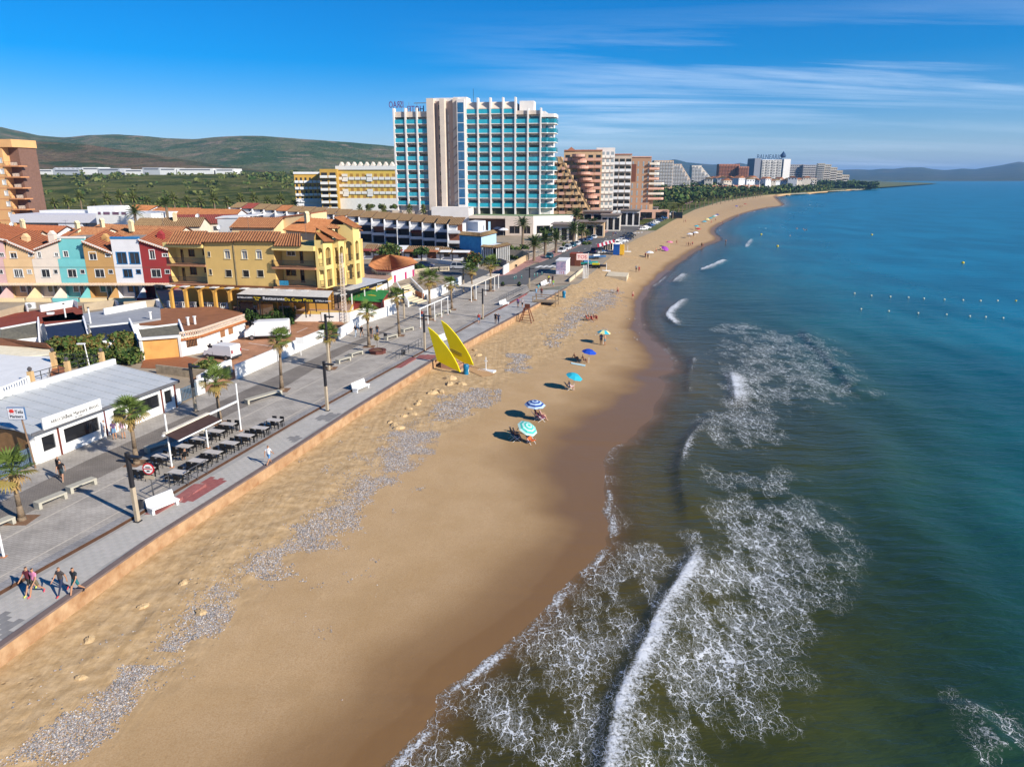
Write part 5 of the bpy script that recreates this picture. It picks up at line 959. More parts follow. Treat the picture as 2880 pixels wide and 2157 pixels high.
for a in [
 ('brown roofed house behind the peach terraced house', 50, 650, 0, 150, 9, 12, 8, CRM, TILE2, 2.2, 0, 0, True), ('large brown tiled roof house with white gable behind the cream terraced house', 120, 634, 0, 158, 14, 12, -20, WHT, TILE2, 3.0, None, 0, True),
 ('tiled house with pink chimney behind the turquoise terraced house', 265, 640, 0, 150, 10, 11, -25, CRM, TILE, 2.4, None, 0, True), ('tiled house with cream dormer behind the white terraced house', 330, 632, 0, 163, 12, 10, -30, CRM, TILE, 2.2, None, 0, True),
 ('wide brown tiled house left of the yellow building roofs', 430, 636, 0, 150, 15, 13, -12, CRM, TILE, 3.2, None, 0, True), ('olive roofed house with two small windows behind the red house', 455, 614, 0, 190, 12, 9, -10, CRM, TILEB, 2.4, None, 3, False),
 ('white gabled house with orange roof in front of the palms', 410, 578, 0, 240, 15, 14, -38, WHT, TILE3, 3.0, None, 3, False), ('long orange roofed house behind the old quarter palms', 480, 585, 0, 235, 20, 10, -5, WHT, TILE3, 2.4, None, 0, False),
 ('orange roofed house between two white party walls', 560, 588, 0, 225, 22, 10, -8, WHT, TILE3, 2.2, None, 0, False), ('orange roofed house left of the white gabled row', 625, 589, 0, 215, 12, 9, -10, WHT, TILE3, 2.0, None, 0, False),
 ('dark red roofed house with a satellite dish', 580, 604, 0, 190, 15, 9, 10, CRM, pm('dark_red_roof', (.26,.05,.045), .85, .15, 1), 1.8, None, 2, False), ('small tan roofed house in front of the dark red roof', 520, 612, 0, 180, 9, 8, 5, CRM, TILEB, 1.8, None, 0, True),
 ('cream house with tile capped tower behind the yellow building', 735, 612, 0, 150, 9, 8, -8, PCH, TILE, 1.6, None, 0, False), ('peach house with long tiled roof behind the arched sea end', 905, 616, 0, 140, 13, 8, -42, PCH, TILE3, 2.0, None, 0, True)]: gable(*a)
WB_ = thing('white_block', 'plain white block with two small windows above the yellow building roof', 'house', (atY(660,620,165).x,165,0), math.radians(-10), 'houses of the old quarter'); ztw = atY(660,617,165).z
mb = MB(); hs = [(-1.6,-.4,ztw-2.6,ztw-2.0),(.2,1.3,ztw-2.6,ztw-2.0)]; holes(mb,-4.3,4.0,0,ztw,hs,0,.15); mb.box(-4.3,4,.2,7,ztw-.3,ztw); mb.add([(4,0,0),(4,7,0),(4,7,ztw),(4,0,ztw)],[(0,1,2,3)]); mb.build('wall', WP, WB_)
for h in hs: window(WB_, *h, 0, .15, mull=0)
MB().slab([(-4.6,-.3,ztw+.3),(5,1.0,ztw+.9),(5.5,4,ztw+1.1),(-4.6,3,ztw+.6)], .2).build('canopy_roof', WP, WB_)
PC_ = thing('peach_block', 'peach rendered block between white block and arched yellow end', 'house', (atY(790,640,150).x,150,0), math.radians(-12), 'houses of the old quarter'); ztp = atY(790,617,150).z
mb = MB(); mb.profy([(-7.5,0),(7,0),(7,ztp+1.2),(-7.5,ztp-.6)], 0, 7); mb.build('wall', stucco('peach_block', PCH), PC_); MB().slab([(-7.6,-.2,ztp-.5),(7.1,-.2,ztp+1.3),(7.1,7,ztp+1.5),(-7.6,7,ztp-.3)], .14).build('roof', TILE2, PC_)
# long white hall
WH = thing('white_hall', 'long white flat roofed building with grey fascia in front of the orange tower', 'building', (atY(29,620,215).x,215,0), math.radians(-4)); fw_ = Fr(WH.location, -4); zt_ = fw_.uz(150,604)[1]; zb_ = fw_.uz(150,627)[1]; x1 = fw_.uz(288,610)[0]; x2 = fw_.uz(440,600)[0]
MB().box(0, x1, 0, 16, zb_, zt_).build('fascia_block', pm('hall_grey', (.60,.59,.63), .8, .05), WH); MB().box(1.5, x1-1, 2.0, 15, 0, zb_).build('recessed_wall', pm('hall_blue_grey', (.22,.23,.27), .8, .2), WH)
MB().box(x1+.02, x2, -3, 14, 0, fw_.uz(400,600)[1]).build('white_wing', WP, WH); MB().box(fw_.uz(190,590)[0], fw_.uz(270,590)[0], 9, 18, zt_-.02, zt_+2.0).build('roof_room', WP, WH); MB().box(2, x1, 10, 16.4, zt_, zt_+.7).build('roof_parapet', WP, WH)
MB().box(fw_.uz(163,640)[0], fw_.uz(230,640)[0], .4, 3, 0, zb_-.01).build('white_bay', pm('wing_white', (.66,.66,.68), .8), WH); window(WH, fw_.uz(196,650)[0], fw_.uz(208,650)[0], zb_-2.2, zb_-.7, .4, .1, mull=0, sill=False)
ys_ = [fw_.uz(a,600)[0] for a in (290,305,330,355,375)]
for k in range(4): MB().box(ys_[k]+.4, ys_[k+1]-.4, -3.03, -2.9, fw_.uz(300,603)[1], fw_.uz(300,595)[1]).build('window', glass('mauve_glass', (.16,.09,.14)), WH)
# orange tower at the left edge
OT = thing('orange_tower', 'orange apartment tower with cantilevered balconies at the left edge', 'building', (atY(0,500,230).x,230,0), math.radians(-6)); fo = Fr(OT.location, -6); ORG = stucco('orange', (.72,.40,.17)); ORB = stucco('orange_band', (.60,.27,.12))
xr = fo.uz(20,500)[0]; ztop_ = fo.uz(20,392)[1]; flh = (fo.uz(20,437)[1]-fo.uz(20,590)[1])/5; z0 = fo.uz(20,437)[1]-flh*12
mb = MB(); hs = [(xr-1.9,xr-.6,z0+flh*k+1.0,z0+flh*k+2.5) for k in range(6,12)]; z0_ = 0
holes(mb, -12, xr, 0, ztop_-2.3, hs, 0, .2); mb.add([(xr,0,0),(xr,10,0),(xr,10,ztop_),(xr,0,ztop_)], [(0,1,2,3)]); mb.box(-12, xr+3.8, -.3, 10, ztop_-2.3, ztop_); mb.build('wall', ORG, OT)
for h in hs: window(OT, *h, 0, .2, gm=pm('white_shutter', (.68,.66,.62), .7, .05), mull=0)
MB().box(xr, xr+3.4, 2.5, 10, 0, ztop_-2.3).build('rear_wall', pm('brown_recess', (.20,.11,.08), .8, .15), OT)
for k in range(5, 12):
    z_ = z0+flh*k; MB().box(-12, xr+.02, -.04, .0, z_-.15, z_+.15).build('band', ORB, OT); s_ = MB().box(xr+.02, xr+5.0, -.5, 3, z_-.15, z_+.2).build('balcony_slab', ORB, OT); railing(OT, [(xr+.1,-.4,z_+.2),(xr+4.9,-.4,z_+.2)], 1.1, .5, IRON, .02); MB().box(xr+1.0, xr+3.2, 1.2, 1.25, z_+.2, z_+1.2).build('awning_cloth', pm('balcony_cream', (.66,.56,.45), .8, .1), OT)
# ---------------------------------------------------------------- white gabled row (stepped units with brown roofs)
NU = 20; xs_px = np.concatenate([np.linspace(648,905,9)[:-1], np.linspace(905,1297,12)]); WROW = pm('row_white', (.66,.66,.67), .8, .06, .6); LOG = pm('loggia_shade', (.035,.028,.03), .8, .4, 2); AWS = [pm('awning_red', (.26,.05,.04), .8, .2), pm('awning_rust', (.33,.12,.05), .8, .2), pm('awning_navy', (.02,.03,.07), .7, .2), pm('door_brown', (.20,.075,.04), .7, .2)]
ORD = ['first','second','third','fourth','fifth','sixth','seventh','eighth','ninth','tenth','eleventh','twelfth','thirteenth','fourteenth','fifteenth','sixteenth','seventeenth','eighteenth','nineteenth','twentieth']
for i in range(19):
    t = i/18; y = 300+(222-300)*t; xa_, xb_ = xs_px[i], xs_px[i+1]; pyr = np.interp((xa_+xb_)/2, [650,900,1080,1297], [572,588,602,618]); c = atY(xa_, pyr, y); c2 = atY(xb_, pyr, y); w_ = c2.x-c.x
    r = thing('row_house', ORD[i]+' white stepped row house from the left with a '+('dark red' if i == 1 else 'brown')+' pitched roof', 'house', (c.x,y,0), math.radians(-9), 'white stepped row houses'); zr = c.z; zw = zr-1.5; z1 = zw-2.5; z2 = z1-3.0
    mb = MB(); mb.box(.0, w_*.58, 0, 7, max(0,z2-2), zw); mb.box(w_*.58, w_-.02, 2.2, 7, max(0,z2-2), zw); mb.box(-.12, .1, -1.6, 7, 0, zw-.0); mb.box(.1, w_-.12, -1.5, -1.35, z1-.15, z1+.75); mb.box(.1, w_-.12, -1.5, 0, z1-.2, z1-.0); mb.box(.1, w_-.12, -1.5, -1.35, z2-.15, z2+.75); mb.box(.1, w_-.12, -1.5, 0, z2-.2, z2-.0); mb.build('wall', WROW, r)
    if i > 7:
        MB().box(.12, w_-.14, -.02, .3, z2+.0, z1-.22).build('loggia', LOG if i % 3 else AWS[3], r); MB().box(.12, w_-.14, -.02, .3, max(0,z2-3), z2-.22).build('loggia', LOG, r)  # near-black panels flush with the wall stand in for the loggia shade
        if i % 2: MB().slab([(.15,-1.2,z1-.9),(w_-.2,-1.2,z1-.9),(w_-.2,-.1,z1-.25),(.15,-.1,z1-.25)], .05).build('awning', AWS[(i*7)%3], r)
    MB().box(w_*.58+.05, w_-.1, 2.12, 2.2, zw-2.4, zw-.1).build('glass_door', LOG if i % 3 else AWS[3], r)  # dark door panel also carries the shade of the upper recess
    proof('roof', r, (-.2,-.6,zw-.1), (w_+.1,-.6,zw-.1), (w_+.1,6,zr+.25), (-.2,6,zr+.25), AWS[0] if i == 1 else (TILE3 if i == 4 else TILEB), .5)
# low houses in front of the row
LOW = [(1018,1050,'brown roofed low house at the left of the low row','brown'),(1052,1100,'low house with brown roof and red awning behind the seafront tree','brown'),(1105,1136,'low house with white sheet roof','white'),(1138,1185,'low house with orange scalloped awning','brown'),(1187,1237,'low house with air conditioner and brown timber front','brown'),(1239,1272,'low white house with a dark grey window','brown'),(1274,1325,'low white house with grey bow window and tiled roof','tile')]
for i, (a_, b_, lab, k) in enumerate(LOW):
    y = 196-4*i/6; c, c2 = atY(a_,712,y), atY(b_,712,y); w_ = c2.x-c.x; r = thing('low_house', lab, 'house', (c.x,y,0), math.radians(-6), 'low houses by the side street'); ze = atY(a_,708+i,y).z; zr = atY(a_,688+i*1.6,y+4).z
    mb = MB(); h = [(w_*.3,w_*.8,.5 if i in (4,3) else 1.0,2.3)]; holes(mb, 0, w_, 0, ze, h, 0, .2); mb.add([(w_,0,0),(w_,6,0),(w_,6,zr),(w_,0,ze)], [(0,1,2,3)]); mb.add([(0,0,0),(0,6,0),(0,6,zr),(0,0,ze)], [(3,2,1,0)]); mb.build('wall', WROW, r)
    window(r, *h[0], 0, .2, fm=AWS[3] if i in (3,4) else pm('dark_frame', (.06,.055,.055), .6), gm=DKW if i != 4 else AWS[3], mull=2)
    if k == 'white': MB().slab([(-.1,-.3,ze),(w_+.1,-.3,ze),(w_+.1,5,zr),(-.1,5,zr)], .12).build('roof', WP, r)
    else: proof('roof', r, (-.1,-.4,ze), (w_+.1,-.4,ze), (w_+.1,5,zr), (-.1,5,zr), TILE2 if k == 'tile' else TILEB, .5)
    MB().slab([(0.1,-1.5,2.35),(w_-.1,-1.5,2.35),(w_-.1,0,2.75),(.1,0,2.75)], .06).build('awning', AWS[(0,0,0,1,1,1,0)[i]] if i < 5 else WP, r)
    if i == 4: MB().box(w_*.72,w_*.9,1.2,1.8,ze+.3,ze+1.2).build('air_conditioner', WP, r)
wallseg([(1200,737),(1235,742),(1300,750),(1345,752)], 1.0, WP, 'garden_wall', 'curved white garden wall in front of the low houses')
# blue house
BH = thing('blue_house', 'bright blue mural house with tiled eaves and a glazed porch', 'house'); bA, bB, bC = atY(1293,700,196), atY(1354,712,190), atY(1396,702,203); BLU = pm('mural_blue', (.03,.24,.50), .8, .2, 1.2, col2=(.06,.34,.62)); LBL = pm('pale_blue', (.40,.60,.72), .8, .08)
zt_ = atY(1354,664,190).z; mb = MB(); pA, pB, pC = bA.xy[:], bB.xy[:], bC.xy[:]; pD = (bA.x+bC.x-bB.x, bA.y+bC.y-bB.y)
mb.add([(*pA,0),(*pB,0),(*pB,zt_),(*pA,zt_)], [(0,1,2,3)], 0); mb.add([(*pB,0),(*pC,0),(*pC,zt_),(*pB,zt_)], [(0,1,2,3)], 1); mb.add([(*pA,zt_),(*pB,zt_),(*pC,zt_),(*pD,zt_)], [(0,1,2,3)], 1); mb.build('wall', [BLU, LBL], BH)
cen = Vector(((bA.x+bC.x)/2,(bA.y+bC.y)/2,0)); ex_ = lambda p, k: ((p[0]-cen.x)*k+cen.x, (p[1]-cen.y)*k+cen.y)
for a_, b_ in ((pA,pB),(pB,pC)): proof('eave', BH, (*ex_(a_,1.06),zt_-.1), (*ex_(b_,1.06),zt_-.1), (*ex_(b_,.85),zt_+.7), (*ex_(a_,.85),zt_+.7), TILEB, .5)
MB().prism([ex_(p,.8) for p in (pA,pB,pC,pD)], zt_, zt_+.5).build('roof_deck', WROW, BH); MB().prism([(*pD,)]+[((pD[0]+pA[0])/2,(pD[1]+pA[1])/2), ((pA[0]+pC[0])/2,(pA[1]+pC[1])/2), ((pD[0]+pC[0])/2,(pD[1]+pC[1])/2)], zt_+.4, zt_+3.0).build('upper_room', WP, BH)
MB().box(bC.x-2.2,bC.x-1.6,bC.y-.5,bC.y,zt_,zt_+2.9).build('blue_chimney', LBL, BH)
qa, qb, qc = atY(1355,724,184), atY(1391,730,181), atY(1432,722,190); zp = atY(1391,696,181).z
po = MB(); po.prism([qa.xy[:],qb.xy[:],qc.xy[:],(qa.x+qc.x-qb.x,qa.y+qc.y-qb.y)], zp-.25, zp); po.build('porch_roof', WP, BH)
for a_, b_ in ((qa,qb),(qb,qc)):
    n = 7
    for k in range(n+1): p = a_.lerp(b_,k/n); MB().box(p.x-.12,p.x+.12,p.y-.12,p.y+.12,0,zp-.25).build('porch_post', WP, BH)
    d = (b_-a_).normalized(); nn = Vector((-d.y,d.x,0))*.3; MB().prism([(a_+nn).xy[:],(b_+nn).xy[:],(b_+nn*1.2).xy[:],(a_+nn*1.2).xy[:]], 0, zp-.26).build('porch_glass', DKW, BH)
    proof('porch_eave', BH, (*(a_-nn*1.5).xy,zp-.05), (*(b_-nn*1.5).xy,zp-.05), (*(b_+nn*2).xy,zp+.35), (*(a_+nn*2).xy,zp+.35), TILEB, .4)
wallseg([(1330,735),(1400,742),(1425,752)], 1.6, pm('grey_fence', (.35,.32,.29), .8, .1), 'garden_fence', 'grey garden fence in front of the blue house'); wallseg([(1417,773),(1432,764)], 2.0, WP, 'gate_wall', 'white gate wall at the red pavement corner'); wallseg([(1432,764),(1465,743),(1486,732)], 1.6, stucco('tan_stone', (.52,.38,.22)), 'stone_wall', 'tan stone garden wall along the red pavement')
gate('pale barred fence beside the road palms', G(1486,734,0), G(1560,697,0), 1.8, pm('fence_cream', (.6,.55,.45), .7, .1), 40)
wallseg([(1430,722),(1470,724),(1487,733)], 1.9, pm('grey_brown_fence', (.26,.21,.17), .85, .15), 'hotel_fence', 'grey brown fence between glazed porch and hotel garden')
# pink trimmed pavilion
PV_ = thing('pavilion', 'white pavilion with orange hipped tile roof and magenta trim', 'pavilion'); k = [(1036,762,120),(1060,772,117),(1103,792,112.5),(1165,775,124),(1150,762,134),(1060,752,132)]
pts_ = [G(1047,785,TZ*.0), G(1062,795,0), G(1103,797,0), G(1166,776,0), G(1150,762,0), G(1060,757,0)]; MAG = pm('magenta_paint', (.42,.03,.12), .7, .1); zw = atY(1103,757,pts_[2].y).z; cen = sum(pts_, Vector())/6
MB().prism([p.xy[:] for p in pts_], 0, zw-.5).build('wall', WP, PV_); MB().prism([(cen+(p-cen)*1.03).xy[:] for p in pts_], zw-.5, zw).build('magenta_band', MAG, PV_)
apx = atY(1096,718,cen.y); 
for i in range(6):
    a_, b_ = cen+(pts_[i]-cen)*1.12, cen+(pts_[(i+1)%6]-cen)*1.12; ap = Vector((cen.x,cen.y,apx.z)); proof('roof_tiles', PV_, (*a_.xy,zw-.05), (*b_.xy,zw-.05), ap, ap+(a_-b_)*.002, TILE3, .35)
for u in (.08,.55,.9):
    p, q_ = pts_[2].lerp(pts_[3],u), pts_[2].lerp(pts_[3],u+.08); d = (q_-p).normalized(); nn = Vector((d.y,-d.x,0))*.05; MB().prism([(p+nn).xy[:],(q_+nn).xy[:],q_.xy[:],p.xy[:]], .02, 1.5).build('magenta_panel', MAG, PV_)
for i in (0,1):
    for k in range(3):
        p, q_ = pts_[i].lerp(pts_[i+1],(k+.08)/3), pts_[i].lerp(pts_[i+1],(k+.85)/3); d = (q_-p).normalized(); nn = Vector((d.y,-d.x,0))*.04; MB().prism([(p+nn).xy[:],(q_+nn).xy[:],q_.xy[:],p.xy[:]], .15, zw-.9).build('glazing', glass('pale_glass', (.30,.38,.38), .15), PV_)
balustrade('balustrade', 'cream balustrade beside the pink trimmed pavilion', [(1170,770),(1205,765),(1235,763),(1262,762)], 0, .9, pm('cream_stone', (.70,.58,.40), .85, .08))
# ramp and stairs beside it
ST = thing('stairway', 'cream stairway with white side walls going up from the promenade', 'stairs'); s0, s1, t0, t1 = G(1150,862,0), G(1205,845,0), G(1120,828,0), G(1160,815,0)
for k in range(9):
    a_, b_ = s0.lerp(t0,k/9), s1.lerp(t1,k/9); c_, d_ = s0.lerp(t0,(k+1.05)/9), s1.lerp(t1,(k+1.05)/9); MB().prism([a_.xy[:],b_.xy[:],d_.xy[:],c_.xy[:]], -.02, .16*(k+1)).build('step', pm('step_cream', (.66,.56,.38), .85, .08), ST)
for a_, b_ in ((s0,t0),(s1,t1)):
    d = (b_-a_).normalized(); nn = Vector((-d.y,d.x,0))*.25; mb = MB(); e = b_+d*1; v = [a_-d*.6,e]; mb.add([(*(a_-d*.6).xy,-.05),(*e.xy,-.05),(*e.xy,2.4),(*(a_-d*.6).xy,1.0)]+[(*(a_-d*.6+nn).xy,-.05),(*(e+nn).xy,-.05),(*(e+nn).xy,2.4),(*(a_-d*.6+nn).xy,1.0)], [(0,1,2,3),(7,6,5,4),(3,2,6,7),(0,3,7,4),(1,5,6,2)]); mb.build('side_wall', WP, ST)
wallseg([(1190,845),(1225,838),(1260,822),(1298,800)], 1.7, WP, 'curved_wall', 'curved white wall with dark mural by the pergolas'); wallseg([(1168,838),(1190,845)], 1.3, pm('rust_panel', (.28,.10,.04), .8, .2), 'rust_panel', 'rust coloured planter panel beside the stairway')
# clipped hedges and shrubs come with the plants
# ================================================================ hotel
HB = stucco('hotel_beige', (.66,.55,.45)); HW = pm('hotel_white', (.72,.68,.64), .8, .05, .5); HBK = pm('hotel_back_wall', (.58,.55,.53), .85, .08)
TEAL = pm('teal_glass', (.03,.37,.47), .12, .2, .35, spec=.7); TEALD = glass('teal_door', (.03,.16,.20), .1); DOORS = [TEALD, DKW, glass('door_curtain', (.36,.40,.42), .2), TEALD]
hx = lambda z: 1080+z*.2414
hy = lambda z: 250+z*.2414
fh = Fr(Vector((atY(1108,600,298).x, 298, 0)), -9); HT = thing('hotel', 'tall white hotel tower with rows of turquoise glass balconies', 'hotel', fh.o, fh.t)
def hu(zx, zy=800, o=0): return fh.uz(hx(zx), hy(zy), o)[0]
def hz(zy, zx=1300, o=0): return fh.uz(hx(zx), hy(zy), o)[1]
RB = 1.9
xL, xC0, xC1 = hu(118), hu(530), hu(962); finsL = [hu(135), hu(268), hu(400), hu(533)]; finsR = [hu(962), hu(1100), hu(1243), hu(1388), hu(1530), hu(1675), hu(1822)]
zl_ = [hz(z, 300) for z in (410,517,625,731,836,941,1046,1151,1252,1352)]; zr_ = [hz(z, 1400) for z in (405,515,622,735,845,950,1055,1165,1272,1380)]; gh = (hz(358,1300)-hz(402,1300))*1.12
zTL, zTC, zTR, zB = hz(268,300), hz(140,600), hz(150,1200), hz(1480,1200)
MB().box(finsL[0], xC0, RB, 17, 4, zTL).build('left_block', HBK, HT); MB().box(xC1, finsR[4], RB, 17, 4, zTR-.3).build('right_block', HBK, HT); MB().box(finsR[4]-.05, finsR[6]+1.5, RB+.02, 16, 4, hz(260,1600)).build('right_block', HBK, HT)
MB().box(finsL[0], xC0, .2, RB, zTL-2.0, zTL).build('roof_fascia', HB, HT); MB().box(finsR[4], finsR[6], .2, RB, hz(300,1600), hz(255,1600)).build('roof_fascia', HB, HT); MB().slab([(xC1,-.0,zTR-2.4),(finsR[4],0,zTR-2.4),(finsR[4],RB,zTR),(xC1,RB,zTR)], .3).build('roof_fascia', HB, HT)
for f in finsL+finsR[:5]: MB().box(f-.28, f+.28, -.55, RB+.05, 4, (zTL+1.3) if f < xC0+.3 else zTR+1.4).build('fin', HW, HT)
for f in finsR[5:]: MB().box(f-.28, f+.28, -.55, RB+.05, 4, hz(225,1700)).build('fin', HW, HT)
k_ = 0
def bay(x0, x1, z, dm):
    s = MB().box(x0+.3, x1-.3, -.12, RB, z-.28, z).build('balcony_slab', HW, HT); MB().box(x0+.3, x1-.3, -.1, -.02, z+.02, z+gh).build('balcony_glass', TEAL, HT)
    w_ = x1-x0; d = MB(); d.box(x0+.6, x1-w_*.22, RB-.06, RB+.02, z+.02, z+2.5).build('glass_door', dm, HT); MB().box(x1-w_*.22, x1-.55, RB-.05, RB+.02, z+.02, z+2.5).build('door_leaf', DKW if random.random() < .55 else TEALD, HT)
for z in zl_:
    for a_, b_ in zip(finsL[:-1], finsL[1:]): bay(a_, b_, z, DOORS[int(rng.integers(4))])
for i, z in enumerate(zr_):
    for j, (a_, b_) in enumerate(zip(finsR[:-1], finsR[1:])): bay(a_, b_, z, DOORS[int(rng.integers(4))])
for a_, b_ in zip(finsR[:4], finsR[1:5]): bay(a_, b_, hz(290,1200), DOORS[int(rng.integers(4))])
xe = hu(2005,800,3)
for i, z in enumerate(zr_):                # rounded corner balconies
    x0 = finsR[6]+.3; pts_ = [(x0,-.2),(x0+2.0,-.2),(x0+2.6,.4),(xe-.8,.6),(xe,1.4),(xe,9),(x0,9)]; MB().prism(pts_, z-.28, z).build('corner_slab', HW, HT); gl = MB()
    for p, q_ in zip(pts_[:5], pts_[1:6]): gl.add([(p[0],p[1],z),(q_[0],q_[1],z),(q_[0],q_[1],z+gh),(p[0],p[1],z+gh)], [(0,1,2,3),(3,2,1,0)])
    gl.build('corner_glass', TEAL, HT); MB().box(x0+1.4, x0+2.2, 1.6, RB, z, z+2.5).build('glass_door', TEALD, HT)
MB().box(finsR[6], xe-1.8, 1.95, 15, 4, hz(290,1900)).build('corner_block', HW, HT); MB().prism([(finsR[6],-.1),(xe-.8,.4),(xe,1.4),(xe,9),(finsR[6],9)], hz(330,1900), hz(290,1900)).build('corner_roof', HW, HT)
# central stair and lift tower
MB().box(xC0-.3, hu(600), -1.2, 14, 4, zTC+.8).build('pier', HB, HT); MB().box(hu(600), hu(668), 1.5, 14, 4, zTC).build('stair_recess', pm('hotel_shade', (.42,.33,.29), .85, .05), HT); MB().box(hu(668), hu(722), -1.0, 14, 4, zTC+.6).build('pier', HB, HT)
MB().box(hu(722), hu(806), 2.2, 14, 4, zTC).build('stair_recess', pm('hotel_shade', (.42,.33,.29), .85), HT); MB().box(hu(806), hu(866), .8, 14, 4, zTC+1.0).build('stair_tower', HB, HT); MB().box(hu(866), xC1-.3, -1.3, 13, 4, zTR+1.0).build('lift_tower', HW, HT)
for zz_ in (215,345,455,562,670,776,882,988,1094,1196,1285): z = hz(zz_, 640); MB().box(hu(638), hu(662), 1.42, 1.52, z-.75, z+.75).build('window', DKW, HT)
for z0_, z1_ in zip((165,290,405,515,622,735,845,950,1055,1165,1275), (280,395,505,612,725,835,940,1048,1155,1265,1350)): MB().box(hu(876), hu(945), -1.36, -1.25, hz(z1_,900), hz(z0_,900)).build('lift_glass', glass('lift_blue', (.03,.13,.26), .08), HT)
for z0_ in (300,415,525,632,740,850,955,1062,1170,1280): MB().box(hu(738), hu(750), 2.12, 2.22, hz(z0_+80,740), hz(z0_,740)).build('slot_window', pm('slot_grey', (.55,.52,.48), .5), HT)
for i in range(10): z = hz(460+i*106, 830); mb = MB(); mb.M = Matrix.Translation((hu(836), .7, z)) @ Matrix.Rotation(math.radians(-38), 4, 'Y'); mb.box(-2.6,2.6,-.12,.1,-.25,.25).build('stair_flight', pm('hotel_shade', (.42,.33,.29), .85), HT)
MB().box(hu(800), hu(955), 3, 10, zTR+.6, hz(88,880)).build('roof_house', HW, HT); MB().box(hu(1560), hu(1725), 4, 10, hz(262,1600), hz(130,1600)).build('roof_house', HW, HT); MB().box(hu(590), hu(790), 2.5, 9, zTC, hz(100,700)).build('roof_house', HW, HT)
MB().cyl((hu(1015),6,zTR),(hu(1015),6,hz(-20,1000)),.08,n=4).build('antenna', IRON, HT)
PUR = pm('sign_purple', (.13,.04,.16), .5); sx0, sx1 = hu(170), hu(435); fr_ = MB()
for u in (0,.35,.7,1): x = sx0+(sx1-sx0)*u; fr_.cyl((x,6,zTL),(x,6,zTL+4.5-u*1.5),.08,n=4)
fr_.bar((hu(320),6,hz(150,400)),(hu(525),6,hz(150,400)),.2,.3); fr_.build('sign_frame', pm('steel_grey', (.18,.2,.22), .5), HT)
t = text('HOTEL', 3.4, PUR, HT, (sx1,6.2,zTL+.3), (math.pi/2,0,math.pi), xs=.72, extrude=.1); t = text('ISRAO', 3.6, PUR, HT, (sx1-8.3,6.2,zTL+2.0), (math.pi/2,0,math.pi), xs=.62, extrude=.1)
# podium
PD = thing('hotel_podium', 'beige low podium with dark windows and green roof deck at the foot of the hotel', 'building', fh.o, fh.t)
def pu(px, py, o): return fh.uz(px, py, o)
x0, z1 = pu(1213,583,-9); x1_ = pu(1318,590,-9)[0]; mb = MB(); hs = [(pu(1216,600,-9)[0],pu(1245,600,-9)[0],1.5,4.6),(pu(1254,600,-9)[0],pu(1278,600,-9)[0],1.5,4.8),(pu(1287,600,-9)[0],pu(1301,600,-9)[0],2.5,5.5)]; holes(mb, x0, x1_, 0, z1, hs, -9, .3); mb.box(x0,x1_,-8.6,0,z1-.4,z1); mb.add([(x1_,-9,0),(x1_,3,0),(x1_,3,z1),(x1_,-9,z1)],[(0,1,2,3)]); mb.build('upper_wing', HW, PD)
for h in hs: window(PD, *h, -9, .3, gm=glass('podium_glass', (.25,.34,.40), .1), mull=1, sill=False)
x2 = pu(1500,612,-14)[0]; zt_ = pu(1450,609,-14)[1]; x0b = pu(1318,612,-14)[0]; mb = MB(); hs = [(pu(1432,640,-14)[0],pu(1462,640,-14)[0],.8,3.6),(pu(1470,640,-14)[0],pu(1492,640,-14)[0],.8,3.6)]; holes(mb, pu(1421,612,-14)[0], x2, 0, zt_, hs, -14, .3); mb.box(x0b,x2,-13.6,2,zt_-.5,zt_); mb.build('front_wing', HB, PD)
for h in hs: window(PD, *h, -14, .3, gm=DKW, mull=1, sill=False, fm=HB)
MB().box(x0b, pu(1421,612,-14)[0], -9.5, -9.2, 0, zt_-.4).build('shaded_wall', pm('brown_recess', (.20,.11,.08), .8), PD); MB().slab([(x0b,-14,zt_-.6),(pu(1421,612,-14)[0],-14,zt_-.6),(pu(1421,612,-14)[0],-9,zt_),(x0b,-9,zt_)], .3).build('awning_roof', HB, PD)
xe2, ye2 = x2+es.dot(fh.ex)*0+14.5, -6.5; e_ = Vector((xe2-x2, 7.5)); L_ = e_.length; mb = MB(); mb.M = Matrix.Translation((x2,-14,0)) @ Matrix.Rotation(math.atan2(7.5,14.5), 4, 'Z'); hs = [(L_*.08,L_*.42,.8,3.8),(L_*.55,L_*.92,.8,3.9)]; holes(mb, 0, L_, 0, zt_+.2, hs, 0, .3); mb.build('sea_wing', HW, PD)
for h in hs: w_ = window(PD, *h, 0, .3, gm=DKW if h[0] < L_*.3 else TEALD, mull=1, sill=False, fm=HW); w_.location = (x2,-14,0); w_.rotation_euler = (0,0,math.atan2(7.5,14.5))
MB().prism([(x2,-13.7),(xe2-.2,-6.4),(xe2,4),(x0b,4),(x0b,-8)], zt_-.25, zt_+.06).build('roof_deck', pm('roof_green', (.20,.27,.14), .9, .15), PD)
bx = MB(); bx.box(pu(1035,600,-5)[0], pu(1213,600,-5)[0], -5, -4.6, 0, pu(1100,592,-5)[1])
for k in range(5): x = pu(1060+k*36,600,-5)[0]; bx.profy([(x-1.5,pu(1100,592,-5)[1]-1.2),(x,pu(1100,592,-5)[1]-.1),(x,pu(1100,592,-5)[1]-2.5)], -6, -5)
bx.build('terrace_wall', HB, PD)
for px_p in range(1420, 1500, 9):          # column feet under the right block
    pass
MB().box(finsR[1], finsR[5], 1.0, RB, 4, zr_[-1]-.4).build('undercroft', pm('dark_green_wall', (.05,.06,.04), .8, .1), PD)
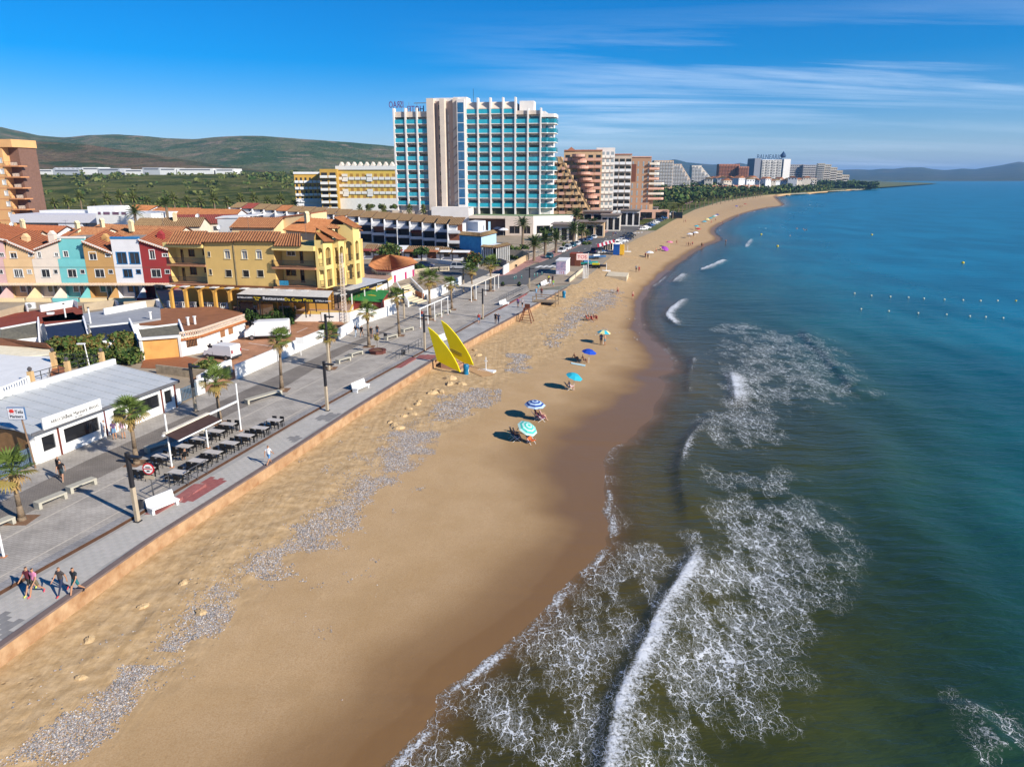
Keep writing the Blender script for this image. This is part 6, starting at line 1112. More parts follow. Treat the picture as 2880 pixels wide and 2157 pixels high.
# ---------------------------------------------------------------- apartment blocks
def apt(label, pl, pr, D_, deg, ptop, nfl, nbay, wallm, balm, parap=True, step=0.0, wfr=.55, zbase=0.0, depth=14, roofm=None, group=None, glassm=None, name='apartment_block', pbase=None, bal=1.0, side=None):
    o = atY(pl, 500, D_); f = Fr(Vector((o.x, D_, zbase)), deg); r = thing(name, label, 'building', f.o, f.t, group); W = f.uz(pr, 500)[0]; zt = f.uz((pl+pr)/2, ptop)[1]; zb = f.uz((pl+pr)/2, pbase)[1] if pbase else 0.0
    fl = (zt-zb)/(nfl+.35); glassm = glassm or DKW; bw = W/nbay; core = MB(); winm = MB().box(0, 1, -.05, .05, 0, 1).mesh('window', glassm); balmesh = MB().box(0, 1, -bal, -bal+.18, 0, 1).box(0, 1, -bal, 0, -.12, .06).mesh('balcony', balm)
    for k in range(nfl):
        z = zb+fl*k; wk = W-step*max(0,k-nfl*.25)*W if step > 0 else W; x0k = -step*max(0,k-nfl*.25)*W if step < 0 else 0
        core.box(x0k, wk, 0, depth, z if k else min(zb, 0), z+fl if k < nfl-1 else zt)
        for j in range(nbay):
            xx = j*bw
            if xx+bw > wk+.1 or xx < x0k-.1: continue
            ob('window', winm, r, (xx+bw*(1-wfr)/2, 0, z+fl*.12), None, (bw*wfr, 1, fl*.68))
            if parap and (j % 2 == 0 or parap == 2): ob('balcony', balmesh, r, (xx+bw*.06, 0, z), None, (bw*.88, 1, fl*.36))
        if parap == 1: core.box(x0k, wk, -.25, 0, z+fl-.35, z+fl-.08)
    core.build('wall', wallm, r)
    if side: MB().box(W, W+.3, .2, depth-.2, zb, zt-.3).build('side_wall', side, r)
    if roofm: MB().prism([(0,-.4),(W,-.4),(W,depth),(0,depth)], zt, zt+.5).build('roof', roofm, r)
    return r
YB = stucco('block_yellow', (.68,.47,.10)); YBD = stucco('block_yellow_shaded', (.50,.30,.06)); CREAM = stucco('apt_cream', (.66,.58,.48)); PNK = stucco('apt_pink', (.62,.36,.27)); TAN = stucco('apt_tan', (.56,.38,.22)); BRNW = stucco('apt_brown', (.40,.24,.15)); TERC = stucco('apt_terracotta', (.42,.17,.10))  # ochre is the block yellow darkened, the wing's shade put into the colour
# yellow holiday block
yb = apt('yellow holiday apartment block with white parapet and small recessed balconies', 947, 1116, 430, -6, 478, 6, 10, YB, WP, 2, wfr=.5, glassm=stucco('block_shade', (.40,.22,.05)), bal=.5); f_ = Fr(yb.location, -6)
W = f_.uz(1116,500)[0]; zt = f_.uz(1030,478)[1]; zp = f_.uz(1030,467)[1]; MB().box(-.3, W, -.6, 14, zt, zp).build('parapet', WP, yb); MB().box(-.3, W, -.62, .05, 0, f_.uz(1030,558)[1]).build('white_base', WP, yb)
for k in range(9): x = W*(k+.6)/9.5; MB().profy([(x-1.3,zp),(x+1.3,zp),(x,zp+2.2)], 2, 6).build('roof_dormer', CREAM, yb)
for u in (.14,.55):
    for k in range(5): MB().box(W*u-1.7, W*u+1.7, -.57, -.5, f_.uz(1030,558)[1]+2.8*k+1.0, f_.uz(1030,558)[1]+2.8*k+2.4).build('white_panel', WP, yb)
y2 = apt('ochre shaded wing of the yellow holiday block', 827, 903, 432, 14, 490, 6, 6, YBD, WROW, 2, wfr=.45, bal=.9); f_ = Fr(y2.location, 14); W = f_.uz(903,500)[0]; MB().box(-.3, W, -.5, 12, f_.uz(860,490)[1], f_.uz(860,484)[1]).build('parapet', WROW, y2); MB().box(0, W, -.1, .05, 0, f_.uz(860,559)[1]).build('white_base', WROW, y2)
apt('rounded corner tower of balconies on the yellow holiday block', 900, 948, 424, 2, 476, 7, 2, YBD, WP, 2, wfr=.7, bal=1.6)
# orange stepped terraces and pink balconies beyond the hotel
ws = thing('stepped_terraces', 'tan apartment building with balconies stepping down in a long diagonal beside the hotel', 'building', (atY(1552,500,330).x,330,0), math.radians(-8)); fs = Fr(ws.location, -8)
for k in range(10):
    py = 446+k*17.5; pxr = 1580+k*10.2; z = fs.uz(1600,py+12)[1]; zt_ = fs.uz(1600,py-5)[1]; xr_ = fs.uz(pxr,500)[0]; o_ = -k*.5
    MB().box(-3, xr_-.4, o_+.9, 14, z-.2 if k < 9 else 0, zt_).build('storey', stucco('terrace_tan', (.50,.33,.17)), ws); MB().box(-3, xr_+.5, o_-1.2, o_+1.0, z-.25, z).build('balcony_floor', TAN, ws)
    n = 3+k//3
    for j in range(n):
        xa_ = (xr_)*(j+.1)/n; MB().box(xa_, xa_+xr_/n*.78, o_-1.35, o_-1.15, z-.45, z+.85).build('balcony', TAN if (j+k) % 3 else PNK, ws)
        MB().box(xa_+.4, xa_+xr_/n*.6, o_+.84, o_+.92, z+.1, z+2.1).build('window', DKW, ws)
mb = MB(); mb.add([tuple(v) for v in [(fs.uz(1577,440)[0],-2.0,fs.uz(1577,440)[1]),(fs.uz(1671,600)[0],-7,fs.uz(1671,600)[1]),(fs.uz(1671,600)[0],-7,fs.uz(1671,606)[1]),(fs.uz(1574,446)[0],-2,fs.uz(1574,446)[1])]], [(0,1,2,3),(3,2,1,0)]); mb.build('stair_string', pm('stair_line', (.42,.27,.14), .8), ws)
pk = apt('pink apartment building with curved balconies behind the stepped terraces', 1585, 1692, 352, -6, 425, 10, 5, TAN, PNK, 2, wfr=.6, roofm=TERC, bal=2.2, depth=20)
fk = Fr(pk.location, -6); W = fk.uz(1692,500)[0]
for k in range(9):
    z = fk.uz(1650,440+k*16.5)[1]; x = W*(.55+.05*k)
    MB().prism([(x-3+3*math.cos(a_), -2.2-2.4*math.sin(a_)) for a_ in np.linspace(0,math.pi,9)]+[(x-6,-1),(x,-1)], z-.3, z+.9).build('curved_balcony', PNK, pk)
MB().profy([(W*.06,fk.uz(1600,425)[1]),(W*.32,fk.uz(1600,425)[1]),(W*.19,fk.uz(1600,414)[1])], -.5, 12).build('gable_roof', TERC, pk)
apt('white apartment tower with glazed balconies', 1675, 1727, 366, -6, 416, 10, 4, HW, WP, 2, wfr=.6, bal=.6, glassm=glass('pale_win', (.28,.33,.36), .15))
apt('beige apartment tower with white corner bays', 1722, 1775, 384, -6, 436, 9, 3, stucco('apt_greige', (.50,.40,.32)), WROW, 2, wfr=.8, bal=1.0, roofm=TERC)
bb = apt('brown brick apartment block with rounded end balconies', 1772, 1830, 400, -6, 443, 8, 4, BRNW, PNK, False, wfr=.28, roofm=PNK, glassm=glass('pale_win', (.28,.33,.36), .15)); fb_ = Fr(bb.location, -6); W = fb_.uz(1830,500)[0]
MB().box(W*.02, W*.28, -.06, .05, fb_.uz(1790,512)[1], fb_.uz(1790,462)[1]).build('dark_panel', pm('panel_brown', (.16,.06,.04), .8), bb)
for k in range(8):
    z = fb_.uz(1830,462+k*14)[1]; x = W+1; ex = 3 if k < 4 else 6; MB().prism([(W-1,-1.5),(W+ex,-1.0)]+[(W+ex+1.5*math.sin(a_),1.5-2.5*math.cos(a_)) for a_ in np.linspace(0,math.pi,6)]+[(W-1,8)], z-.35, z+.75).build('end_balcony', PNK if k % 2 else CREAM, bb)
MB().box(W-.02, W+2, 1, 14, 0, fb_.uz(1830,470)[1]).build('end_wall', TAN, bb); MB().box(-20, W+10, -9, -2, 0, 4.5).build('ground_floor', stucco('arcade_pink', (.60,.36,.26)), bb)
for k in range(6): MB().box(-18+k*8, -12+k*8, -9.1, -8.9, .3, 3.4).build('shop_front', DKW, bb)
# beach bars between hotel and road
for a_, b_, D_, pt, m_, lab in ((1555,1620,250,632,CREAM,'low cream beach restaurant with dark glazing beside the hotel'),(1622,1700,268,625,TAN,'low tan beach restaurant with flat dark roof'),(1692,1745,300,605,CREAM,'cream beach bar with pergola roof by the road'),(1745,1800,330,592,HW,'small white beach pavilion near the road bend'),(1640,1720,310,596,PNK,'long low pink shop building in front of the apartments'),(1810,1850,420,585,HW,'white villa wall with gate at the road bend')):
    r = thing('beach_bar', lab, 'building', (atY(a_,600,D_).x,D_,0), math.radians(-10), 'low seafront bars'); f = Fr(r.location,-10); W = f.uz(b_,600)[0]; zt_ = f.uz((a_+b_)/2,pt)[1]; n = max(3,int(W/3)); mb = MB(); hs = [(W*(k+.12)/n,W*(k+.9)/n,.5,max(1.4,zt_-1.1)) for k in range(n)]; holes(mb,0,W,0,zt_,hs,0,.25); mb.box(0,W,.3,9,zt_-.4,zt_+.02); mb.add([(W,0,0),(W,9,0),(W,9,zt_),(W,0,zt_)],[(0,1,2,3)]); mb.build('wall', m_, r)
    for h in hs: window(r,*h,0,.25,fm=WP,gm=DKW,mull=0,sill=False)
    MB().box(-.5,W+.5,-1.5,9.3,zt_+.05,zt_+.3).build('roof', pm('flat_dark_roof', (.25,.2,.17), .9, .2), r)
# ---------------------------------------------------------------- far resort
apt('far stepped holiday block nearest the bay, left part', 1838, 1892, 900, 0, 452, 17, 7, TAN, WROW, 2, step=.0, pbase=522, bal=2)
apt('far stepped holiday block with descending cream roofs', 1890, 1942, 960, 0, 462, 15, 7, stucco('far_cream', (.58,.45,.34)), WROW, 2, step=.05, pbase=520, bal=2)
apt('far cream block with a low stepped end', 1944, 2002, 1080, 0, 466, 13, 6, CREAM, WROW, 2, step=.06, pbase=518, bal=2)
apt('far dark red block behind small houses', 2020, 2078, 1250, 0, 462, 10, 7, TERC, TERC, 2, pbase=503, bal=2); apt('far red brown block with lower right end', 2076, 2104, 1240, 0, 469, 9, 4, stucco('far_rust', (.45,.20,.12)), TERC, 2, pbase=503, bal=2)
bn_ = apt('far white spa hotel with rooftop letters and a blue drop sign', 2140, 2202, 1500, 12, 450, 12, 8, HW, HW, 1, wfr=.8, pbase=506, bal=1); fbn = Fr(bn_.location, 12); MB().box(fbn.uz(2200,480)[0],fbn.uz(2219,480)[0],-3,30,0,fbn.uz(2205,448)[1]).build('end_tower', HW, bn_); MB().box(fbn.uz(2122,480)[0],fbn.uz(2140,480)[0],2,30,0,fbn.uz(2130,446)[1]).build('side_tower', pm('hall_blue_grey', (.22,.23,.27), .8), bn_)
zt_ = fbn.uz(2170,449)[1]; NAVY = pm('sign_navy', (.02,.06,.14), .5); text('BALNEARIO', 13.5, NAVY, bn_, (fbn.uz(2134,448)[0],8,zt_+.5), (math.pi/2,0,0), xs=.80, extrude=.3)
MB().lathe([(.01,0),(4.5,1.2),(5.8,4),(4.6,7),(2,10.5),(.01,13.5)], (fbn.uz(2209,440)[0],8,zt_+3), 12).build('drop_emblem', NAVY, bn_)
apt('far shaded grey slate roofed block left of the stepped bay tower', 2209, 2260, 1600, 0, 463, 9, 9, stucco('far_shaded', (.30,.29,.30)), HBK, 2, pbase=510, bal=1.5); apt('far shaded grey block adjoining the stepped bay tower', 2256, 2302, 1590, 0, 464, 9, 8, stucco('far_shaded2', (.33,.31,.31)), HBK, 2, pbase=510, bal=1.5)  # shade on both fronts is put into the grey stucco
for k, (a_, b_, pt) in enumerate(((2296,2316,460),(2312,2334,463),(2332,2352,471),(2350,2368,480),(2366,2388,492))): apt(['tallest','second','third','fourth','lowest'][k]+' step of the far cream tower at the point', a_, b_, 1500+k*14, -14, pt, max(4,12-2*k), 4, stucco('far_beige', (.58,.50,.38)), HW, 2, pbase=527, bal=2, side=stucco('far_beige', (.58,.50,.38)))
apt('far low cream arcade row above the shore', 2230, 2298, 1420, -4, 502, 3, 12, CREAM, HW, 1, wfr=.6, pbase=525, roofm=TERC)
for i in range(26):
    a_ = 1955+i*12.5+rng.uniform(-3,3); D_ = 1080+rng.uniform(-30,120)+max(0,i-12)*16; pt = rng.uniform(500,509); c = atY(a_, pt, D_); r = thing('far_house', 'small gabled house', 'house', (c.x,D_,0), rng.uniform(-.6,.6), 'small houses below the resort'); w_ = rng.uniform(9,15); zw = c.z
    r['label'] = 'small gabled house among trees below the far resort blocks'
    MB().box(-w_/2,w_/2,-5,5,0,zw).build('wall', (WROW,CREAM,WROW,CREAM)[i%4], r); MB().profy([(-w_/2-.5,zw),(w_/2+.5,zw),(0,zw+3)], -5.5, 5.5).build('roof', TILE3 if i % 3 else TILEB, r)
    for k in range(3): MB().box(-w_/2+w_*(k+.3)/3,-w_/2+w_*(k+.7)/3,-5.06,-4.95,zw-2.6,zw-1.2).build('window', DKW, r)
rw = thing('rust_wall', 'long rust coloured wall with pale piers in front of the far trees', 'wall'); A, Bv = atY(1890,527,1000), atY(2135,533,1060)
MB().prism([A.xy[:],Bv.xy[:],(Bv.x,Bv.y+.5),(A.x,A.y+.5)], 0, A.z+2.2).build('wall_body', TERC, rw)
for k in range(17): p = A.lerp(Bv,k/16); MB().box(p.x-.8,p.x+.8,p.y-.8,p.y+.9,0,A.z+3.5+.0*k).build('pier', CREAM, rw)
# ---------------------------------------------------------------- plain rising to the hills, warehouses
tq = np.linspace(0, 1, 130)**.8; pys = np.geomspace(330, 1500, 90); PY_ = np.repeat(pys[:,None], 130, 1); xr0 = sxy(INNER, pys)[:,None]-5; PX_ = -1900+(xr0+1900)*tq[None,:]
def plain_z(x, y):
    y = np.asarray(y, float); x = np.asarray(x, float); r = np.clip((y-430)/650, 0, 1); r = r*r*(3-2*r); q = np.clip((sxy(INNER, y)-x-60)/160, 0, 1)*np.clip((y-520)/350, 0, 1)
    return 26*r*np.clip((150-x)/300, 0, 1)+(q*q*(3-2*q))*9*np.clip((x+150)/300, 0, 1)
PZ_ = .02+plain_z(PX_, PY_)+(fbm(PX_,PY_,60,4,2)-.5)*2.5*np.clip((PY_-340)/80,0,1)*np.clip((xr0-60-PX_)/200,0,1)-.05*(PY_ < 340)
sm = hill_mat('plain_scrub', (.085,.125,.03), (.24,.25,.065), (.32,.28,.11), .02); struct(ob('plain', gridmesh('plain', PX_, PY_, PZ_, {}, sm)))
for i, (a_, b_, pt, pb, c_, lab) in enumerate(((94,150,477,491,'w','white warehouse with dark end'),(150,228,477,492,'z','zigzag roofed grey warehouse'),(233,278,471,489,'w','white double warehouse'),(276,338,474,489,'g','pale warehouse with small sign'),(351,402,477,489,'w','small white warehouse'),(402,450,472,488,'g','grey warehouse with blue panels'),(450,495,473,488,'w','white and grey stepped warehouse'),(498,600,474,488,'w','long white warehouse with dark stripe'),(606,658,475,486,'w','white box warehouse at the right end'))):
    D_ = 985; A, Bv = atY(a_,pb,D_), atY(b_,pb,D_); zt_ = atY(a_,pt,D_).z; r = thing('warehouse', lab+' below the green hills', 'warehouse', (A.x,D_,0), 0, 'warehouses below the hills'); W = Bv.x-A.x; m_ = WP if c_ == 'w' else pm('warehouse_grey', (.42,.44,.46), .8, .1)
    MB().box(0,W,0,30,A.z-8,zt_).build('wall', m_, r)
    if c_ == 'z':
        z = MB(); n = 6
        for k in range(n): z.profy([(W*k/n,zt_),(W*(k+1)/n,zt_),(W*(k+.5)/n,zt_+2.2)],0,30)
        z.build('saw_roof', m_, r)
    MB().box(W*.08,W*.92,-.1,.05,zt_-2.6,zt_-1.2).build('window_band', pm('warehouse_band', (.10,.11,.13), .6), r)
# ================================================================ plants
def leafmat(name, c1, c2, s=.6):
    m = pm(name, c1, .75, .2, s, col2=c2, spec=.2, detail=3); return m
LG = leafmat('leaf_green', (.028,.06,.012), (.075,.13,.025)); LD = leafmat('leaf_dark', (.015,.038,.01), (.04,.075,.018)); LO = leafmat('leaf_olive', (.075,.095,.022), (.18,.19,.05)); LR = leafmat('leaf_rust', (.11,.06,.018), (.16,.12,.03), 1.5); BARK = pm('bark', (.13,.085,.05), .9, .3, 5, .4); PBARK = pm('palm_bark', (.20,.145,.095), .95, .3, 6, .5, 14)
def quads(cen, rad, n, size, seed=0, shell=.55):      # leaf faces spread through ellipsoids (arrays of centres and radii)
    r = np.random.default_rng(seed); cen = np.asarray(cen, float).reshape(-1,3); rad = np.asarray(rad, float).reshape(-1,3); k = len(cen); d = r.normal(size=(k,n,3)); d /= np.linalg.norm(d,axis=2,keepdims=True); q = (shell+(1-shell)*r.random((k,n,1)))
    p = (cen[:,None]+d*q*rad[:,None]).reshape(-1,3); sz = (np.asarray(size).reshape(-1,1) if np.ndim(size) else np.full((k,1),size)); sz = np.repeat(sz,n,1).reshape(-1,1)*(.6+.8*r.random((k*n,1)))
    nn = d.reshape(-1,3)*.8+r.normal(size=(k*n,3))*.55; nn /= np.linalg.norm(nn,axis=1,keepdims=True); a = np.cross(nn, r.normal(size=(k*n,3))); a /= np.linalg.norm(a,axis=1,keepdims=True); b = np.cross(nn,a)
    V = np.stack([p-a*sz-b*sz*.6, p+a*sz-b*sz*.6, p+a*sz*.7+b*sz*.7, p-a*sz*.7+b*sz*.7],1).reshape(-1,3); return V
def qmesh(name, V, mats, mi=None):
    me = bpy.data.meshes.new(name); n = len(V)//4; me.vertices.add(len(V)); me.vertices.foreach_set('co', np.asarray(V,np.float32).ravel()); me.loops.add(n*4); me.loops.foreach_set('vertex_index', np.arange(n*4)); me.polygons.add(n); me.polygons.foreach_set('loop_start', np.arange(0,n*4,4)); me.polygons.foreach_set('loop_total', np.full(n,4))
    for m in mats: me.materials.append(m)
    if mi is not None: me.polygons.foreach_set('material_index', mi)
    me.update(calc_edges=True); return me
# ---- palms
def fan_mesh(name, m, r=.8, pet=.75, n=13, droop=.25):
    mb = MB(); mb.bar((0,0,0),(pet,0,.06),.035,.03)
    for i in range(n):
        a = math.radians(-100+200*(i+.5)/n); da = math.radians(200/n*.42); L_ = r*(.75+.25*math.cos(a)); h = (pet,0,.06)
        z = .06-droop*L_*(.5+.5*random.random()); mb.add([h, (pet+L_*.6*math.cos(a-da),L_*.6*math.sin(a-da),.04), (pet+L_*math.cos(a),L_*math.sin(a),z), (pet+L_*.6*math.cos(a+da),L_*.6*math.sin(a+da),.04)], [(0,1,2,3)])
    return mb.mesh(name, m)
PGR = leafmat('palm_green', (.055,.095,.018), (.14,.19,.04), 3); PYE = leafmat('palm_yellow', (.22,.17,.04), (.30,.22,.06), 3); PDR = leafmat('palm_dry', (.27,.165,.06), (.36,.24,.10), 3)
FAN = [fan_mesh('frond', PGR), fan_mesh('frond', PGR, .9, .9), fan_mesh('frond', PYE, .8, .8, 13, .4), fan_mesh('frond', PDR, .7, .6, 9, .5)]
def fan_palm(label, base, crown, s=1.0, nf=30, lean=True):
    b = G(*base, 0); t = atY(*crown, b.y); t.x = b.x+(t.x-b.x); r = thing('fan_palm', label, 'palm tree', b, 0, 'fan palms along the promenade'); top = t-b; h = top.z
    mb = MB(); pth = [Vector((0,0,-.05)), Vector((0,0,.25)), Vector((top.x*.15,0,h*.3)), Vector((top.x*.5,0,h*.65)), Vector((top.x,0,h-.2))]; mb.tube(pth, [.30*s,.24*s,.16*s,.14*s,.17*s], 9); mb.build('trunk', PBARK, r, smooth=True)
    sk = MB()
    for k in range(46):
        a = random.uniform(0,6.28); z0 = h-random.uniform(.1,.9); l = random.uniform(.4,.85)*s; o = .17*s; x = top.x*(z0/h)**1.5; sk.add([(x+o*math.cos(a-.25),o*math.sin(a-.25),z0),(x+o*math.cos(a+.25),o*math.sin(a+.25),z0),(x+(o+.16)*math.cos(a+.1),(o+.16)*math.sin(a+.1),z0-l),(x+(o+.16)*math.cos(a-.15),(o+.16)*math.sin(a-.15),z0-l*.9)], [(0,1,2,3)])
    sk.build('dead_leaf_skirt', PDR, r)
    for k in range(nf):
        u = (k+.5)/nf; el = math.radians(82-125*u+random.uniform(-8,8)); az = k*2.4+random.uniform(-.2,.2); m = FAN[int(rng.integers(2))] if u < .62 else FAN[2] if u < .86 else FAN[3]
        o = ob('frond', m, r, (top.x, 0, h-.12), (random.uniform(-.3,.3), -el, az+.25*math.cos(az)), (s*random.uniform(.85,1.15),)*3)
    MB().box(-.75,.75,-.75,.75,-.02,.012).build('tree_pit', pm('pit_soil', (.20,.11,.06), .95, .2, 4, .4), r)
    return r
FP = [((62,1462),(33,1325),'fan palm with yellowing fronds at the left edge by the concrete benches'),((385,1303),(365,1158),'fan palm in front of the rice restaurant windows'),((620,1190),(606,1072),'fan palm beside the restaurant awning posts'),((793,1097),(786,955),'tall fan palm by the car park entrance wall'),((929,1036),(921,940),'fan palm between two lamp posts below the car park'),((1038,975),(1032,876),'fan palm growing beside the octagonal planter'),((1123,944),(1115,832),'fan palm in front of the stairway'),((1209,899),(1207,786),'largest fan palm, between stairs and pergola'),((1271,871),(1267,798),'slim fan palm right of the first pergola'),((1330,844),(1324,760),'fan palm behind the slatted pergola'),((1379,819),(1381,742),'fan palm at the street corner by the side street')]
for i, (b_, c_, lab) in enumerate(FP): fan_palm(lab, b_, c_, 1.0 if i not in (7,10) else 1.3)
def feather_mesh(name, m, L_=2.6):
    mb = MB(); n = 12; pts_ = [Vector((L_*t, 0, .55*L_*(t-1.15*t*t))) for t in np.linspace(0,1,n+1)]
    mb.tube(pts_, [.03]*(n+1), 3)
    for i in range(1,n+1):
        for s in (-1,1):
            l = .55*math.sin(math.pi*(.12+.8*i/n))*L_/2.6*1.15; p = pts_[i]; q = p+Vector((l*.55, s*l*.8, -.12*l-.1)); mb.add([p+Vector((-.09,0,0)), p+Vector((.09,0,0)), q+Vector((.03,0,0)), q-Vector((.03,0,0))], [(0,1,2,3)])
    return mb.mesh(name, m)
FEA = [feather_mesh('frond', leafmat('date_green', (.03,.055,.014), (.075,.11,.03), 2)), feather_mesh('frond', leafmat('date_olive', (.06,.08,.02), (.12,.13,.04), 2), 2.3)]
def date_palm(label, b, h, s=1.0, nf=30, grp='date palms by the road', z0=0.0):
    r = thing('date_palm', label, 'palm tree', (b.x,b.y,b.z), random.random()*6, grp); MB().tube([(0,0,-.1),(0,0,h*.5),(0,0,h)], [.38*s,.3*s,.36*s], 8).build('trunk', PBARK, r)
    for k in range(nf):
        u = (k+.5)/nf; el = math.radians(80-105*u); ob('frond', FEA[0 if u < .75 else 1], r, (0,0,h-.1), (random.uniform(-.2,.2), -el, k*2.4), (s*random.uniform(.85,1.15),)*3)
    return r
for bpx, cpx, s, lab in [((1502,736),(1498,690),1.15,'date palm at the corner of the pale barred fence'),((1533,721),(1532,676),1.15,'second date palm along the pale barred fence'),((1563,713),(1565,672),1.15,'third date palm beside the first white parked car'),((1470,688),(1470,634),1.2,'tall date palm in front of the hotel podium'),((1613,688),(1613,650),1.35,'large date palm behind the row of parked cars'),((1620,660),(1619,606),1.3,'tallest date palm rising above the beach restaurants'),((1637,682),(1637,648),1.1,'date palm right of the large one by the parked cars'),((1666,668),(1666,634),1.1,'date palm by the sea end of the parked cars'),((1637,652),(1636,626),1.0,'date palm half hidden behind the tallest palm'),((1650,676),(1650,660),.8,'short date palm under the other road palms')]:
    b = G(*bpx,0); date_palm(lab, b, atY(*cpx,b.y).z, s)
PMESH = None
def far_palm(label, b, h, s, grp):
    global PMESH
    r = thing('far_palm', label, 'palm tree', b, random.random()*6, grp); r.scale = (s,s,s*h/5.0)
    if PMESH is None:
        mb = MB(); mb.cyl((0,0,-.2),(0,0,5),.26,.2,6); tm = mb.mesh('trunk', PBARK); mb = MB()
        for k in range(26):
            el = math.radians(75-115*(k+.5)/26); az = k*2.4; d = Vector((math.cos(az)*math.cos(el),math.sin(az)*math.cos(el),math.sin(el))); sd = Vector((-math.sin(az),math.cos(az),0)); p = Vector((0,0,4.9)); L_ = 1.7; mb.add([p, p+d*L_*.55+sd*.3, p+d*L_+Vector((0,0,-.35)), p+d*L_*.55-sd*.3], [(0,1,2,3)])
        PMESH = (tm, mb.mesh('crown', leafmat('far_palm_green', (.06,.085,.02), (.15,.16,.045), 2)))
    ob('trunk', PMESH[0], r); ob('crown', PMESH[1], r)
for i, (zx, zy) in enumerate([(190,800),(250,765),(290,742),(335,705),(365,690),(425,690),(470,682),(515,676),(560,662),(605,652),(650,645),(690,640),(735,622),(775,615),(815,610),(850,602),(890,596),(925,592),(965,588),(1025,582),(1050,577),(1075,572),(1100,568),(1120,562)]):
    b = G(1840+zx*.2712, 400+zy*.2712, 0); far_palm(ORD[i]+' palm from the near end of the beachside palm row' if i < 20 else 'small palm at the far end of the beachside palm row', b, 5.2, 1.15, 'palm row along the far beach road')
for i, px in enumerate(np.linspace(120,830,20)): y = rng.uniform(305,335); x = atY(px,600,y).x; far_palm('palm in the line of palms behind the old quarter roofs', Vector((x,y,0)), rng.uniform(6.5,9), 1.5, 'palms behind the old quarter')
b = atY(384,640,205); date_palm('single palm standing up between the white hall and the tiled roofs', Vector((b.x,205,0)), atY(384,600,205).z, 1.1, 26, 'palms in the old quarter'); b = atY(470,600,215); date_palm('palm above the orange roofs of the old quarter', Vector((b.x,215,0)), atY(470,575,215).z, 1.1, 26, 'palms in the old quarter')
for i, px in enumerate((1010,1035,1078,1150,1190)): b = atY(px,585,288); far_palm('small potted palm on the hotel terrace wall', Vector((b.x,289+0*i,0)), atY(px,580,289).z-1, 1.0, 'terrace palms below the hotel')
# ---- hedges, shrubs, trees
def bush(name, label, c, rad, n, size, mats, cat='shrub', trunk=0, grp=None, seed=1):
    r = thing(name, label, cat, (c[0],c[1],c[2]), 0, grp); k = max(3,int(n/60)); g = np.random.default_rng(seed); cc = g.normal(size=(k,3))*.42; cc = np.clip(cc,-.75,.75)*np.array(rad); cc[:,2] = np.abs(cc[:,2]) if not trunk else cc[:,2]; cc[:,2] += trunk
    V = quads(cc, np.repeat([np.array(rad)*.5],k,0), max(20,n//k), size, seed); me = qmesh('crown', V, mats, g.integers(0,len(mats),len(V)//4)); ob('crown', me, r)
    mb = MB(); hh = max(trunk, rad[2]*.6); mb.cyl((0,0,-.1),(0,0,hh),.14 if trunk else .08,.08,6)
    for q in cc[:5]: mb.cyl((0,0,hh*.7),tuple(q*.8+np.array([0,0,0])),.05,.02,4)
    mb.build('trunk' if trunk else 'stem', BARK, r); return r
def hedge(name, label, px, h, wd, mats, z0=0.0, n=2600, size=.16):
    pl = PL(px, z0); r = thing(name, label, 'hedge'); c = []; rr_ = []
    for i in range(len(pl)-1):
        A, Bv = pl[i], pl[i+1]; k = max(2,int((Bv-A).length/.6))
        for j in range(k):
            p = A.lerp(Bv,(j+.5)/k)
            for q in range(3): c.append((p.x+rng.uniform(-.2,.2)*wd, p.y+rng.uniform(-.3,.3)*wd, z0+h*(.25+.27*q)+rng.uniform(-.1,.1))); rr_.append((.55,.5*wd,.3*h*.8))
    V = quads(c, rr_, max(14,n//len(c)), size, 5); ob('foliage', qmesh('foliage', V, mats, rng.integers(0,len(mats),len(V)//4)), r); mb = MB()
    for p in pl: mb.cyl((p.x,p.y,z0-.1),(p.x,p.y,z0+h*.6),.06,n=5)
    mb.cyl(pl[0]+Vector((0,0,h*.3)), pl[-1]+Vector((0,0,h*.3)), .05, n=4); mb.build('stem', BARK, r); return r
hedge('clipped_hedge', 'clipped dark green hedge above the large white van', [(703,915),(760,917),(828,914)], 2.6, 1.6, [LG,LD], 0, 5000, .14)
hedge('rusty_hedge', 'large rust and green hedge in front of the navy sloped roofs', [(150,1010),(230,1005),(310,1000),(390,990)], 2.7, 3.0, [LR,LG,LO], 0, 7000, .17); hedge('green_hedge', 'green shrubs below the rusty hedge', [(160,1035),(260,1030),(400,1022)], 1.9, 2.0, [LG,LD,LO], 0, 3600, .15)
p = G(590,1040,0); bush('planter_shrub', 'leafy green shrub in the planter beside the small white van', (p.x,p.y,.5), (1.6,1.2,.9), 700, .13, [LG,LO])
p = G(1095,752,0); bush('broad_tree', 'broad leaved green tree behind the pavilion roof', (p.x,p.y,0), (2.6,2.4,2.0), 1800, .24, [LG,LD,LO], 'tree', 4.2); p = G(1330,775,0); bush('olive_tree', 'flowering tree beside the blue house garden', (p.x,p.y,0), (2.0,2.0,2.2), 1300, .2, [LG,LD,LR], 'tree', 3.4)
p = G(1185,740,0); bush('broad_tree', 'small round tree left of the timber fronted low house', (p.x,p.y,0), (1.8,1.8,1.4), 800, .2, [LG,LD], 'tree', 3.0); p = G(1165,757,0); bush('shrub', 'dark shrub behind the pavilion by the parked car', (p.x,p.y,0), (2.2,1.6,1.8), 800, .2, [LD,LG])
p = atY(0,640,165); bush('broad_tree', 'dense green tree below the orange tower', (p.x-4,165,3), (7,6,6), 2600, .4, [LG,LD], 'tree', 4)
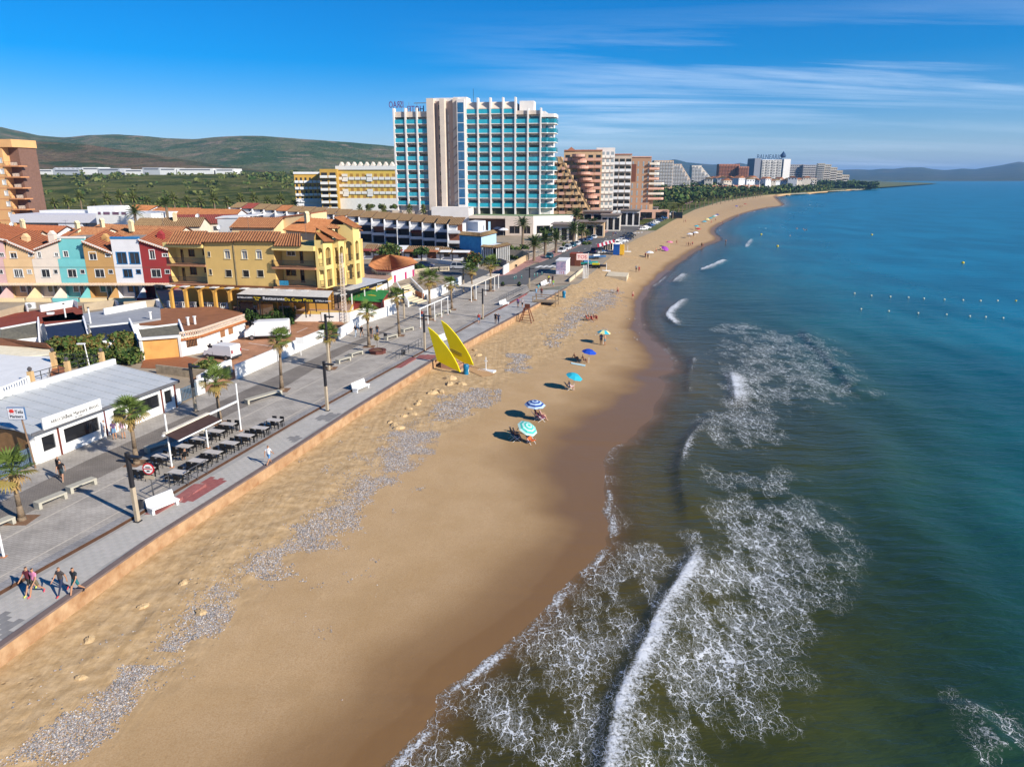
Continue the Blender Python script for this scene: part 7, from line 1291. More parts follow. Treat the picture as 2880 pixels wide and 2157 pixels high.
for i, (a_, b_, s) in enumerate([(1450,705,2.0),(1430,700,1.6),(1480,700,1.6),(1441,728,1.4),(1590,695,1.4),(1650,688,1.3),(1830,608,3.0),(1815,612,2.2),(1850,600,2.4),(1765,618,2.0),(1075,582,1.8),(1108,580,1.8),(1040,580,1.6)]):
    p = G(a_,b_,0) if b_ > 590 else Vector((atY(a_,b_,290).x,290.5,atY(a_,b_+4,290).z)); bush('garden_shrub', 'rounded green garden shrub near the hotel and road', (p.x,p.y,max(0,p.z)), (s,s,s*.8), 420, .25, [LG,LD,LO], grp='garden shrubs', seed=i)
# scrub on the plain, far woods
g = np.random.default_rng(3); n = 2600; ty = 340+760*g.random(n)**1.3; tx = -1100+(1100+60)*g.random(n); ok = np.abs(tx) < ty*1.0; tx, ty = tx[ok], ty[ok]; dens = fbm(tx,ty,70,3,4); ok = g.random(len(tx)) < np.clip(dens*2.4-.7,.1,1); tx, ty = tx[ok], ty[ok]
rad = np.stack([1.5+2.2*g.random(len(tx)),1.5+2.2*g.random(len(tx)),.9+1.8*g.random(len(tx))**2],1)*np.clip(ty/600,.7,1.4)[:,None]
V = quads(np.stack([tx,ty,plain_z(tx,ty)+rad[:,2]*.5],1), rad, 16, rad[:,0]*.42, 8); stuff(ob('scrub', qmesh('scrub', V, [LG,LO,LO], g.integers(0,3,len(V)//4))), 'green scrub and bushes covering the plain below the hills', 'scrub')
n = 1500; ty = 520+g.random(n)*760; xr_ = sxy(INNER,ty); tx = xr_-18-g.random(n)**1.2*320; ok = (tx > ty*.2); tx, ty, xr_ = tx[ok], ty[ok], xr_[ok]; ok = (g.random(len(tx)) < np.clip((ty-560)/250,.12,1)); tx, ty = tx[ok], ty[ok]
rad = np.stack([4+4*g.random(len(tx))]*2+[2.8+3.0*g.random(len(tx))],1); V = quads(np.stack([tx,ty,plain_z(tx,ty)+rad[:,2]*.85],1), rad, 34, rad[:,0]*.22, 9); stuff(ob('far_wood', qmesh('far_wood', V, [LD,LG,LO], g.integers(0,3,len(V)//4))), 'dark green far wood in front of the resort blocks', 'wood')
n = 160; ty = 1420+g.random(n)*140; tx = np.interp(g.random(n),[0,1],[atY(2300,520,1450).x, atY(2425,520,1500).x]); rad = np.stack([6+5*g.random(n)]*2+[5+4*g.random(n)],1); V = quads(np.stack([tx,ty,rad[:,2]*.8],1), rad, 50, rad[:,0]*.2, 19); stuff(ob('point_trees', qmesh('point_trees', V, [LD,LG], g.integers(0,2,len(V)//4))), 'dark trees along the far point by the stepped tower', 'trees')
# ---- pebbles
def pebbles(px, dens, s0, s1, seed):
    pl = [B(a,b) for a,b in px]; xs = [p.x for p in pl]; ys = [p.y for p in pl]; g = np.random.default_rng(seed); A = (max(xs)-min(xs))*(max(ys)-min(ys)); n = int(A*dens); x = min(xs)+(max(xs)-min(xs))*g.random(n); y = min(ys)+(max(ys)-min(ys))*g.random(n); m = inpoly(x,y,[(p.x,p.y) for p in pl],3.2); nn = fbm(x,y,1.3,4,seed); k = g.random(n) < np.clip(m*1.9-.75+(nn-.45)*3.0,0,1); return x[k], y[k], s0+(s1-s0)*g.random(k.sum())**2.2
PBL = [([(-40,2180),(0,2140),(120,2060),(240,1985),(330,1905),(385,1870),(455,1882),(420,1925),(330,2000),(250,2070),(180,2130),(110,2200)],620,.022,.07),([(425,1832),(470,1790),(560,1710),(590,1690),(640,1640),(690,1675),(650,1740),(560,1800),(480,1828)],520,.022,.07),([(690,1600),(730,1570),(775,1560),(840,1485),(905,1440),(1000,1370),(1060,1330),(1085,1290),(1120,1220),(1180,1200),(1240,1220),(1210,1260),(1120,1330),(1020,1420),(950,1500),(880,1540),(800,1560),(760,1630),(710,1630)],330,.026,.075),([(1200,1180),(1260,1120),(1320,1090),(1400,1100),(1410,1115),(1340,1150),(1260,1190)],130,.04,.10),([(1420,1020),(1450,995),(1495,1000),(1485,1045),(1440,1050)],110,.05,.11),([(1530,985),(1560,940),(1600,880),(1660,830),(1720,800),(1750,815),(1720,860),(1660,890),(1600,935),(1560,975)],36,.06,.15),([(330,1930),(420,1810),(600,1640),(760,1540),(900,1410),(1160,1160),(1220,1190),(960,1450),(820,1570),(700,1660),(470,1860),(360,1960)],60,.02,.07),([(20,1990),(300,1780),(700,1560),(720,1590),(330,1830),(60,2040)],7,.03,.09)]
PX2 = [pebbles(a,b,c_,d,40+i) for i,(a,b,c_,d) in enumerate(PBL)]; px2 = np.concatenate([q[0] for q in PX2]); py2 = np.concatenate([q[1] for q in PX2]); ps2 = np.concatenate([q[2] for q in PX2]); n = len(px2)
ri = np.clip(np.searchsorted(BY[:,0],py2),0,len(BY)-1); col0 = BX[ri,0]; wd_ = (BX[ri,-1]-col0); ci = (px2-col0)/wd_*(BX.shape[1]-1); c0_ = np.clip(ci.astype(int),0,BX.shape[1]-2); fz = ci-c0_; pz2 = BZ[ri,c0_]*(1-fz)+BZ[ri,c0_+1]*fz
g = np.random.default_rng(77); ang = g.random(n)*6.28; el = .55+.45*g.random(n); octv = np.array([(1,0,0),(0,1,0),(-1,0,0),(0,-1,0),(0,0,.62),(0,0,-.5)]); octf = np.array([(0,1,4),(1,2,4),(2,3,4),(3,0,4)])
ca_, sa_ = np.cos(ang)[:,None], np.sin(ang)[:,None]; vx = octv[None,:,0]*ps2[:,None]; vy = octv[None,:,1]*(ps2*el)[:,None]; V = np.stack([px2[:,None]+vx*ca_-vy*sa_, py2[:,None]+vx*sa_+vy*ca_, pz2[:,None]+octv[None,:,2]*ps2[:,None]+ps2[:,None]*.25],-1).reshape(-1,3)
Fq = (octf[None]+np.arange(n)[:,None,None]*6).reshape(-1,3); me = bpy.data.meshes.new('pebbles'); me.vertices.add(len(V)); me.vertices.foreach_set('co', V.ravel()); me.loops.add(Fq.size); me.loops.foreach_set('vertex_index', Fq.ravel()); me.polygons.add(len(Fq)); me.polygons.foreach_set('loop_start', np.arange(0,Fq.size,3)); me.polygons.foreach_set('loop_total', np.full(len(Fq),3)); me.update(calc_edges=True)
at = me.attributes.new('tone','FLOAT','POINT'); at.data.foreach_set('value', np.repeat(g.random(n),6).astype(np.float32)); m = bpy.data.materials.new('pebble_stone'); m.use_nodes = True; nt = m.node_tree; a_ = nt.nodes.new('ShaderNodeAttribute'); a_.attribute_name = 'tone'; rp = nt.nodes.new('ShaderNodeValToRGB'); nt.links.new(a_.outputs['Fac'], rp.inputs[0]); nt.links.new(rp.outputs[0], nt.nodes['Principled BSDF'].inputs['Base Color']); nt.nodes['Principled BSDF'].inputs['Roughness'].default_value = .7
e = rp.color_ramp.elements; e[0].color = (.13,.125,.125,1); e[1].color = (.70,.65,.58,1)
for p_, c_ in ((.3,(.27,.255,.25,1)),(.6,(.40,.375,.36,1)),(.75,(.42,.30,.23,1)),(.88,(.54,.50,.45,1))): x = e.new(p_); x.color = c_
me.materials.append(m); stuff(ob('pebbles', me), 'grey and pinkish pebbles in drifts along the upper beach', 'pebbles')
# ---- rocks
ROCK = pm('tan_rock', (.42,.28,.14), .95, .25, 2, .6, 6, col2=(.58,.42,.23))
for i, (a_, b_, s) in enumerate([(1268,1066,.75),(1264,1081,.55),(1296,1080,.6),(1217,1106,.6),(1240,1102,.5),(1228,1098,.4),(1174,1136,.4),(1161,1165,.45),(1135,1171,.4),(1109,1197,.5),(1122,1205,.5),(1097,1188,.35),(1150,1150,.35),(1180,1128,.3),(564,1722,.36),(404,1704,.3),(252,1799,.3),(228,1905,.28),(516,1640,.3),(1310,1050,.5),(1345,1000,.5),(1335,985,.4),(1300,1042,.45)]):
    p = B(a_,b_); g = np.random.default_rng(i); mb = MB(); n = 8; rings = [(.05,-.35),(.8,-.3),(1.0,.0),(.75,.35),(.3,.52),(.02,.55)]; vs = []
    for r_, z in rings:
        for k in range(n): t = 2*math.pi*k/n; q = 1+.4*(g.random()-.5); vs.append((r_*q*math.cos(t)*1.2,r_*q*math.sin(t)*.8,z*(1+.4*(g.random()-.5))))
    mb.add(vs,[(j*n+k,j*n+(k+1)%n,(j+1)*n+(k+1)%n,(j+1)*n+k) for j in range(len(rings)-1) for k in range(n)]); o = mb.build('rock', ROCK); o.location = (p.x,p.y,p.z); o.scale = (s,s,s); o.rotation_euler = (0,0,i*1.3); tag(o, 'tan rock half buried in the sand below the sea wall' if b_ < 1300 else 'lone tan stone lying on the sand beside the pebble drifts', 'rock', 'rocks below the sea wall' if b_ < 1300 else 'stones by the pebble drifts')
# ================================================================ street furniture
LDK = pm('lamp_dark_metal', (.022,.022,.026), .5, .2); LCO = pm('lamp_concrete', (.42,.34,.24), .85, .12)
LP = [((388,1466),(363,1272),1,'lamp post behind the near white bench'),((921,1155),(909,1016),1,'lamp post beside the second white bench'),((1195,987),(1190,883),1,'lamp post just left of the yellow sails'),((1358,898),(1355,812),1,'lamp post near the walker in a blue skirt'),((1489,812),(1487,752),1,'lamp post above the red ramp railing'),((551,1157),(537,1022),0,'lamp post at the blue grey gate of the rice restaurant'),((926,1042),(920,884),0,'lamp post behind the car park palm'),((1137,896),(1134,811),0,'lamp post at the foot of the stairway'),((1304,821),(1305,754),0,'lamp post by the curved mural wall')]
for b_, t_, walk_, lab in LP:
    z0 = RAISE if walk_ else 0; b = G(*b_, z0); h = atY(*t_, b.y).z-z0; r = thing('lamp_post', lab, 'lamp post', b, -th, 'promenade lamp posts')
    MB().box(-.11,.11,-.13,.13,-.02,h*.5).build('post', LCO, r); MB().box(-.10,.10,-.12,.12,h*.5,h).build('upper_post', LDK, r); MB().box(-.2,.2,-.2,.2,-.02,.05).build('base_plate', LDK, r); MB().box(.1,1.0,-.16,.16,h-.32,h-.2).build('lamp_head', LDK, r); MB().box(-.85,-.1,-.12,.12,h*.86,h*.86+.08).build('rear_head', LDK, r)
BCN = pm('bench_concrete', (.43,.40,.32), .85, .1, 4, .1)
BN = [((112,1434),(192,1401),'concrete bench nearest the left edge palm'),((201,1390),(275,1361),'concrete bench behind the near lamp shadow'),((-40,1508),(36,1476),'concrete bench cut off by the left edge'),((416,1276),(470,1260),'concrete bench in the shade of the restaurant awning'),((521,1229),(577,1211),'concrete bench behind the awning post'),((698,1139),(795,1110),'long concrete bench at the tall palm'),((954,1024),(988,1014),'concrete bench left of the octagonal planter'),((990,1006),(1022,996),'concrete bench touching the octagonal planter'),((1089,958),(1119,949),'concrete bench beside the litter bin'),((1136,936),(1164,928),'concrete bench left of the pergola posts'),((1225,894),(1245,888),'concrete bench under the pergola'),((1248,884),(1265,880),'concrete bench at the far pergola post')]
for a_, b_, lab in BN:
    A, Bv = G(*a_,0), G(*b_,0); d = Bv-A; L_ = max(1.9,d.length); r = thing('concrete_bench', lab, 'bench', A, math.atan2(d.y,d.x), 'concrete promenade benches')
    MB().box(0,L_,0,.62,.36,.48).build('seat', BCN, r)
    for x in (0, L_-.22): MB().box(x,x+.22,.02,.6,0,.36).build('support', BCN, r)
WBN = [((430,1450),(492,1424),'near white bench with backrest beside the red paving'),((1005,1106),(1040,1090),'white bench beside the lamp on the seaside walk'),((1245,966),(1262,958),'white bench half hidden behind the yellow sails'),((1414,864),(1432,857),'white bench near the red ramp'),((1530,808),(1545,800),'white bench by the group of walkers')]
for a_, b_, lab in WBN:
    A, Bv = G(*a_,RAISE), G(*b_,RAISE); d = Bv-A; L_ = max(2.0,d.length); r = thing('white_bench', lab, 'bench', A, math.atan2(d.y,d.x), 'white benches on the seaside walk')
    MB().box(0,L_,-.05,.55,.33,.45).build('seat', WP, r); MB().profile([(.5,.3),(.62,.3),(.78,.98),(.68,.98)],0,L_).build('backrest', WP, r)
    for x in (.02, L_-.2): MB().box(x,x+.18,.05,.6,0,.33).build('support', WP, r)
# café tables and chairs
TTOP = pm('table_top', (.50,.46,.42), .6, .08); CHB = pm('chair_black', (.015,.014,.014), .6, .2)
tt_ = MB().box(-.68,.68,-.36,.36,.71,.74).mesh('table_top', TTOP); leg = MB().box(-.025,.025,-.025,.025,0,.71).mesh('leg', CHB)
def chair_parts():
    s = MB().box(-.22,.22,-.22,.22,.42,.46).mesh('seat', CHB); b = MB(); b.profile([(-.2,.44),(-.24,.84),(-.21,.84),(-.17,.44)],-.21,.21); b.box(-.23,-.19,-.2,.2,.62,.65); b.box(.19,.23,-.2,.2,.62,.65); l = MB().box(-.018,.018,-.018,.018,0,.43).mesh('leg', CHB); return s, b.mesh('backrest', CHB), l
cs, cb, cl_ = chair_parts()
TB = [(501,1326,'front row'),(556,1294,'front row'),(599,1270,'front row'),(646,1244,'front row'),(690,1223,'front row'),(731,1202,'front row'),(771,1180,'front row'),(407,1316,'back row'),(456,1280,'back row'),(516,1253,'back row'),(561,1232,'back row'),(606,1211,'back row'),(641,1191,'back row')]
cnt = {'front row':0,'back row':0}
for a_, b_, row in TB:
    p = G(a_,b_,.74); i = cnt[row]; cnt[row] += 1; nm = ORD[i]+' café table from the left in the '+row
    t = thing('cafe_table', nm, 'table', (p.x,p.y,0), -th, 'café tables'); ob('table_top', tt_, t)
    for sx_ in (-.6,.6):
        for sy_ in (-.3,.3): ob('leg', leg, t, (sx_,sy_,0))
    for k, (cx, cy, rz_) in enumerate(((-.34,-.48,math.pi),(.34,-.48,math.pi),(-.34,.48,0),(.34,.48,0))):
        if a_ == 771 and k in (0,): continue
        q = Vector((p.x,p.y,0))+es*(cx+random.uniform(-.05,.05))+ea*(cy*1.05+random.uniform(-.08,.08)); c = thing('cafe_chair', 'black chair '+('near' if cy < 0 else 'far')+(' left' if cx < 0 else ' right')+' of the '+nm, 'chair', q, -th+rz_+math.pi+random.uniform(-.2,.2), 'black café chairs')
        ob('seat', cs, c); ob('backrest', cb, c)
        for u in (-.19,.19):
            for v in (-.19,.19): ob('leg', cl_, c, (u,v,0))
# awning frame and pergolas
def posts(r, lst, ht, rad=.07, z0=0.0):
    o = []
    for b_, t_ in lst:
        b = G(*b_,z0); h = (atY(*t_,b.y).z if t_ else ht); MB().cyl((b.x,b.y,z0-.02),(b.x,b.y,h),rad,n=8).build('post', WP, r); MB().box(b.x-.14,b.x+.14,b.y-.14,b.y+.14,z0,z0+.04).build('foot', TC, r); o.append(Vector((b.x,b.y,h)))
    return o
AW = thing('terrace_awning', 'white framed awning with dark folded canvas over the café tables', 'awning'); ps = posts(AW, [((484,1314),(458,1165)),((586,1260),(578,1186)),((678,1211),(667,1078)),((11,1566),(0,1455))], 3); zb_ = 2.75
A, Bv = Vector((ps[0].x,ps[0].y,zb_)), Vector((ps[2].x,ps[2].y,zb_)); MB().bar(A-ea*.5, Bv, .14, .14).build('beam', WP, AW); n_ = -es
MB().bar(A-ea*.3+es*1.2+Vector((0,0,-.35)), A.lerp(Bv,.55)+es*1.2+Vector((0,0,-.35)), .1, .1).build('front_bar', WP, AW); MB().slab([A-ea*.3+Vector((0,0,.05)), A.lerp(Bv,.55)+Vector((0,0,.05)), A.lerp(Bv,.55)+es*1.2+Vector((0,0,-.3)), A-ea*.3+es*1.2+Vector((0,0,-.3))], .03).build('canvas', pm('awning_dark', (.055,.03,.025), .8, .2), AW)
MB().bar(A-ea*.3+Vector((0,0,.12)), A.lerp(Bv,.55)+Vector((0,0,.12)), .3, .12).build('cassette', pm('cassette_cream', (.70,.62,.50), .6), AW)
PG1 = thing('pergola_frame', 'open white steel pergola frame with five posts', 'pergola'); ps = posts(PG1, [((1183,923),None),((1204,913),None),((1223,903),None),((1242,894),None),((1260,885),None)], 2.9, .07); MB().bar(ps[0]-ea*.3, ps[-1]+ea*.3, .14, .14).build('beam', WP, PG1)
PG2 = thing('slatted_pergola', 'white pergola with a solid slatted roof by the street corner', 'pergola'); ps = posts(PG2, [((1326,850),None),((1339,844),None),((1366,831),None),((1391,817),None),((1402,812),None)], 2.8, .08)
A, Bv = ps[0]-ea*.6, ps[-1]+ea*.6
for k in range(9): p, q = A.lerp(Bv,k/9), A.lerp(Bv,(k+.8)/9); MB().slab([p+es*.2+Vector((0,0,.1)),q+es*.2+Vector((0,0,.1)),q-es*2.0+Vector((0,0,.14)),p-es*2.0+Vector((0,0,.14))],.12).build('roof_slat', pm('cassette_cream', (.70,.62,.50), .6), PG2)
MB().bar(A,Bv,.14,.2).build('beam', WP, PG2)
# railings of the ramps
STL = pm('steel_rail', (.16,.16,.165), .4, .2, metal=.6)
for pts_, lab in (([(432,1398),(478,1374)],'short steel handrail beside the near white bench'),([(530,1362),(583,1330)],'steel handrail at the end of the red paved crossing'),([(1114,1012),(1150,992),(1186,974)],'steel handrail down to the yellow sails crossing'),([(1404,850),(1440,834),(1486,812)],'long steel railing of the red ramp')):
    r = thing('handrail', lab, 'railing'); railing(r, [G(*p,0) for p in pts_], 1.05, .9, STL, .025, 'rail', (.55,1.0))
for pts_, lab in (([(402,1438),(478,1396)],'red paved ramp beside the near white bench'),([(487,1392),(545,1360)],'red paved ramp past the café tables'),([(1106,1030),(1150,1005)],'small red ramp with hopscotch marks'),([(1390,868),(1470,825)],'long red ramp below the steel railing')):
    A, Bv = G(*pts_[0],0), G(*pts_[1],0); o = MB().add([(A.x+.9,A.y,RAISE),(A.x+.02,A.y,RAISE),(Bv.x+.02,Bv.y,-.01),(Bv.x+.9,Bv.y,-.01),(Bv.x+.02,Bv.y,RAISE),(Bv.x+.9,Bv.y,RAISE)],[(0,1,2,3),(0,3,5),(1,4,2),(2,4,5,3)]).build('ramp', paving('red_paving', (.30,.11,.10), .62, .42) if 'red_paving' not in MATS else MATS['red_paving']); tag(o, lab, 'ramp')
# signs, bins, planter
p = G(437,1412,0); s_ = thing('road_sign', 'round red bordered no entry type sign on a post', 'road sign', p, -.1); h = atY(426,1318,p.y).z; MB().cyl((0,0,0),(-.12,0,h+.2),.035,n=6).build('post', STL, s_)
MB().cyl((-.12,-.05,h),(-.12,-.02,h),.42,n=24).build('red_ring', pm('sign_red', (.5,.02,.03), .5), s_); MB().cyl((-.12,-.07,h),(-.12,-.051,h),.32,n=24).build('disc', WP, s_); MB().box(-.42,.18,-.085,-.071,h-.03,h+.03).build('bar', MATS['sign_red'], s_); MB().box(-.28,.04,-.085,-.071,h+.08,h+.16).build('symbol', INK, s_); MB().box(-.22,-.02,-.085,-.071,h-.2,h-.1).build('symbol', INK, s_); MB().box(-.5,.22,-.06,-.02,h-.75,h-.5).build('plate', LCO, s_)
for a_, z0, lab in (((397,1440),0,'black litter bin at the foot of the near lamp post'),((1085,955),0,'black litter bin beside the concrete bench'),((1135,1003),RAISE,'black litter bin at the sail crossing handrail'),((1383,817),0,'dark litter bin under the corner palm'),((1452,754),.02,'dark litter bin on the red pavement corner'),((787,1017),0,'small black box bin on the tall palm trunk')):
    p = G(*a_,z0); r = thing('litter_bin', lab, 'bin', p, -th); zz_ = 2.2 if 'trunk' in lab else .28; MB().lathe([(.0,zz_),(.2,zz_),(.24,zz_+.55),(.2,zz_+.57),(0,zz_+.4)],n=10).build('bucket', LDK, r); MB().cyl((-.26,0,0),(-.26,0,zz_+.65),.03,n=6).build('bin_post', LDK, r)
p = G(1062,993,0); r = thing('octagonal_planter', 'brown octagonal wooden planter bench with a yellow sapling', 'planter', p); WD = pm('planter_wood', (.12,.04,.03), .7, .25, 3)
for k in range(8):
    a_ = k*math.pi/4; a2 = a_+math.pi/4*.96; MB().prism([(1.15*math.cos(a_),1.15*math.sin(a_)),(1.15*math.cos(a2),1.15*math.sin(a2)),(.72*math.cos(a2),.72*math.sin(a2)),(.72*math.cos(a_),.72*math.sin(a_))],.38,.45).build('seat_board', WD, r); MB().prism([(1.05*math.cos(a_),1.05*math.sin(a_)),(1.05*math.cos(a2),1.05*math.sin(a2)),(.98*math.cos(a2),.98*math.sin(a2)),(.98*math.cos(a_),.98*math.sin(a_))],.0,.38).build('side_board', WD, r)
MB().cyl((0,0,0),(0,0,.36),.7,n=8).build('soil', MATS['pit_soil'], r); MB().cyl((0,0,.3),(0,0,1.9),.03,n=5).build('sapling_stem', BARK, r); V = quads([(0,0,2.0)],[(.35,.35,.5)],50,.12,3); ob('sapling_leaves', qmesh('sapling_leaves',V,[PYE]), r)
for a_, lab in (((1414,805),'dark bowl planter with a thin plant at the street corner'),((1460,805),'dark bowl planter beside the long railing')):
    p = G(*a_,0); r = thing('bowl_planter', lab, 'planter', p); MB().lathe([(0,0),(.25,0),(.6,.4),(.55,.42),(0,.36)],n=12).build('bowl', LDK, r); V = quads([(0,0,.6)],[(.3,.3,.35)],40,.12,4); ob('plant', qmesh('plant',V,[LG]), r)
for k, a_ in enumerate([(1451,784),(1467,783),(1511,776),(1524,773),(1446,786),(1503,778)]): p = G(*a_,0); r = thing('bollard', 'teal and white bollard closing the promenade, '+ORD[k]+' of the line', 'bollard', p, 0, 'teal bollards'); MB().cyl((0,0,0),(0,0,.75),.09,n=8).build('body', pm('bollard_teal', (.02,.22,.20), .5), r); MB().cyl((0,0,.5),(0,0,.6),.095,n=8).build('band', WP, r)
p = G(847,1000,0); r = thing('parking_sign', 'blank white board sign on a post in the car park', 'sign', p); MB().cyl((0,0,0),(0,0,2.0),.05,n=6).build('post', WP, r); MB().box(-.5,.5,-.04,.04,1.5,2.3).build('board', WP, r)
p = G(1120,725,0); r = thing('tall_lamp', 'tall white double headed street lamp behind the pavilion', 'street lamp', p); h = atY(1120,642,p.y).z; MB().cyl((0,0,0),(0,0,h),.12,.07,6).build('pole', WP, r); MB().box(-.9,.9,-.12,.12,h-.05,h+.1).build('lamp_head', WP, r)
# ================================================================ beach furniture
YS = pm('sail_yellow', (.80,.62,.0), .45, .04, 1); f1 = G(1232,1020,RAISE); t1 = B(1296,1053); fy = Fr(f1, math.degrees(math.atan2(t1.y-f1.y,t1.x-f1.x)))
def sail(label, fr_, px):
    r = thing('yellow_sail', label, 'sculpture', fr_.o, fr_.t, 'yellow sails'); pts_ = [fr_.uz(*p) for p in px]; pts_ = [(u, z-fr_.o.z) for u, z in pts_]; MB().profy(pts_[::-1], -.08, .08).build('panel', YS, r); return r
zs = lambda l: [(1160+x*.2712, 880+y*.2712) for x, y in l]
sail('near yellow sail shaped panel at the beach stairs', fy, zs([(165,168),(215,205),(265,250),(300,300),(350,362),(400,432),(440,500),(472,562),(497,632),(410,590),(320,545),(258,512),(235,420),(210,330),(185,240)]))
f2 = Fr(G(1279,1004,RAISE), math.degrees(fy.t)); s2 = sail('far yellow sail shaped panel with a slotted grip', f2, zs([(300,98),(360,140),(420,205),(470,265),(520,340),(565,410),(600,475),(635,560),(560,545),(490,510),(430,470),(395,400),(365,300),(330,195)]))
for u in (.0,.06): 
    a_, b_ = f2.uz(1270,985), f2.uz(1301,1000); MB().bar((a_[0],-.1,a_[1]-RAISE-u*4),(b_[0],-.1,b_[1]-RAISE-u*4),.04,.06).build('grip', pm('grip_brown', (.25,.19,.05), .6), s2)
st = thing('beach_steps', 'reddish steps going down to the sand between the yellow sails', 'steps'); A, Bv = G(1250,1008,RAISE), B(1330,1040); d = (Bv-A); n_ = Vector((-d.y,d.x,0)).normalized()
for k in range(7): p, q = A+d*(k/7), A+d*((k+1.02)/7); z = RAISE-(k+1)*(RAISE-Bv.z)/7+.02; MB().prism([(p-n_*1.1).xy[:],(q-n_*1.1).xy[:],(q+n_*1.1).xy[:],(p+n_*1.1).xy[:]], -2.2, z).build('step', pm('step_red', (.40,.22,.15), .85, .12), st)
dk = thing('slat_boardwalk', 'wooden slat boardwalk on the sand below the yellow sails', 'boardwalk'); A, Bv = B(1322,1035), B(1372,1057); d = (Bv-A); n_ = Vector((-d.y,d.x,0)).normalized(); plank = MB().box(-.06,.06,-.9,.9,0,.06).mesh('plank', pm('plank_wood', (.36,.22,.11), .85, .2, 4))
for k in range(18): p = A+d*(k/17); ob('plank', plank, dk, (p.x,p.y,beach_z(p.x,p.y)+.06), (0,0,math.atan2(d.y,d.x)))
BINB = pm('bin_blue', (.01,.16,.30), .4, .1)
for a_, lab in (((1311,1053),'blue beach bin at the foot of the yellow sails'),((1586,837),'blue beach bin near the wooden platform')):
    p = B(*a_); r = thing('beach_bin', lab, 'bin', p); MB().lathe([(0,-.05),(.32,-.05),(.3,.45),(.36,.9),(.34,1.05),(.36,1.08),(.3,1.25),(0,1.3)],n=14).build('body', BINB, r); MB().box(.1,.34,-.14,.1,.35,.7).build('label_plate', WP, r)
p = B(1368,1044); r = thing('beach_shower', 'white beach shower post on a flat slab', 'shower', p, -.35); MB().box(-1.1,1.1,-.5,.5,-.1,.14).build('slab', WP, r); MB().cyl((-.1,.1,.1),(-.1,.1,1.75),.06,n=8).build('post', WP, r); MB().box(-.3,.1,.05,.15,1.2,1.3).build('arm', WP, r)
p = B(1481,905); r = thing('lifeguard_chair', 'brown wooden lifeguard chair on the sand', 'lifeguard chair', p, -.3); WDB = pm('chair_brown', (.15,.05,.025), .7, .2, 3); H_ = atY(1480,856,p.y).z-p.z
for sx_, sy_ in ((-1,-1),(1,-1),(1,1),(-1,1)): MB().bar((sx_*1.05,sy_*.8,-.1),(sx_*.35,sy_*.3,H_*.78),.12,.12).build('leg', WDB, r)
for k in range(5): z = H_*(.12+.15*k); u = 1-.66*z/(H_*.78); MB().bar((-1.0*u-.05,-.8*u-.05,z),(1.0*u+.05,-.8*u-.05,z),.1,.06).build('rung', WDB, r)
MB().box(-.45,.45,-.4,.4,H_*.76,H_*.8).build('seat', WDB, r); MB().box(-.45,.45,.36,.42,H_*.8,H_).build('backrest', WDB, r)
p = B(1535,855); r = thing('wooden_platform', 'weathered wooden platform with rails on the sand', 'platform', p, -.3); WG = pm('grey_wood', (.32,.23,.14), .85, .2, 3)
for k in range(8): MB().box(-2.2,2.2,-1.3+k*.33,-1.0+k*.33,.5,.58).build('plank', WG, r)
for sx_, sy_ in ((-2.1,-1.2),(2.1,-1.2),(2.1,1.2),(-2.1,1.2)): MB().box(sx_-.08,sx_+.08,sy_-.08,sy_+.08,-.2,2.4 if sx_ > 0 else 1.5).build('post', WG, r)
for y_ in (-1.2,1.2): MB().bar((-2.1,y_,1.45),(2.1,y_,1.45),.08,.12).build('rail', WG, r)
# kiosks and boats beyond the wall end
def cabin(name, label, cat, px0, px1, ptop, base, dp, mat, rot=-12):
    A = G(px0,base,0); f = Fr(A,rot); r = thing(name,label,cat,A,f.t); W = f.uz(px1,base)[0]; h = f.uz(px0,ptop)[1]; MB().box(0,W,0,dp,-.02,h).build('body', mat, r); MB().box(-.12,W+.12,-.12,dp+.12,h,h+.12).build('roof', mat if name != 'brown_shed' else REDF, r); return r, W, h
r, W, h = cabin('rescue_cabin','white rescue cabin with a 112 mural front','cabin',1563,1592,734,772,6.5,WP); MB().box(.1,W-.1,-.06,-.002,.9,h-.2).build('mural', pm('mural_print', (.10,.16,.30), .6, .8, 2.5, col2=(.62,.42,.50), detail=6), r); MB().box(.1,W-.1,-.06,-.002,.1,.85).build('mural_base', pm('mural_pale', (.62,.60,.70), .6), r); text('112', .8, pm('sign_red', (.5,.02,.03), .5), r, (.8,-.08,.2), (math.pi/2,0,0)); MB().box(W-.002,W+.05,1,2,.1,2.2).build('door', pm('cabin_grey', (.5,.55,.6), .5), r)
r, W, h = cabin('brown_shed','dark red brown wooden beach shed','shed',1602,1632,715,748,4,pm('shed_brown', (.16,.05,.025), .8, .2, 3)); MB().box(.3,1.3,-.05,-.002,.05,h-.4).build('door', pm('shed_door', (.10,.03,.02), .8), r)
r, W, h = cabin('glass_kiosk','white kiosk with dark glass doors and flat beige roof','kiosk',1697,1722,682,703,6,CREAM)
for k in range(4): MB().box(.2+k*W/4,W/4*(k+1)-.1,-.06,-.002,.1,h-.3).build('glass_panel', DKW, r)
r, W, h = cabin('blue_slide_hut','blue play hut with yellow back on the beach','hut',1724,1742,690,717,2,pm('hut_blue', (.01,.08,.32), .5)); MB().box(W-.02,W+1.2,.3,2.4,0,h*1.05).build('yellow_side', pm('hut_yellow', (.75,.42,.03), .5), r)
ck = thing('boat_shelter','striped white and red awning shelter over small boats','shelter'); A, Bv = G(1690,722,0), G(1738,706,0)
for k in range(9):
    p, q = A.lerp(Bv,k/9), A.lerp(Bv,(k+.98)/9); MB().slab([(p.x-1,p.y,2.6),(q.x-1,q.y,2.6),(q.x-.5,q.y+6,2.9),(p.x-.5,p.y+6,2.9)],.05).build('stripe', WP if k % 2 else MATS['sign_red'], ck)
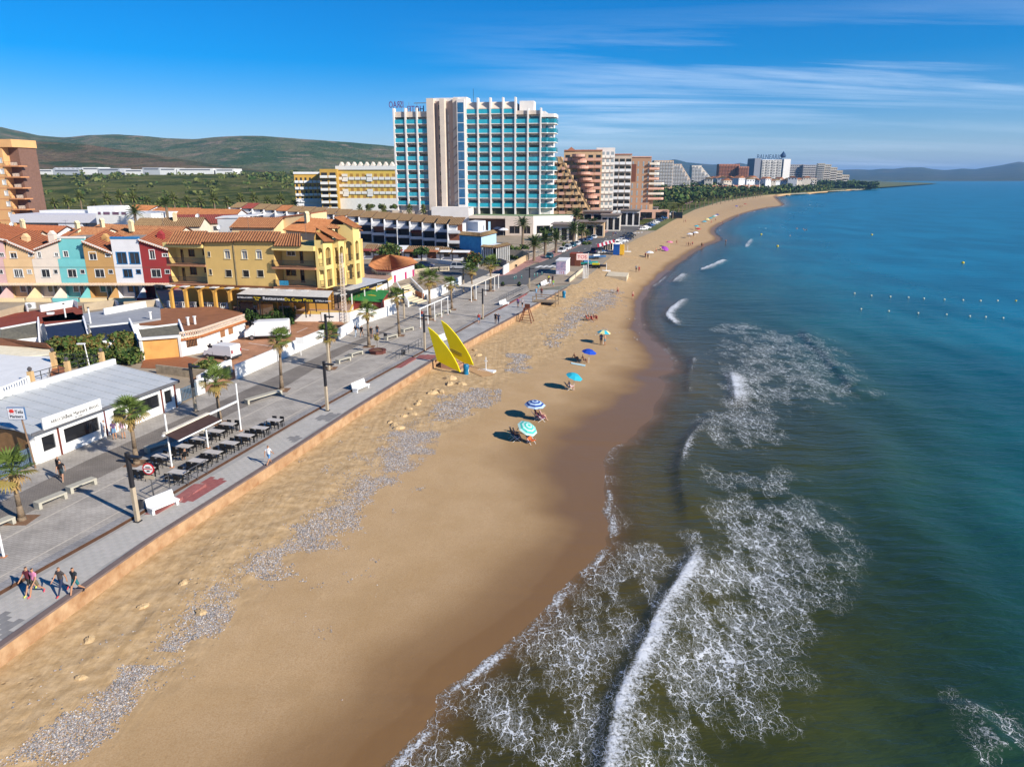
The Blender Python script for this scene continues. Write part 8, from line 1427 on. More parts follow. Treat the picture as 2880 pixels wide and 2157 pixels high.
for k in range(7): p = A.lerp(Bv,k/6); MB().cyl((p.x-1,p.y,-.5),(p.x-1,p.y,2.6),.08,n=5).build('post', IRON, ck)
def hull(name, label, pos, rz_, L_, mat, mat2, trailer=False):
    r = thing(name,label,'boat',pos,rz_); mb = MB(); n = 7; rows = []
    for i in range(n): t = i/(n-1); w_ = .85*math.sqrt(max(.02,1-(max(0,t-.35)/.65)**2)); rows.append([(L_*(t-.5),-w_,.75+.15*t),(L_*(t-.5),-w_*.7,.35),(L_*(t-.5),0,.2+.25*t*t),(L_*(t-.5),w_*.7,.35),(L_*(t-.5),w_,.75+.15*t)])
    vs = [v for q in rows for v in q]; fs = [(i*5+j,i*5+j+1,i*5+j+6,i*5+j+5) for i in range(n-1) for j in range(4)]; mb.add(vs,fs); mb.add([q[0] for q in rows]+[q[4] for q in rows][::-1],[tuple(range(2*n))]); mb.build('hull', mat, r); MB().box(-L_*.2,L_*.15,-.4,.4,.75,1.2).build('seat', mat2, r)
    for k in range(3 if trailer else 2): 
        for s in (-1,1): o = MB().cyl((-.7+k*.7,s*.75,.3),(-.7+k*.7,s*.9,.3),.3,n=12).build('wheel', CHB, r)
    return r
hull('jet_boat','black and yellow jet boat on a three wheel trailer', G(1677,754,0), -.25, 5.0, pm('boat_black', (.02,.02,.03), .3), pm('boat_yellow', (.7,.6,.02), .4), True)
hull('covered_boat','boat under a turquoise cover beside the brown shed', G(1652,746,0), .2, 5.5, pm('tarp_teal', (.02,.30,.26), .7, .2), pm('tarp_blue', (.05,.14,.3), .7, .2)); hull('striped_boat','dark blue boat behind the turquoise covered boat', G(1678,728,0), .3, 5.5, pm('tarp_blue', (.05,.14,.3), .7), WP); hull('white_boat','white boat under the striped shelter', G(1702,715,0), .2, 5.0, WP, pm('tarp_blue', (.05,.14,.3), .7))
p = B(1653,783); r = thing('flag_pole','tall white flag pole with a white and red flag','flag',p); h = atY(1654,711,p.y).z-p.z; MB().cyl((0,0,-.3),(0,0,h),.08,.06,6).build('pole', WP, r); MB().box(-2.6,-.08,-.03,.03,h-1.6,h-.2).build('flag', pm('flag_white', (.75,.55,.5), .7), r); text('TOS', 1.1, MATS['sign_red'], r, (-2.4,-.05,h-1.3), (math.pi/2,0,0))
for k in range(3): q = B(1640+k*4,783); r = thing('white_board','upright white paddle board beside the flag pole, '+ORD[k]+' from the left','board',q); MB().box(-.07,.07,-.05,.05,-.2,2.9).build('board', WP, r); MB().box(-.1,.1,-.2,.2,-.1,.05).build('foot', WP, r)
cb_ = thing('concrete_outfall','beige concrete outfall block on the beach','concrete block'); A = B(1705,776); MB().prism([B(1705,778).xy[:],B(1762,792).xy[:],B(1768,778).xy[:],B(1712,766).xy[:]],-2.2,-.25).build('block', stucco('outfall', (.62,.52,.36)), cb_)
wallseg([(1603,800),(1632,775),(1640,768)], 1.2, stucco('outfall', (.62,.52,.36)), 'ramp_wall', 'pale concrete ramp wall at the end of the promenade', z0=-.5)
for a_, lab in (((1705,762),'far white beach shower beside the outfall'),((1765,708),'white beach shower on the wide sand')): p = B(*a_); r = thing('beach_shower', lab, 'shower', p); MB().box(-1,1,-.5,.5,-.1,.14).build('slab', WP, r); MB().cyl((0,0,.1),(0,0,1.9),.06,n=6).build('post', WP, r)
# ---- umbrellas
def umbrella(label, base, h, r_, cols, tilt=(0,0), grp=None):
    r = thing('beach_umbrella', label, 'umbrella', base, 0, grp); MB().cyl((0,0,-.3),(0,0,h),.025,n=6).build('pole', WP, r); mb = MB(); n = 8
    for i in range(n):
        a0, a1 = 2*math.pi*i/n, 2*math.pi*(i+1)/n; P = lambda a_, q: (r_*q*math.cos(a_), r_*q*math.sin(a_), .42*r_*(1-q*q))
        if len(cols) > 1 and cols[0] == 'rings':
            for k in range(6): mb.add([P(a0,k/6),P(a1,k/6),P(a1,(k+1)/6),P(a0,(k+1)/6)],[(0,3,2,1)],k % 2)
        else:
            for k in range(2): mb.add([P(a0,k/2),P(a1,k/2),P(a1,(k+1)/2),P(a0,(k+1)/2)],[(0,3,2,1)],i % len(cols))
    o = mb.build('canopy', cols[1:] if cols[0] == 'rings' else cols, r); o.location = (0,0,h-.3*r_); o.rotation_euler = (tilt[0],tilt[1],0)
    rb = MB()
    for i in range(n): a0 = 2*math.pi*i/n; rb.cyl((0,0,-.02),(r_*.95*math.cos(a0),r_*.95*math.sin(a0),.0),.01,n=3)
    rb.build('ribs', WP, o); return r
UC = {k: pm('cloth_'+k, v, .8, .08) for k, v in dict(blue=(.01,.06,.42), turq=(.02,.36,.48), white=(.72,.72,.74), green=(.05,.42,.36), yellow=(.66,.62,.28), navy=(.02,.06,.25), pink=(.7,.2,.3), purple=(.3,.05,.35), orange=(.55,.12,.04), red=(.45,.03,.03)).items()}
umbrella('green and white ringed umbrella tilted over the near sunbathers', B(1483,1245), 1.7, 1.0, ['rings',UC['green'],pm('cloth_mint', (.40,.60,.56), .8)], (.35,.45)); umbrella('navy and white ringed umbrella over beach chairs', B(1504,1178), 1.8, 1.08, ['rings',UC['navy'],pm('cloth_sky', (.38,.5,.66), .8)], (.1,.05)); umbrella('plain turquoise umbrella over a reading sunbather', B(1614,1098), 1.9, 1.0, [UC['turq']], (.15,.3)); umbrella('plain blue umbrella beside the pale towel', B(1656,1020), 1.7, 1.0, [UC['blue']], (.1,.15)); umbrella('green and yellow panelled umbrella over a standing pair', B(1697,968), 2.0, 1.05, [UC['turq'],UC['yellow']], (0,.1))
for i, (zx, zy, c) in enumerate([(435,912,'turq'),(452,945,'red'),(365,1000,'white'),(425,985,'white'),(650,785,'navy'),(610,805,'green'),(580,822,'turq'),(550,838,'yellow'),(515,862,'turq'),(545,830,'yellow'),(630,795,'white'),(850,690,'blue'),(940,668,'red'),(155,1092,'pink')]): umbrella('far '+c.replace('turq','turquoise')+' beach umbrella, '+ORD[i]+' in the distant line', B(1840+zx*.2712,400+zy*.2712), 2.0, 1.3, [UC[c]], grp='distant beach umbrellas')
umbrella('purple umbrella lying low on the sand', B(1870,706), 1.2, 1.3, [UC['purple']], (.5,.3)); umbrella('white umbrella beside seated sunbathers', B(1826,725), 1.8, 1.3, [UC['white']])
# ---- buoys
bm_ = MB().lathe([(.02,-.2),(.3,-.1),(.36,.1),(.25,.3),(.02,.38)],n=8).mesh('buoy', pm('buoy_white', (.7,.66,.5), .5)); by = MB().lathe([(.02,-.2),(.3,-.1),(.36,.1),(.25,.3),(.02,.38)],n=8).mesh('buoy', pm('buoy_yellow', (.7,.5,.03), .5))
for i, (zx, zy) in enumerate([(1388,217),(1470,228),(1562,233),(1650,237),(1725,242),(1825,247),(1915,250),(2000,253),(2083,253),(2172,253)]): p = G(1600+zx*.5787,700+zy*.5787,SEA+.1); o = ob('buoy', by if i == 9 else bm_, None, p, None, (.55,)*3); tag(o, ORD[i]+' float from the left in the farther buoy line', 'buoy', 'swimming area buoys')
for i, (zx, zy) in enumerate([(1420,293),(1555,303),(1697,313),(1835,320),(1948,328),(2025,332),(2110,337)]): p = G(1600+zx*.5787,700+zy*.5787,SEA+.1); o = ob('buoy', bm_, None, p, None, (.5,)*3); tag(o, ORD[i]+' float from the left in the nearer buoy line', 'buoy', 'swimming area buoys')
for a_, lab in (((2708,740),'lone yellow buoy out at sea'),((2187,693),'yellow buoy off the wide beach'),((2141,660),'small buoy close to the far swimmers'),((2452,661),'small buoy far out to the right')): o = ob('buoy', by, None, G(*a_,SEA+.1), None, (1.2,)*3); tag(o, lab, 'buoy', 'swimming area buoys')
# ================================================================ vehicles
PAINTC = pm('car_paint', (.5,.5,.5), .25, .04, 1, spec=.6, objcol=True); CGL = glass('car_glass', (.012,.016,.02), .05); TYRE = pm('tyre', (.015,.015,.015), .9, .1); RIM = pm('rim', (.35,.35,.36), .35, .1, metal=.7); HL = glass('headlight', (.6,.62,.65), .1); TL = glass('taillight', (.35,.01,.01), .2)
def loft(mb, prof, ys, m=0):                 # side outline lofted across the width: ys = [(y, inset)]
    cx = sum(p[0] for p in prof)/len(prof); cz = sum(p[1] for p in prof)/len(prof); n = len(prof); vs = [((p[0]-cx)*k+cx, y, (p[1]-cz)*k+cz) for y, k in ys for p in prof]
    fs = [(j*n+i, j*n+(i+1)%n, (j+1)*n+(i+1)%n, (j+1)*n+i) for j in range(len(ys)-1) for i in range(n)]+[tuple(range(n-1,-1,-1)), tuple(range((len(ys)-1)*n, len(ys)*n))]; return mb.add(vs, fs, m)
def wheel_mesh(r): mb = MB(); mb.cyl((0,-.1,0),(0,.1,0),r,n=16,m=0); mb.cyl((0,-.115,0),(0,.115,0),r*.6,n=12,m=1); return mb.mesh('wheel', [TYRE,RIM])
def car_kind(L_, H_, hood, boot):
    x0, x1 = -L_/2, L_/2; b = MB(); loft(b, [(x0+.05,.28),(x0,.6),(x0+.08,.88),(x0+boot,.95),(x1-hood,.93),(x1-.12,.74),(x1,.52),(x1-.06,.26)], [(-.86,.97),(-.78,1.0),(.78,1.0),(.86,.97)]); body = b.mesh('body', PAINTC)
    g = MB(); a0, a1, t0, t1 = x0+boot*.55, x1-hood+.12, x0+boot*.9+.3, x1-hood-.75; g.add([(a0,-.74,.93),(a1,-.74,.92),(a1,.74,.92),(a0,.74,.93),(t0,-.58,H_-.05),(t1,-.58,H_-.05),(t1,.58,H_-.05),(t0,.58,H_-.05)],[(0,1,5,4),(1,2,6,5),(2,3,7,6),(3,0,4,7)]); gl = g.mesh('cabin_glass', CGL)
    rf = MB().slab([(t0-.05,-.6,H_),(t1+.05,-.6,H_),(t1+.05,.6,H_),(t0-.05,.6,H_)],.06); xm = (t0+t1)/2
    for s in (-1,1): rf.bar((xm,s*.75,.92),(xm,s*.6,H_-.03),.09,.03); rf.bar((a1-.02,s*.745,.92),(t1,s*.59,H_-.03),.07,.05); rf.bar((a0+.02,s*.745,.93),(t0,s*.59,H_-.03),.12,.05)
    return body, gl, rf.mesh('roof', PAINTC), MB().box(x1-.16,x1-.02,-.74,-.45,.58,.72).mesh('headlight', HL), MB().box(x1-.16,x1-.02,.45,.74,.58,.72).mesh('headlight', HL), MB().box(x0+.0,x0+.1,-.8,-.55,.68,.84).mesh('taillight', TL), MB().box(x0+.0,x0+.1,.55,.8,.68,.84).mesh('taillight', TL), L_
KINDS = [car_kind(4.0,1.48,.95,.35), car_kind(4.5,1.45,1.05,.8), car_kind(4.4,1.66,1.0,.3)]; WM = wheel_mesh(.31)
def car(label, pos, rz_, kind, col):
    r = thing('parked_car', label, 'car', pos, rz_, 'cars parked along the beach road'); K = KINDS[kind]
    for nm, me_ in zip(('body','cabin_glass','roof','headlight','headlight','taillight','taillight'), K[:7]): o = ob(nm, me_, r); o.color = (*col,1)
    for sx_ in (-.31,.31):
        for s in (-.78,.78): ob('wheel', WM, r, (K[7]*sx_, s, .31))
COLS = dict(white=(.72,.72,.72), silver=(.42,.43,.45), navy=(.015,.03,.09), teal=(.01,.09,.13), blue=(.03,.12,.32), black=(.015,.015,.018), grey=(.12,.125,.13))
rd = math.radians(72)
for i, (a_, b_, c, k) in enumerate([(1545,726,'teal',1),(1580,711,'white',2),(1596,703,'white',2),(1610,696,'teal',2),(1623,691,'white',0),(1635,686,'navy',2),(1645,682,'navy',0),(1658,677,'blue',0),(1670,672,'white',0),(1681,667,'white',2),(1692,662,'silver',0)]): car(c+' car parked on the landward kerb, '+ORD[i]+' from the near end', G(a_,b_,.006), rd+math.pi if i else rd+math.pi+.1, k, COLS[c])
for i, (a_, b_, c, k) in enumerate([(1745,690,'white',0),(1752,685,'silver',1),(1762,682,'white',0),(1769,677,'navy',1),(1777,673,'black',2),(1783,666,'black',2),(1818,648,'white',0),(1826,644,'white',1),(1832,640,'navy',2),(1839,636,'blue',0),(1846,632,'silver',1),(1853,628,'white',0),(1861,624,'navy',2),(1868,620,'black',1),(1875,616,'blue',0),(1883,611,'black',2),(1893,607,'silver',0),(1901,603,'white',2)]): p = G(a_,b_,.0); car(c+' car nosed in on the sea side, '+ORD[i]+' from the near end', (p.x-1.5,p.y,.004), math.radians(18)+random.uniform(-.06,.06), k, COLS[c])
for i, (a_, b_, c, k, lab) in enumerate([(1803,620,'black',2,'black car parked past the beach bars'),(1813,615,'blue',0,'blue car parked past the beach bars'),(1823,610,'navy',1,'navy car parked past the beach bars'),(1196,752,'navy',1,'dark car parked behind the cream balustrade'),(1292,757,'silver',2,'silver car parked by the curved white garden wall'),(1672,712,'navy',2,'dark car beside the kayak shelter'),(1930,572,'navy',2,'dark vehicle parked by the beachside palms'),(1958,570,'white',2,'white camper parked beyond the palm row')]): car(lab, G(a_,b_,.008), rd if b_ != 752 and b_ != 757 else -.1, k, COLS[c])
VWH = pm('van_white', (.74,.74,.74), .35, .03, .6, spec=.5); BUMP = pm('van_bumper', (.05,.05,.055), .6, .1)
def van(label, A, Bv, L_, W, prof, winz, wr):
    d = A-Bv; r = thing('white_van', label, 'van', (A+Bv)/2, math.atan2(d.y,d.x)); b = MB(); loft(b, prof, [(-W/2,.95),(-W/2+.12,1),(W/2-.12,1),(W/2,.95)]); b.build('body', VWH, r); x1 = max(p[0] for p in prof)
    wf = [p for p in prof]; i0 = winz; (xa_, za_), (xb_, zb_) = prof[i0], prof[i0+1]; nx, nz_ = (zb_-za_), -(xb_-xa_); l = math.hypot(nx,nz_); nx, nz_ = abs(nx/l)*.02, abs(nz_/l)*.02
    MB().add([(xa_+nx,-W*.4,za_+nz_),(xa_+nx,W*.4,za_+nz_),(xb_+nx+.05,W*.37,zb_+nz_-.08),(xb_+nx+.05,-W*.37,zb_+nz_-.08)],[(0,1,2,3)]).build('windscreen', CGL, r)
    for s in (-1,1):
        y = s*(W/2+.012); MB().add([(xb_-.05,y*.99,za_+.05),(xa_-.28,y*.99,za_+.02),(xb_+.02,y*.98,zb_-.25),(xb_-.75,y*.98,zb_-.25),(xb_-.75,y*.99,za_+.05)],[(0,1,2,3,4),(4,3,2,1,0)]).build('side_window', CGL, r); MB().box(-L_*.45,x1-.5,s*W/2-.03,s*W/2+.02,.42,.56).build('trim_strip', BUMP, r); MB().box(xb_-.85,xb_-.83,s*W/2-.02,s*W/2+.016,.5,zb_-.15).build('door_seam', BUMP, r); MB().box(xa_-.15,xa_+.05,s*(W/2+.02),s*(W/2+.2),za_,za_+.28).build('mirror', BUMP, r); MB().box(x1-.3,x1-.04,s*W*.32-.15,s*W*.32+.15,.72,.95).build('headlight', HL, r); MB().box(-L_/2-.02,-L_/2+.05,s*W*.42-.1,s*W*.42+.1,.9,1.3).build('taillight', TL, r)
    MB().box(x1-.2,x1+.04,-W*.46,W*.46,.28,.62).build('bumper', BUMP, r); MB().box(-L_/2-.06,-L_/2+.1,-W*.46,W*.46,.3,.55).build('bumper', BUMP, r); wm_ = wheel_mesh(wr)
    for sx_ in (-.3,.33):
        for s in (-1,1): ob('wheel', wm_, r, (L_*sx_, s*(W/2-.06), wr))
van('large white high roofed van parked below the clipped hedge', G(703,953,.005), G(805,949,.005), 6.0, 2.0, [(-3.0,.35),(-3.0,2.45),(-2.85,2.55),(1.2,2.5),(1.75,2.3),(2.45,1.45),(2.95,1.15),(3.0,.4)], 4, .35)
van('small white van parked by the shrub planter', G(596,1004,.005), G(657,1010,.005), 4.4, 1.8, [(-2.2,.35),(-2.2,1.75),(-2.05,1.85),(.6,1.82),(.85,1.7),(1.5,1.1),(2.1,.88),(2.2,.4)], 4, .32)
# ================================================================ people
def skeleton(pose):
    J = {}; st = 0
    def leg(s, hip, a, k): h = Vector((s*.09,0,hip)); kn = h+Vector((s*.01, math.sin(a)*.43, -math.cos(a)*.43)); an = kn+Vector((0, math.sin(a-k)*.42, -math.cos(a-k)*.42)); return h, kn, an, an+Vector((s*.02, .17*math.cos(a-k), -.05+.17*math.sin(min(0,a-k)+.0)))
    def arm(s, z, a, e, y0=0): sh = Vector((s*.19,y0,z)); el = sh+Vector((s*.05, math.sin(a)*.28, -math.cos(a)*.28)); wr = el+Vector((0, math.sin(a+e)*.25, -math.cos(a+e)*.25)); return sh, el, wr, wr+(wr-el).normalized()*.09
    P = dict(stand=(.93,0,.04,.02,-.04,.02,.06,.12,-.05,.12), walk=(.90,0,.5,.1,-.42,.38,-.45,.3,.4,.45), walk2=(.90,0,-.3,.5,.42,.12,.35,.35,-.4,.25), sit=(.13,-.32,1.95,2.15,1.75,2.0,-.5,-.1,-.1,.9), chair=(.42,-.35,1.45,1.25,1.4,1.1,.5,.9,.5,.9))[pose]
    hip, ln = P[0], P[1]; up = lambda z, y=0: Vector((0, math.sin(-ln)*-z*1.0*-1 if 0 else z*math.sin(ln), hip+z*math.cos(ln)))
    J = dict(pel=(up(0),(.145,.11)), wai=(up(.2),(.125,.095)), che=(up(.4),(.155,.105)), nek=(up(.53),(.055,.055)), chi=(up(.62)+Vector((0,.02,0)),(.075,.085)), cro=(up(.74),(.075,.085))); E = [('pel','wai','torso'),('wai','che','torso'),('che','nek','neck'),('nek','chi','neck'),('chi','cro','head')]
    for s, n_, la, lk, aa, ae in ((-1,'l',P[2],P[3],P[6],P[7]),(1,'r',P[4],P[5],P[8],P[9])):
        h, k, a, t = leg(s, hip-.03, la, lk); J.update({'h'+n_:(h,(.095,.095)),'k'+n_:(k,(.06,.065)),'a'+n_:(a,(.04,.045)),'t'+n_:(t,(.04,.025))}); E += [('pel','h'+n_,'hip'),('h'+n_,'k'+n_,'thigh'),('k'+n_,'a'+n_,'shin'),('a'+n_,'t'+n_,'foot')]
        sh, el, wr, hd = arm(s, 0, aa, ae); o = up(.43); J.update({'s'+n_:(sh+o,(.062,.065)),'e'+n_:(el+o,(.043,.043)),'w'+n_:(wr+o,(.03,.028)),'d'+n_:(hd+o,(.018,.036))}); E += [('che','s'+n_,'shoulder'),('s'+n_,'e'+n_,'uparm'),('e'+n_,'w'+n_,'forearm'),('w'+n_,'d'+n_,'hand')]
        f = (hd-wr).normalized(); sd_ = Vector((0,1,0)).cross(f) if abs(f.y) < .9 else Vector((1,0,0)); fw_ = f.cross(Vector((s,0,0))).normalized()
        for q, (oy, l) in enumerate(((-.03,.065),(-.01,.08),(.01,.078),(.03,.06))): J['f%s%d' % (n_,q)] = (hd+o+f*l+fw_*oy+Vector((-s*.02,0,0)),(.009,.009)); E.append(('d'+n_,'f%s%d' % (n_,q),'hand'))
        J['th'+n_] = (wr+o+f*.06+fw_*.06,(.01,.01)); E.append(('w'+n_,'th'+n_,'hand'))
    return J, E
POSE = {}
def pose_mesh(pose):
    if pose in POSE: return POSE[pose]
    J, E = skeleton(pose); ks = list(J); me = bpy.data.meshes.new('pose'); me.from_pydata([J[k][0] for k in ks], [(ks.index(a),ks.index(b)) for a,b,_ in E], []); o = bpy.data.objects.new('pose', me); C.objects.link(o); md = o.modifiers.new('s','SKIN'); md.use_smooth_shade = True
    if not me.skin_vertices: me.attributes
    for i, k in enumerate(ks): sv = me.skin_vertices[0].data[i]; sv.radius = J[k][1]; sv.use_root = (k == 'pel')
    sb_ = o.modifiers.new('u','SUBSURF'); sb_.levels = 1; sb_.render_levels = 1; bpy.context.view_layer.update(); res = bpy.data.meshes.new_from_object(o.evaluated_get(bpy.context.evaluated_depsgraph_get())); C.objects.unlink(o); bpy.data.objects.remove(o)
    n = len(res.polygons); c = np.zeros(n*3); res.polygons.foreach_get('center', c); c = c.reshape(-1,3); bd = np.full(n,9.); reg = np.zeros(n,int); tt = np.zeros(n)
    for i, (a, b, _) in enumerate(E):
        A, Bv = np.array(J[a][0]), np.array(J[b][0]); d = Bv-A; t = np.clip(((c-A)@d)/max(1e-9,d@d),0,1); q = np.linalg.norm(c-A-t[:,None]*d,axis=1)-.5*(J[a][1][0]*(1-t)+J[b][1][0]*t); k = q < bd; bd[k] = q[k]; reg[k] = i; tt[k] = t[k]
    z0 = min(v.co.z for v in res.vertices); POSE[pose] = (res, [e[2] for e in E], reg, tt, c, z0, np.array(J['cro'][0])); return POSE[pose]
def col(c): return pm('cloth_%02x%02x%02x' % tuple(int(v*255) for v in c), c, .85, .15, 8)
SKIN = [pm('skin_tan', (.42,.22,.13), .55, .08, 5), pm('skin_light', (.52,.30,.20), .55, .08, 5), pm('skin_brown', (.27,.13,.075), .55, .08, 5)]; HAIR = [pm('hair_dark', (.02,.014,.01), .7, .2), pm('hair_brown', (.09,.05,.025), .7, .2), pm('hair_grey', (.35,.33,.31), .7, .2)]
def person(label, pos, rz_, pose, shirt, short, skin=0, hair=0, shoe=(.05,.05,.05), long=False, top=True, s=1.0, grp=None):
    res, names, reg, tt, c, z0, cro = pose_mesh(pose); me = res.copy(); me.name = 'person'; me.materials.clear()
    for m in (SKIN[skin], col(shirt), col(short), col(shoe), HAIR[hair]): me.materials.append(m)
    mi = np.zeros(len(reg),int)
    for i, nme in enumerate(names):
        k = reg == i
        if nme in ('torso','shoulder'): mi[k] = 1 if top else 0
        if nme == 'torso' and i == 0: mi[k & (tt < .35)] = 2
        if nme == 'hip': mi[k] = 2
        if nme == 'thigh': mi[k] = np.where((tt[k] < .72) | long, 2, 0)
        if nme == 'shin': mi[k] = 2 if long else 0
        if nme == 'foot': mi[k] = 3
        if nme == 'uparm': mi[k] = np.where((tt[k] < .55) & top, 1, 0)
        if nme == 'head': mi[k] = np.where((c[k][:,2]-cro[2] > -.045) | (c[k][:,1]-cro[1] < -.03), 4, 0)
    me.polygons.foreach_set('material_index', mi); o = ob('person', me, None, (pos[0],pos[1],pos[2]-z0*s), (0,0,rz_), (s,)*3); tag(o, label, 'person', grp); return o
tow = math.pi-th                              # heading back along the promenade, towards the camera
W_ = lambda px, py: G(px,py,RAISE+.0)
K0, RD, WH_, NV, BK, PKc, DR, TE, GN, YL = (.012,.012,.014), (.32,.03,.03), (.72,.72,.72), (.02,.03,.07), (.02,.02,.02), (.62,.22,.34), (.12,.02,.03), (.02,.15,.16), (.25,.5,.06), (.65,.62,.05)
for a in [('walker in a dark maroon top with yellow shoes, leftmost of the four',(87,1668),tow,'walk',DR,BK,0,0,(.6,.7,.1)),('walker in a pink T-shirt with bright pink trainers',(104,1673),tow,'walk2',PKc,(.16,.13,.08),0,0,(.75,.08,.12)),('woman walker in a grey vest and dark leggings',(178,1669),tow,'walk',(.06,.05,.05),NV,0,1,(.55,.06,.06),True),('man walker in a navy T-shirt and teal shorts',(217,1671),tow,'walk2',(.02,.025,.03),TE,0,0,(.03,.03,.04)),('man in a white T-shirt and blue patterned shorts walking away',(758,1307),-th,'walk',WH_,(.10,.24,.45),0,1,(.2,.1,.06)),('walker in a red top and blue skirt near the lamp post',(1347,911),-th+.3,'walk2',RD,(.03,.2,.4),0,1,(.3,.15,.1)),('dark dressed walker on the left of the couple by the wall',(1394,910),-th,'stand',K0,K0,0,2),('tall dark dressed walker on the right of the couple by the wall',(1402,911),-th,'walk',NV,NV,0,0,(.03,.03,.03),True),('walker in a purple shirt near the lifeguard chair',(1457,865),tow,'stand',(.16,.04,.22),NV,0,2),('walker in a light top beside the purple shirt',(1469,866),tow,'walk',(.4,.38,.4),K0,0,1),('walker wrapped in a pale blue towel',(1508,834),tow,'stand',(.25,.45,.62),(.25,.45,.62),0,1),('walker in a turquoise top behind the blue towel',(1514,822),tow,'walk',(.1,.4,.42),(.3,.3,.32),0,0),('walker in a dark red vest near the buggy',(1523,834),tow,'stand',(.15,.03,.03),K0,2,0),('walker in a bright yellow shirt',(1543,796),tow,'stand',YL,NV,0,0),('walker in white beside the yellow shirt',(1547,806),tow,'walk2',WH_,WH_,0,1),('walker in a lime green shirt',(1556,809),tow,'walk',GN,(.3,.4,.5),0,0),('dark dressed walker behind the lime green shirt',(1554,797),tow,'stand',K0,K0,2,0)]: person(a[0], W_(*a[1]), *a[2:], grp='people on the promenade')
for a in [('walker in a black top and red shorts beside a companion',(171,1342),tow,'stand',K0,RD,0,2),('walker in a black top and dark green shorts',(177,1352),tow+.6,'walk',K0,(.03,.05,.06),0,2,(.4,.3,.2)),('woman in white standing at the menu board',(299,1234),math.pi*.7,'stand',WH_,WH_,0,1,(.6,.6,.6),True),('woman in a purple top and denim shorts at the menu board',(324,1236),math.pi*.3,'stand',(.12,.06,.16),(.12,.25,.4),0,1),('woman in a pink top with a shoulder bag at the menu board',(349,1234),math.pi*.3,'stand',(.62,.38,.5),(.25,.22,.2),0,1),('man in black with pale jeans, leftmost of four below the hedge wall',(1001,947),tow,'walk',K0,(.35,.42,.5),0,0,(.6,.6,.6),True),('man in black with dark shorts, second of four',(1018,948),tow,'walk2',K0,BK,0,0),('man in a black polo and grey shorts, third of four',(1045,952),tow,'stand',K0,(.10,.09,.09),0,0),('woman in black with denim shorts, last of four',(1062,947),tow,'stand',K0,(.06,.12,.22),0,0),('person in pale pink by the mural wall',(1263,825),tow,'stand',(.5,.4,.5),NV,0,0,(.1,.1,.1),True),('person in white by the slim palm',(1277,829),tow,'stand',WH_,WH_,0,2,(.5,.5,.5),True),('person in red and blue under the pergola frame',(1187,902),tow,'stand',RD,(.03,.15,.3),0,0),('seated man in black at the front row tables',(522,1300),math.pi*.2,'chair',K0,K0,0,0),('pedestrian in dark red crossing the road, left of two',(1724,665),tow,'walk',DR,NV,0,0),('pedestrian in blue crossing the road, right of two',(1731,664),tow,'walk2',(.1,.15,.4),NV,0,0),('pedestrian by the white parked car',(1680,662),tow,'stand',RD,WH_,0,0),('pedestrian near the wooden booth by the road',(1715,645),tow,'stand',NV,K0,0,0)]: person(a[0], G(*a[1],.004), *a[2:], grp='people on the promenade')
BS = (.35,.03,.04)
for a in [('bather walking along the sand by the pebbles',(1737,828),math.pi,'walk',(.42,.22,.13),RD,0,1,(.42,.22,.13)),('bather strolling at the water edge',(1779,842),math.pi,'stand',(.42,.22,.13),BS,1,1,(.42,.22,.13)),('beach walker in a grey shirt beside one in red',(1789,765),math.pi,'stand',(.2,.25,.28),NV,0,0,(.42,.22,.13)),('beach walker in bright red',(1797,767),math.pi,'walk',RD,RD,0,0,(.42,.22,.13)),('bather standing under the green and yellow umbrella, left',(1690,970),0,'stand',(.03,.08,.2),NV,2,0,(.27,.13,.07)),('bather standing under the green and yellow umbrella, right',(1701,972),1,'stand',(.42,.22,.13),(.1,.2,.25),0,1,(.42,.22,.13)),('sunbather sitting on the left of the pale towel',(1618,1016),-1.2,'sit',(.42,.22,.13),NV,2,0,(.27,.13,.07)),('sunbather sitting under the blue umbrella',(1642,1022),-1.2,'sit',(.42,.22,.13),(.05,.03,.03),2,0,(.27,.13,.07)),('sunbather reading under the turquoise umbrella',(1604,1098),-1.2,'sit',(.5,.4,.42),(.55,.4,.4),1,0,(.5,.3,.2)),('sunbather in the navy ringed umbrella shade, front',(1522,1182),-1.4,'chair',(.5,.3,.25),(.3,.1,.12),1,1,(.5,.3,.2)),('sunbather in the navy ringed umbrella shade, back',(1508,1178),-1.4,'chair',(.03,.03,.08),NV,2,0,(.27,.13,.07)),('man leaning back on a green beach chair',(1449,1238),-1.3,'chair',(.42,.22,.13),NV,1,1,(.5,.3,.2)),('woman with pale hair beside the green ringed umbrella',(1440,1234),-1.3,'chair',(.42,.22,.13),BS,0,2,(.42,.22,.13)),('person behind the green ringed umbrella',(1468,1222),-1.3,'sit',(.6,.6,.55),(.4,.3,.3),1,2,(.5,.3,.2))]: person(a[0], B(*a[1]), *a[2:], top=a[4] != (.42,.22,.13), grp='bathers on the sand')
for i, (a_, b_) in enumerate([(1650,903),(1657,901),(1664,904),(1671,901),(1677,903)]): person(ORD[i]+' sunbather from the left in the reddish group lying by the pebbles', B(a_,b_), -1.2+i*.2, 'sit', RD, RD, i % 2, 1, (.42,.22,.13), top=i % 2 == 0, grp='bathers on the sand')
FAR = [(1903,688),(1930,694),(1936,694),(1942,694),(1947,693),(1973,696),(1977,696),(2027,632),(2031,631),(2073,611),(2077,610),(1923,627),(1928,627),(2156,586),(2081,585),(2087,583),(1815,727),(1822,729),(1845,712),(1857,708),(1955,648),(1962,650),(1940,668),(1950,666),(2000,630),(2012,622)]
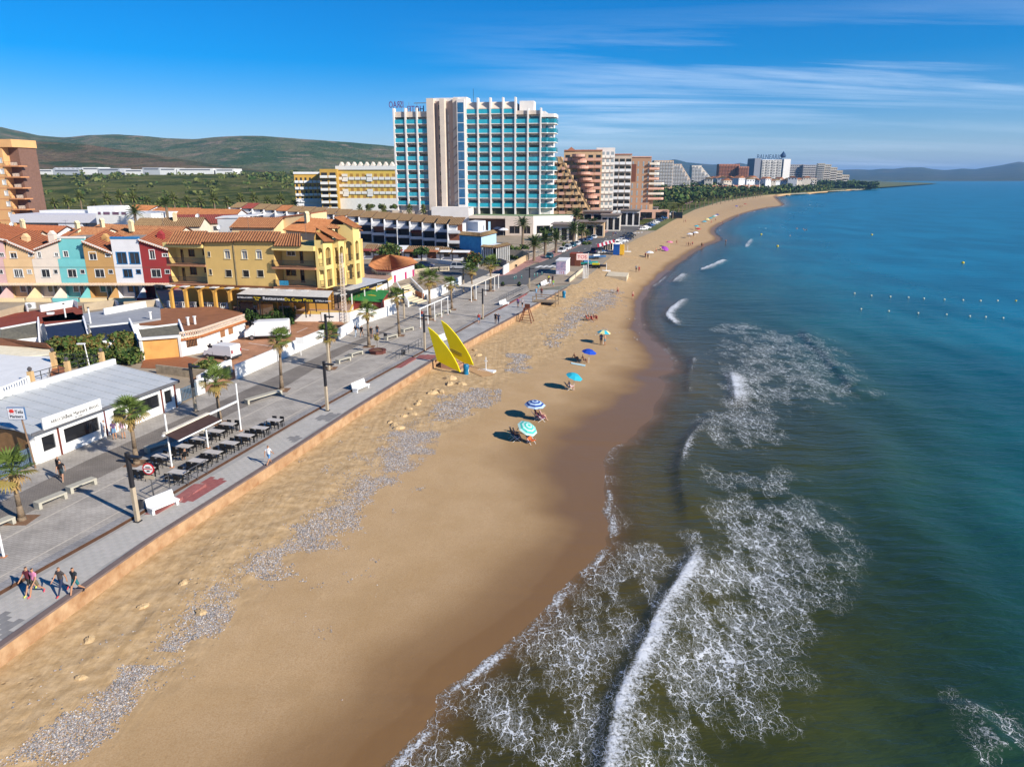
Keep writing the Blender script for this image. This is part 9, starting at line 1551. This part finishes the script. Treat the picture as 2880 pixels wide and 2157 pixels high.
for i, (a_, b_) in enumerate(FAR): person('distant bather on the far sand, '+(ORD[i] if i < 20 else 'one of the last')+' in the list of small figures', B(a_,b_), random.uniform(0,6), 'stand' if i % 3 else 'walk', RD if i % 4 == 0 else (.42,.22,.13), (RD,NV,BK)[i % 3], i % 3, i % 2, (.42,.22,.13), top=i % 4 == 0, grp='distant bathers')['label'] = 'small distant bather on the wide far sand'
for i, (a_, b_) in enumerate([(2241,645),(2259,646),(2268,648),(2263,649),(2222,665),(2305,602),(2041,684)]): p = G(a_,b_,SEA); person('distant swimmer', (p.x,p.y,SEA-.95 if i < 6 else SEA-.3), i, 'stand', (.42,.22,.13), NV, 0, 0, (.42,.22,.13), top=False, grp='distant swimmers')['label'] = 'swimmer standing chest deep in the sea off the far beach'
# towels and beach chairs
def beach_chair(label, px, rz_, c):
    p = B(*px); r = thing('beach_chair', label, 'beach chair', p, rz_, 'beach chairs'); m = col(c); MB().slab([(-.28,-.1,.34),(.28,-.1,.34),(.28,.45,.38),(-.28,.45,.38)],.04).build('seat', m, r); MB().slab([(-.28,-.12,.36),(.28,-.12,.36),(.28,-.55,.95),(-.28,-.55,.95)],.04).build('backrest', m, r)
    for s in (-.3,.3): MB().bar((s,.4,-.05),(s,-.25,.62),.03,.03).build('frame', WP, r); MB().bar((s,-.4,-.05),(s,.35,.45),.03,.03).build('frame', WP, r)
for a in [('green beach chair of the near sunbathers',(1441,1236),-1.3,(.03,.35,.3)),('blue beach chair of the near sunbathers',(1450,1239),-1.3,(.03,.15,.35)),('orange beach chair beside the green ringed umbrella',(1492,1246),-2.4,(.6,.12,.03)),('dark blue beach chair under the navy ringed umbrella',(1509,1180),-1.4,(.02,.04,.2)),('striped beach chair under the navy ringed umbrella',(1521,1184),-1.4,(.3,.1,.15)),('navy beach chair at the turquoise umbrella',(1600,1096),-1.2,(.03,.12,.25))]: beach_chair(*a)
pt_ = [B(1605,1020),B(1647,1027),B(1645,1031),B(1607,1024)]; o = MB().slab([(p.x,p.y,p.z+.05) for p in pt_],.03).build('towel', col((.42,.62,.66))); tag(o,'pale turquoise towel on the sand by the blue umbrella','towel')
# ================================================================ small roof and garden clutter
for i, (a_, b_, y, h) in enumerate([(70,655,148,2.6),(188,650,150,2.2),(340,640,160,2.4),(460,640,150,2.6),(560,622,180,2.2),(700,650,132,2.4),(860,655,132,2.8),(948,640,128,2.6)]):
    p = atY(a_,b_,y); r = thing('roof_aerial', 'thin television aerial above the old quarter roofs, '+ORD[i]+' from the left', 'aerial', p, i*.7, 'roof aerials'); MB().cyl((0,0,-1.6),(0,0,h),.03,n=5).build('mast', STL, r); MB().bar((-.5,0,h-.1),(.5,0,h-.1),.03,.03).build('boom', STL, r)
    for k in range(5): MB().bar((-.45+k*.22,-.3,h-.08),(-.45+k*.22,.3,h-.08),.02,.02).build('element', STL, r)
for i, (a_, b_, y) in enumerate([(34,632,165),(556,608,186),(617,640,163),(1003,640,140)]):
    p = atY(a_,b_,y); r = thing('satellite_dish', 'white satellite dish on an old quarter roof, '+ORD[i]+' from the left', 'satellite dish', p, -.4, 'satellite dishes'); d = MB().lathe([(0,0),(.3,.04),(.55,.16),(.56,.17)],n=14).build('dish', WP, r); d.rotation_euler = (1.1,0,.3); MB().cyl((0,0,-1.5),(0,.05,0),.04,n=5).build('mast', STL, r)
for i, (a_, b_) in enumerate([(1384,652),(1400,660),(1416,664)]): umbrella('white parasol on the hotel terrace, '+ORD[i]+' from the left', Vector((G(a_,b_,0).x,G(a_,b_,0).y,0)), 2.8, 2.0, [UC['white']], grp='hotel terrace parasols')
for i, (a_, b_, s) in enumerate([(1560,676,2.0),(1585,668,1.7),(1600,664,2.2),(1660,650,1.8),(1702,640,1.8),(1752,628,1.8),(1790,620,2.2),(1840,612,2.6),(1862,604,3.0),(1880,596,3.2),(1410,690,1.5),(1398,684,1.7)]): p = G(a_,b_,0); bush('street_tree', 'small leafy tree beside the beach bars and road, '+ORD[i]+' from the hotel', (p.x-3.5,p.y,0), (s,s,s*.9), 520, .24, [LG,LD,LO], 'tree', 2.2+s*.4, 'street trees by the bars', seed=60+i)
# ================================================================ haze
hv = bpy.data.materials.new('haze_air'); hv.use_nodes = True; nt = hv.node_tree; nt.nodes.remove(nt.nodes['Principled BSDF']); pv_ = nt.nodes.new('ShaderNodeVolumePrincipled'); pv_.inputs['Color'].default_value = (.30,.59,1,1); pv_.inputs['Density'].default_value = 7.5e-5; pv_.inputs['Anisotropy'].default_value = .1; nt.links.new(pv_.outputs[0], nt.nodes['Material Output'].inputs['Volume'])
stuff(MB().box(-9600,31000,-70,26600,-12,320).build('haze', hv), 'thin pale blue air haze over the whole bay', 'haze')
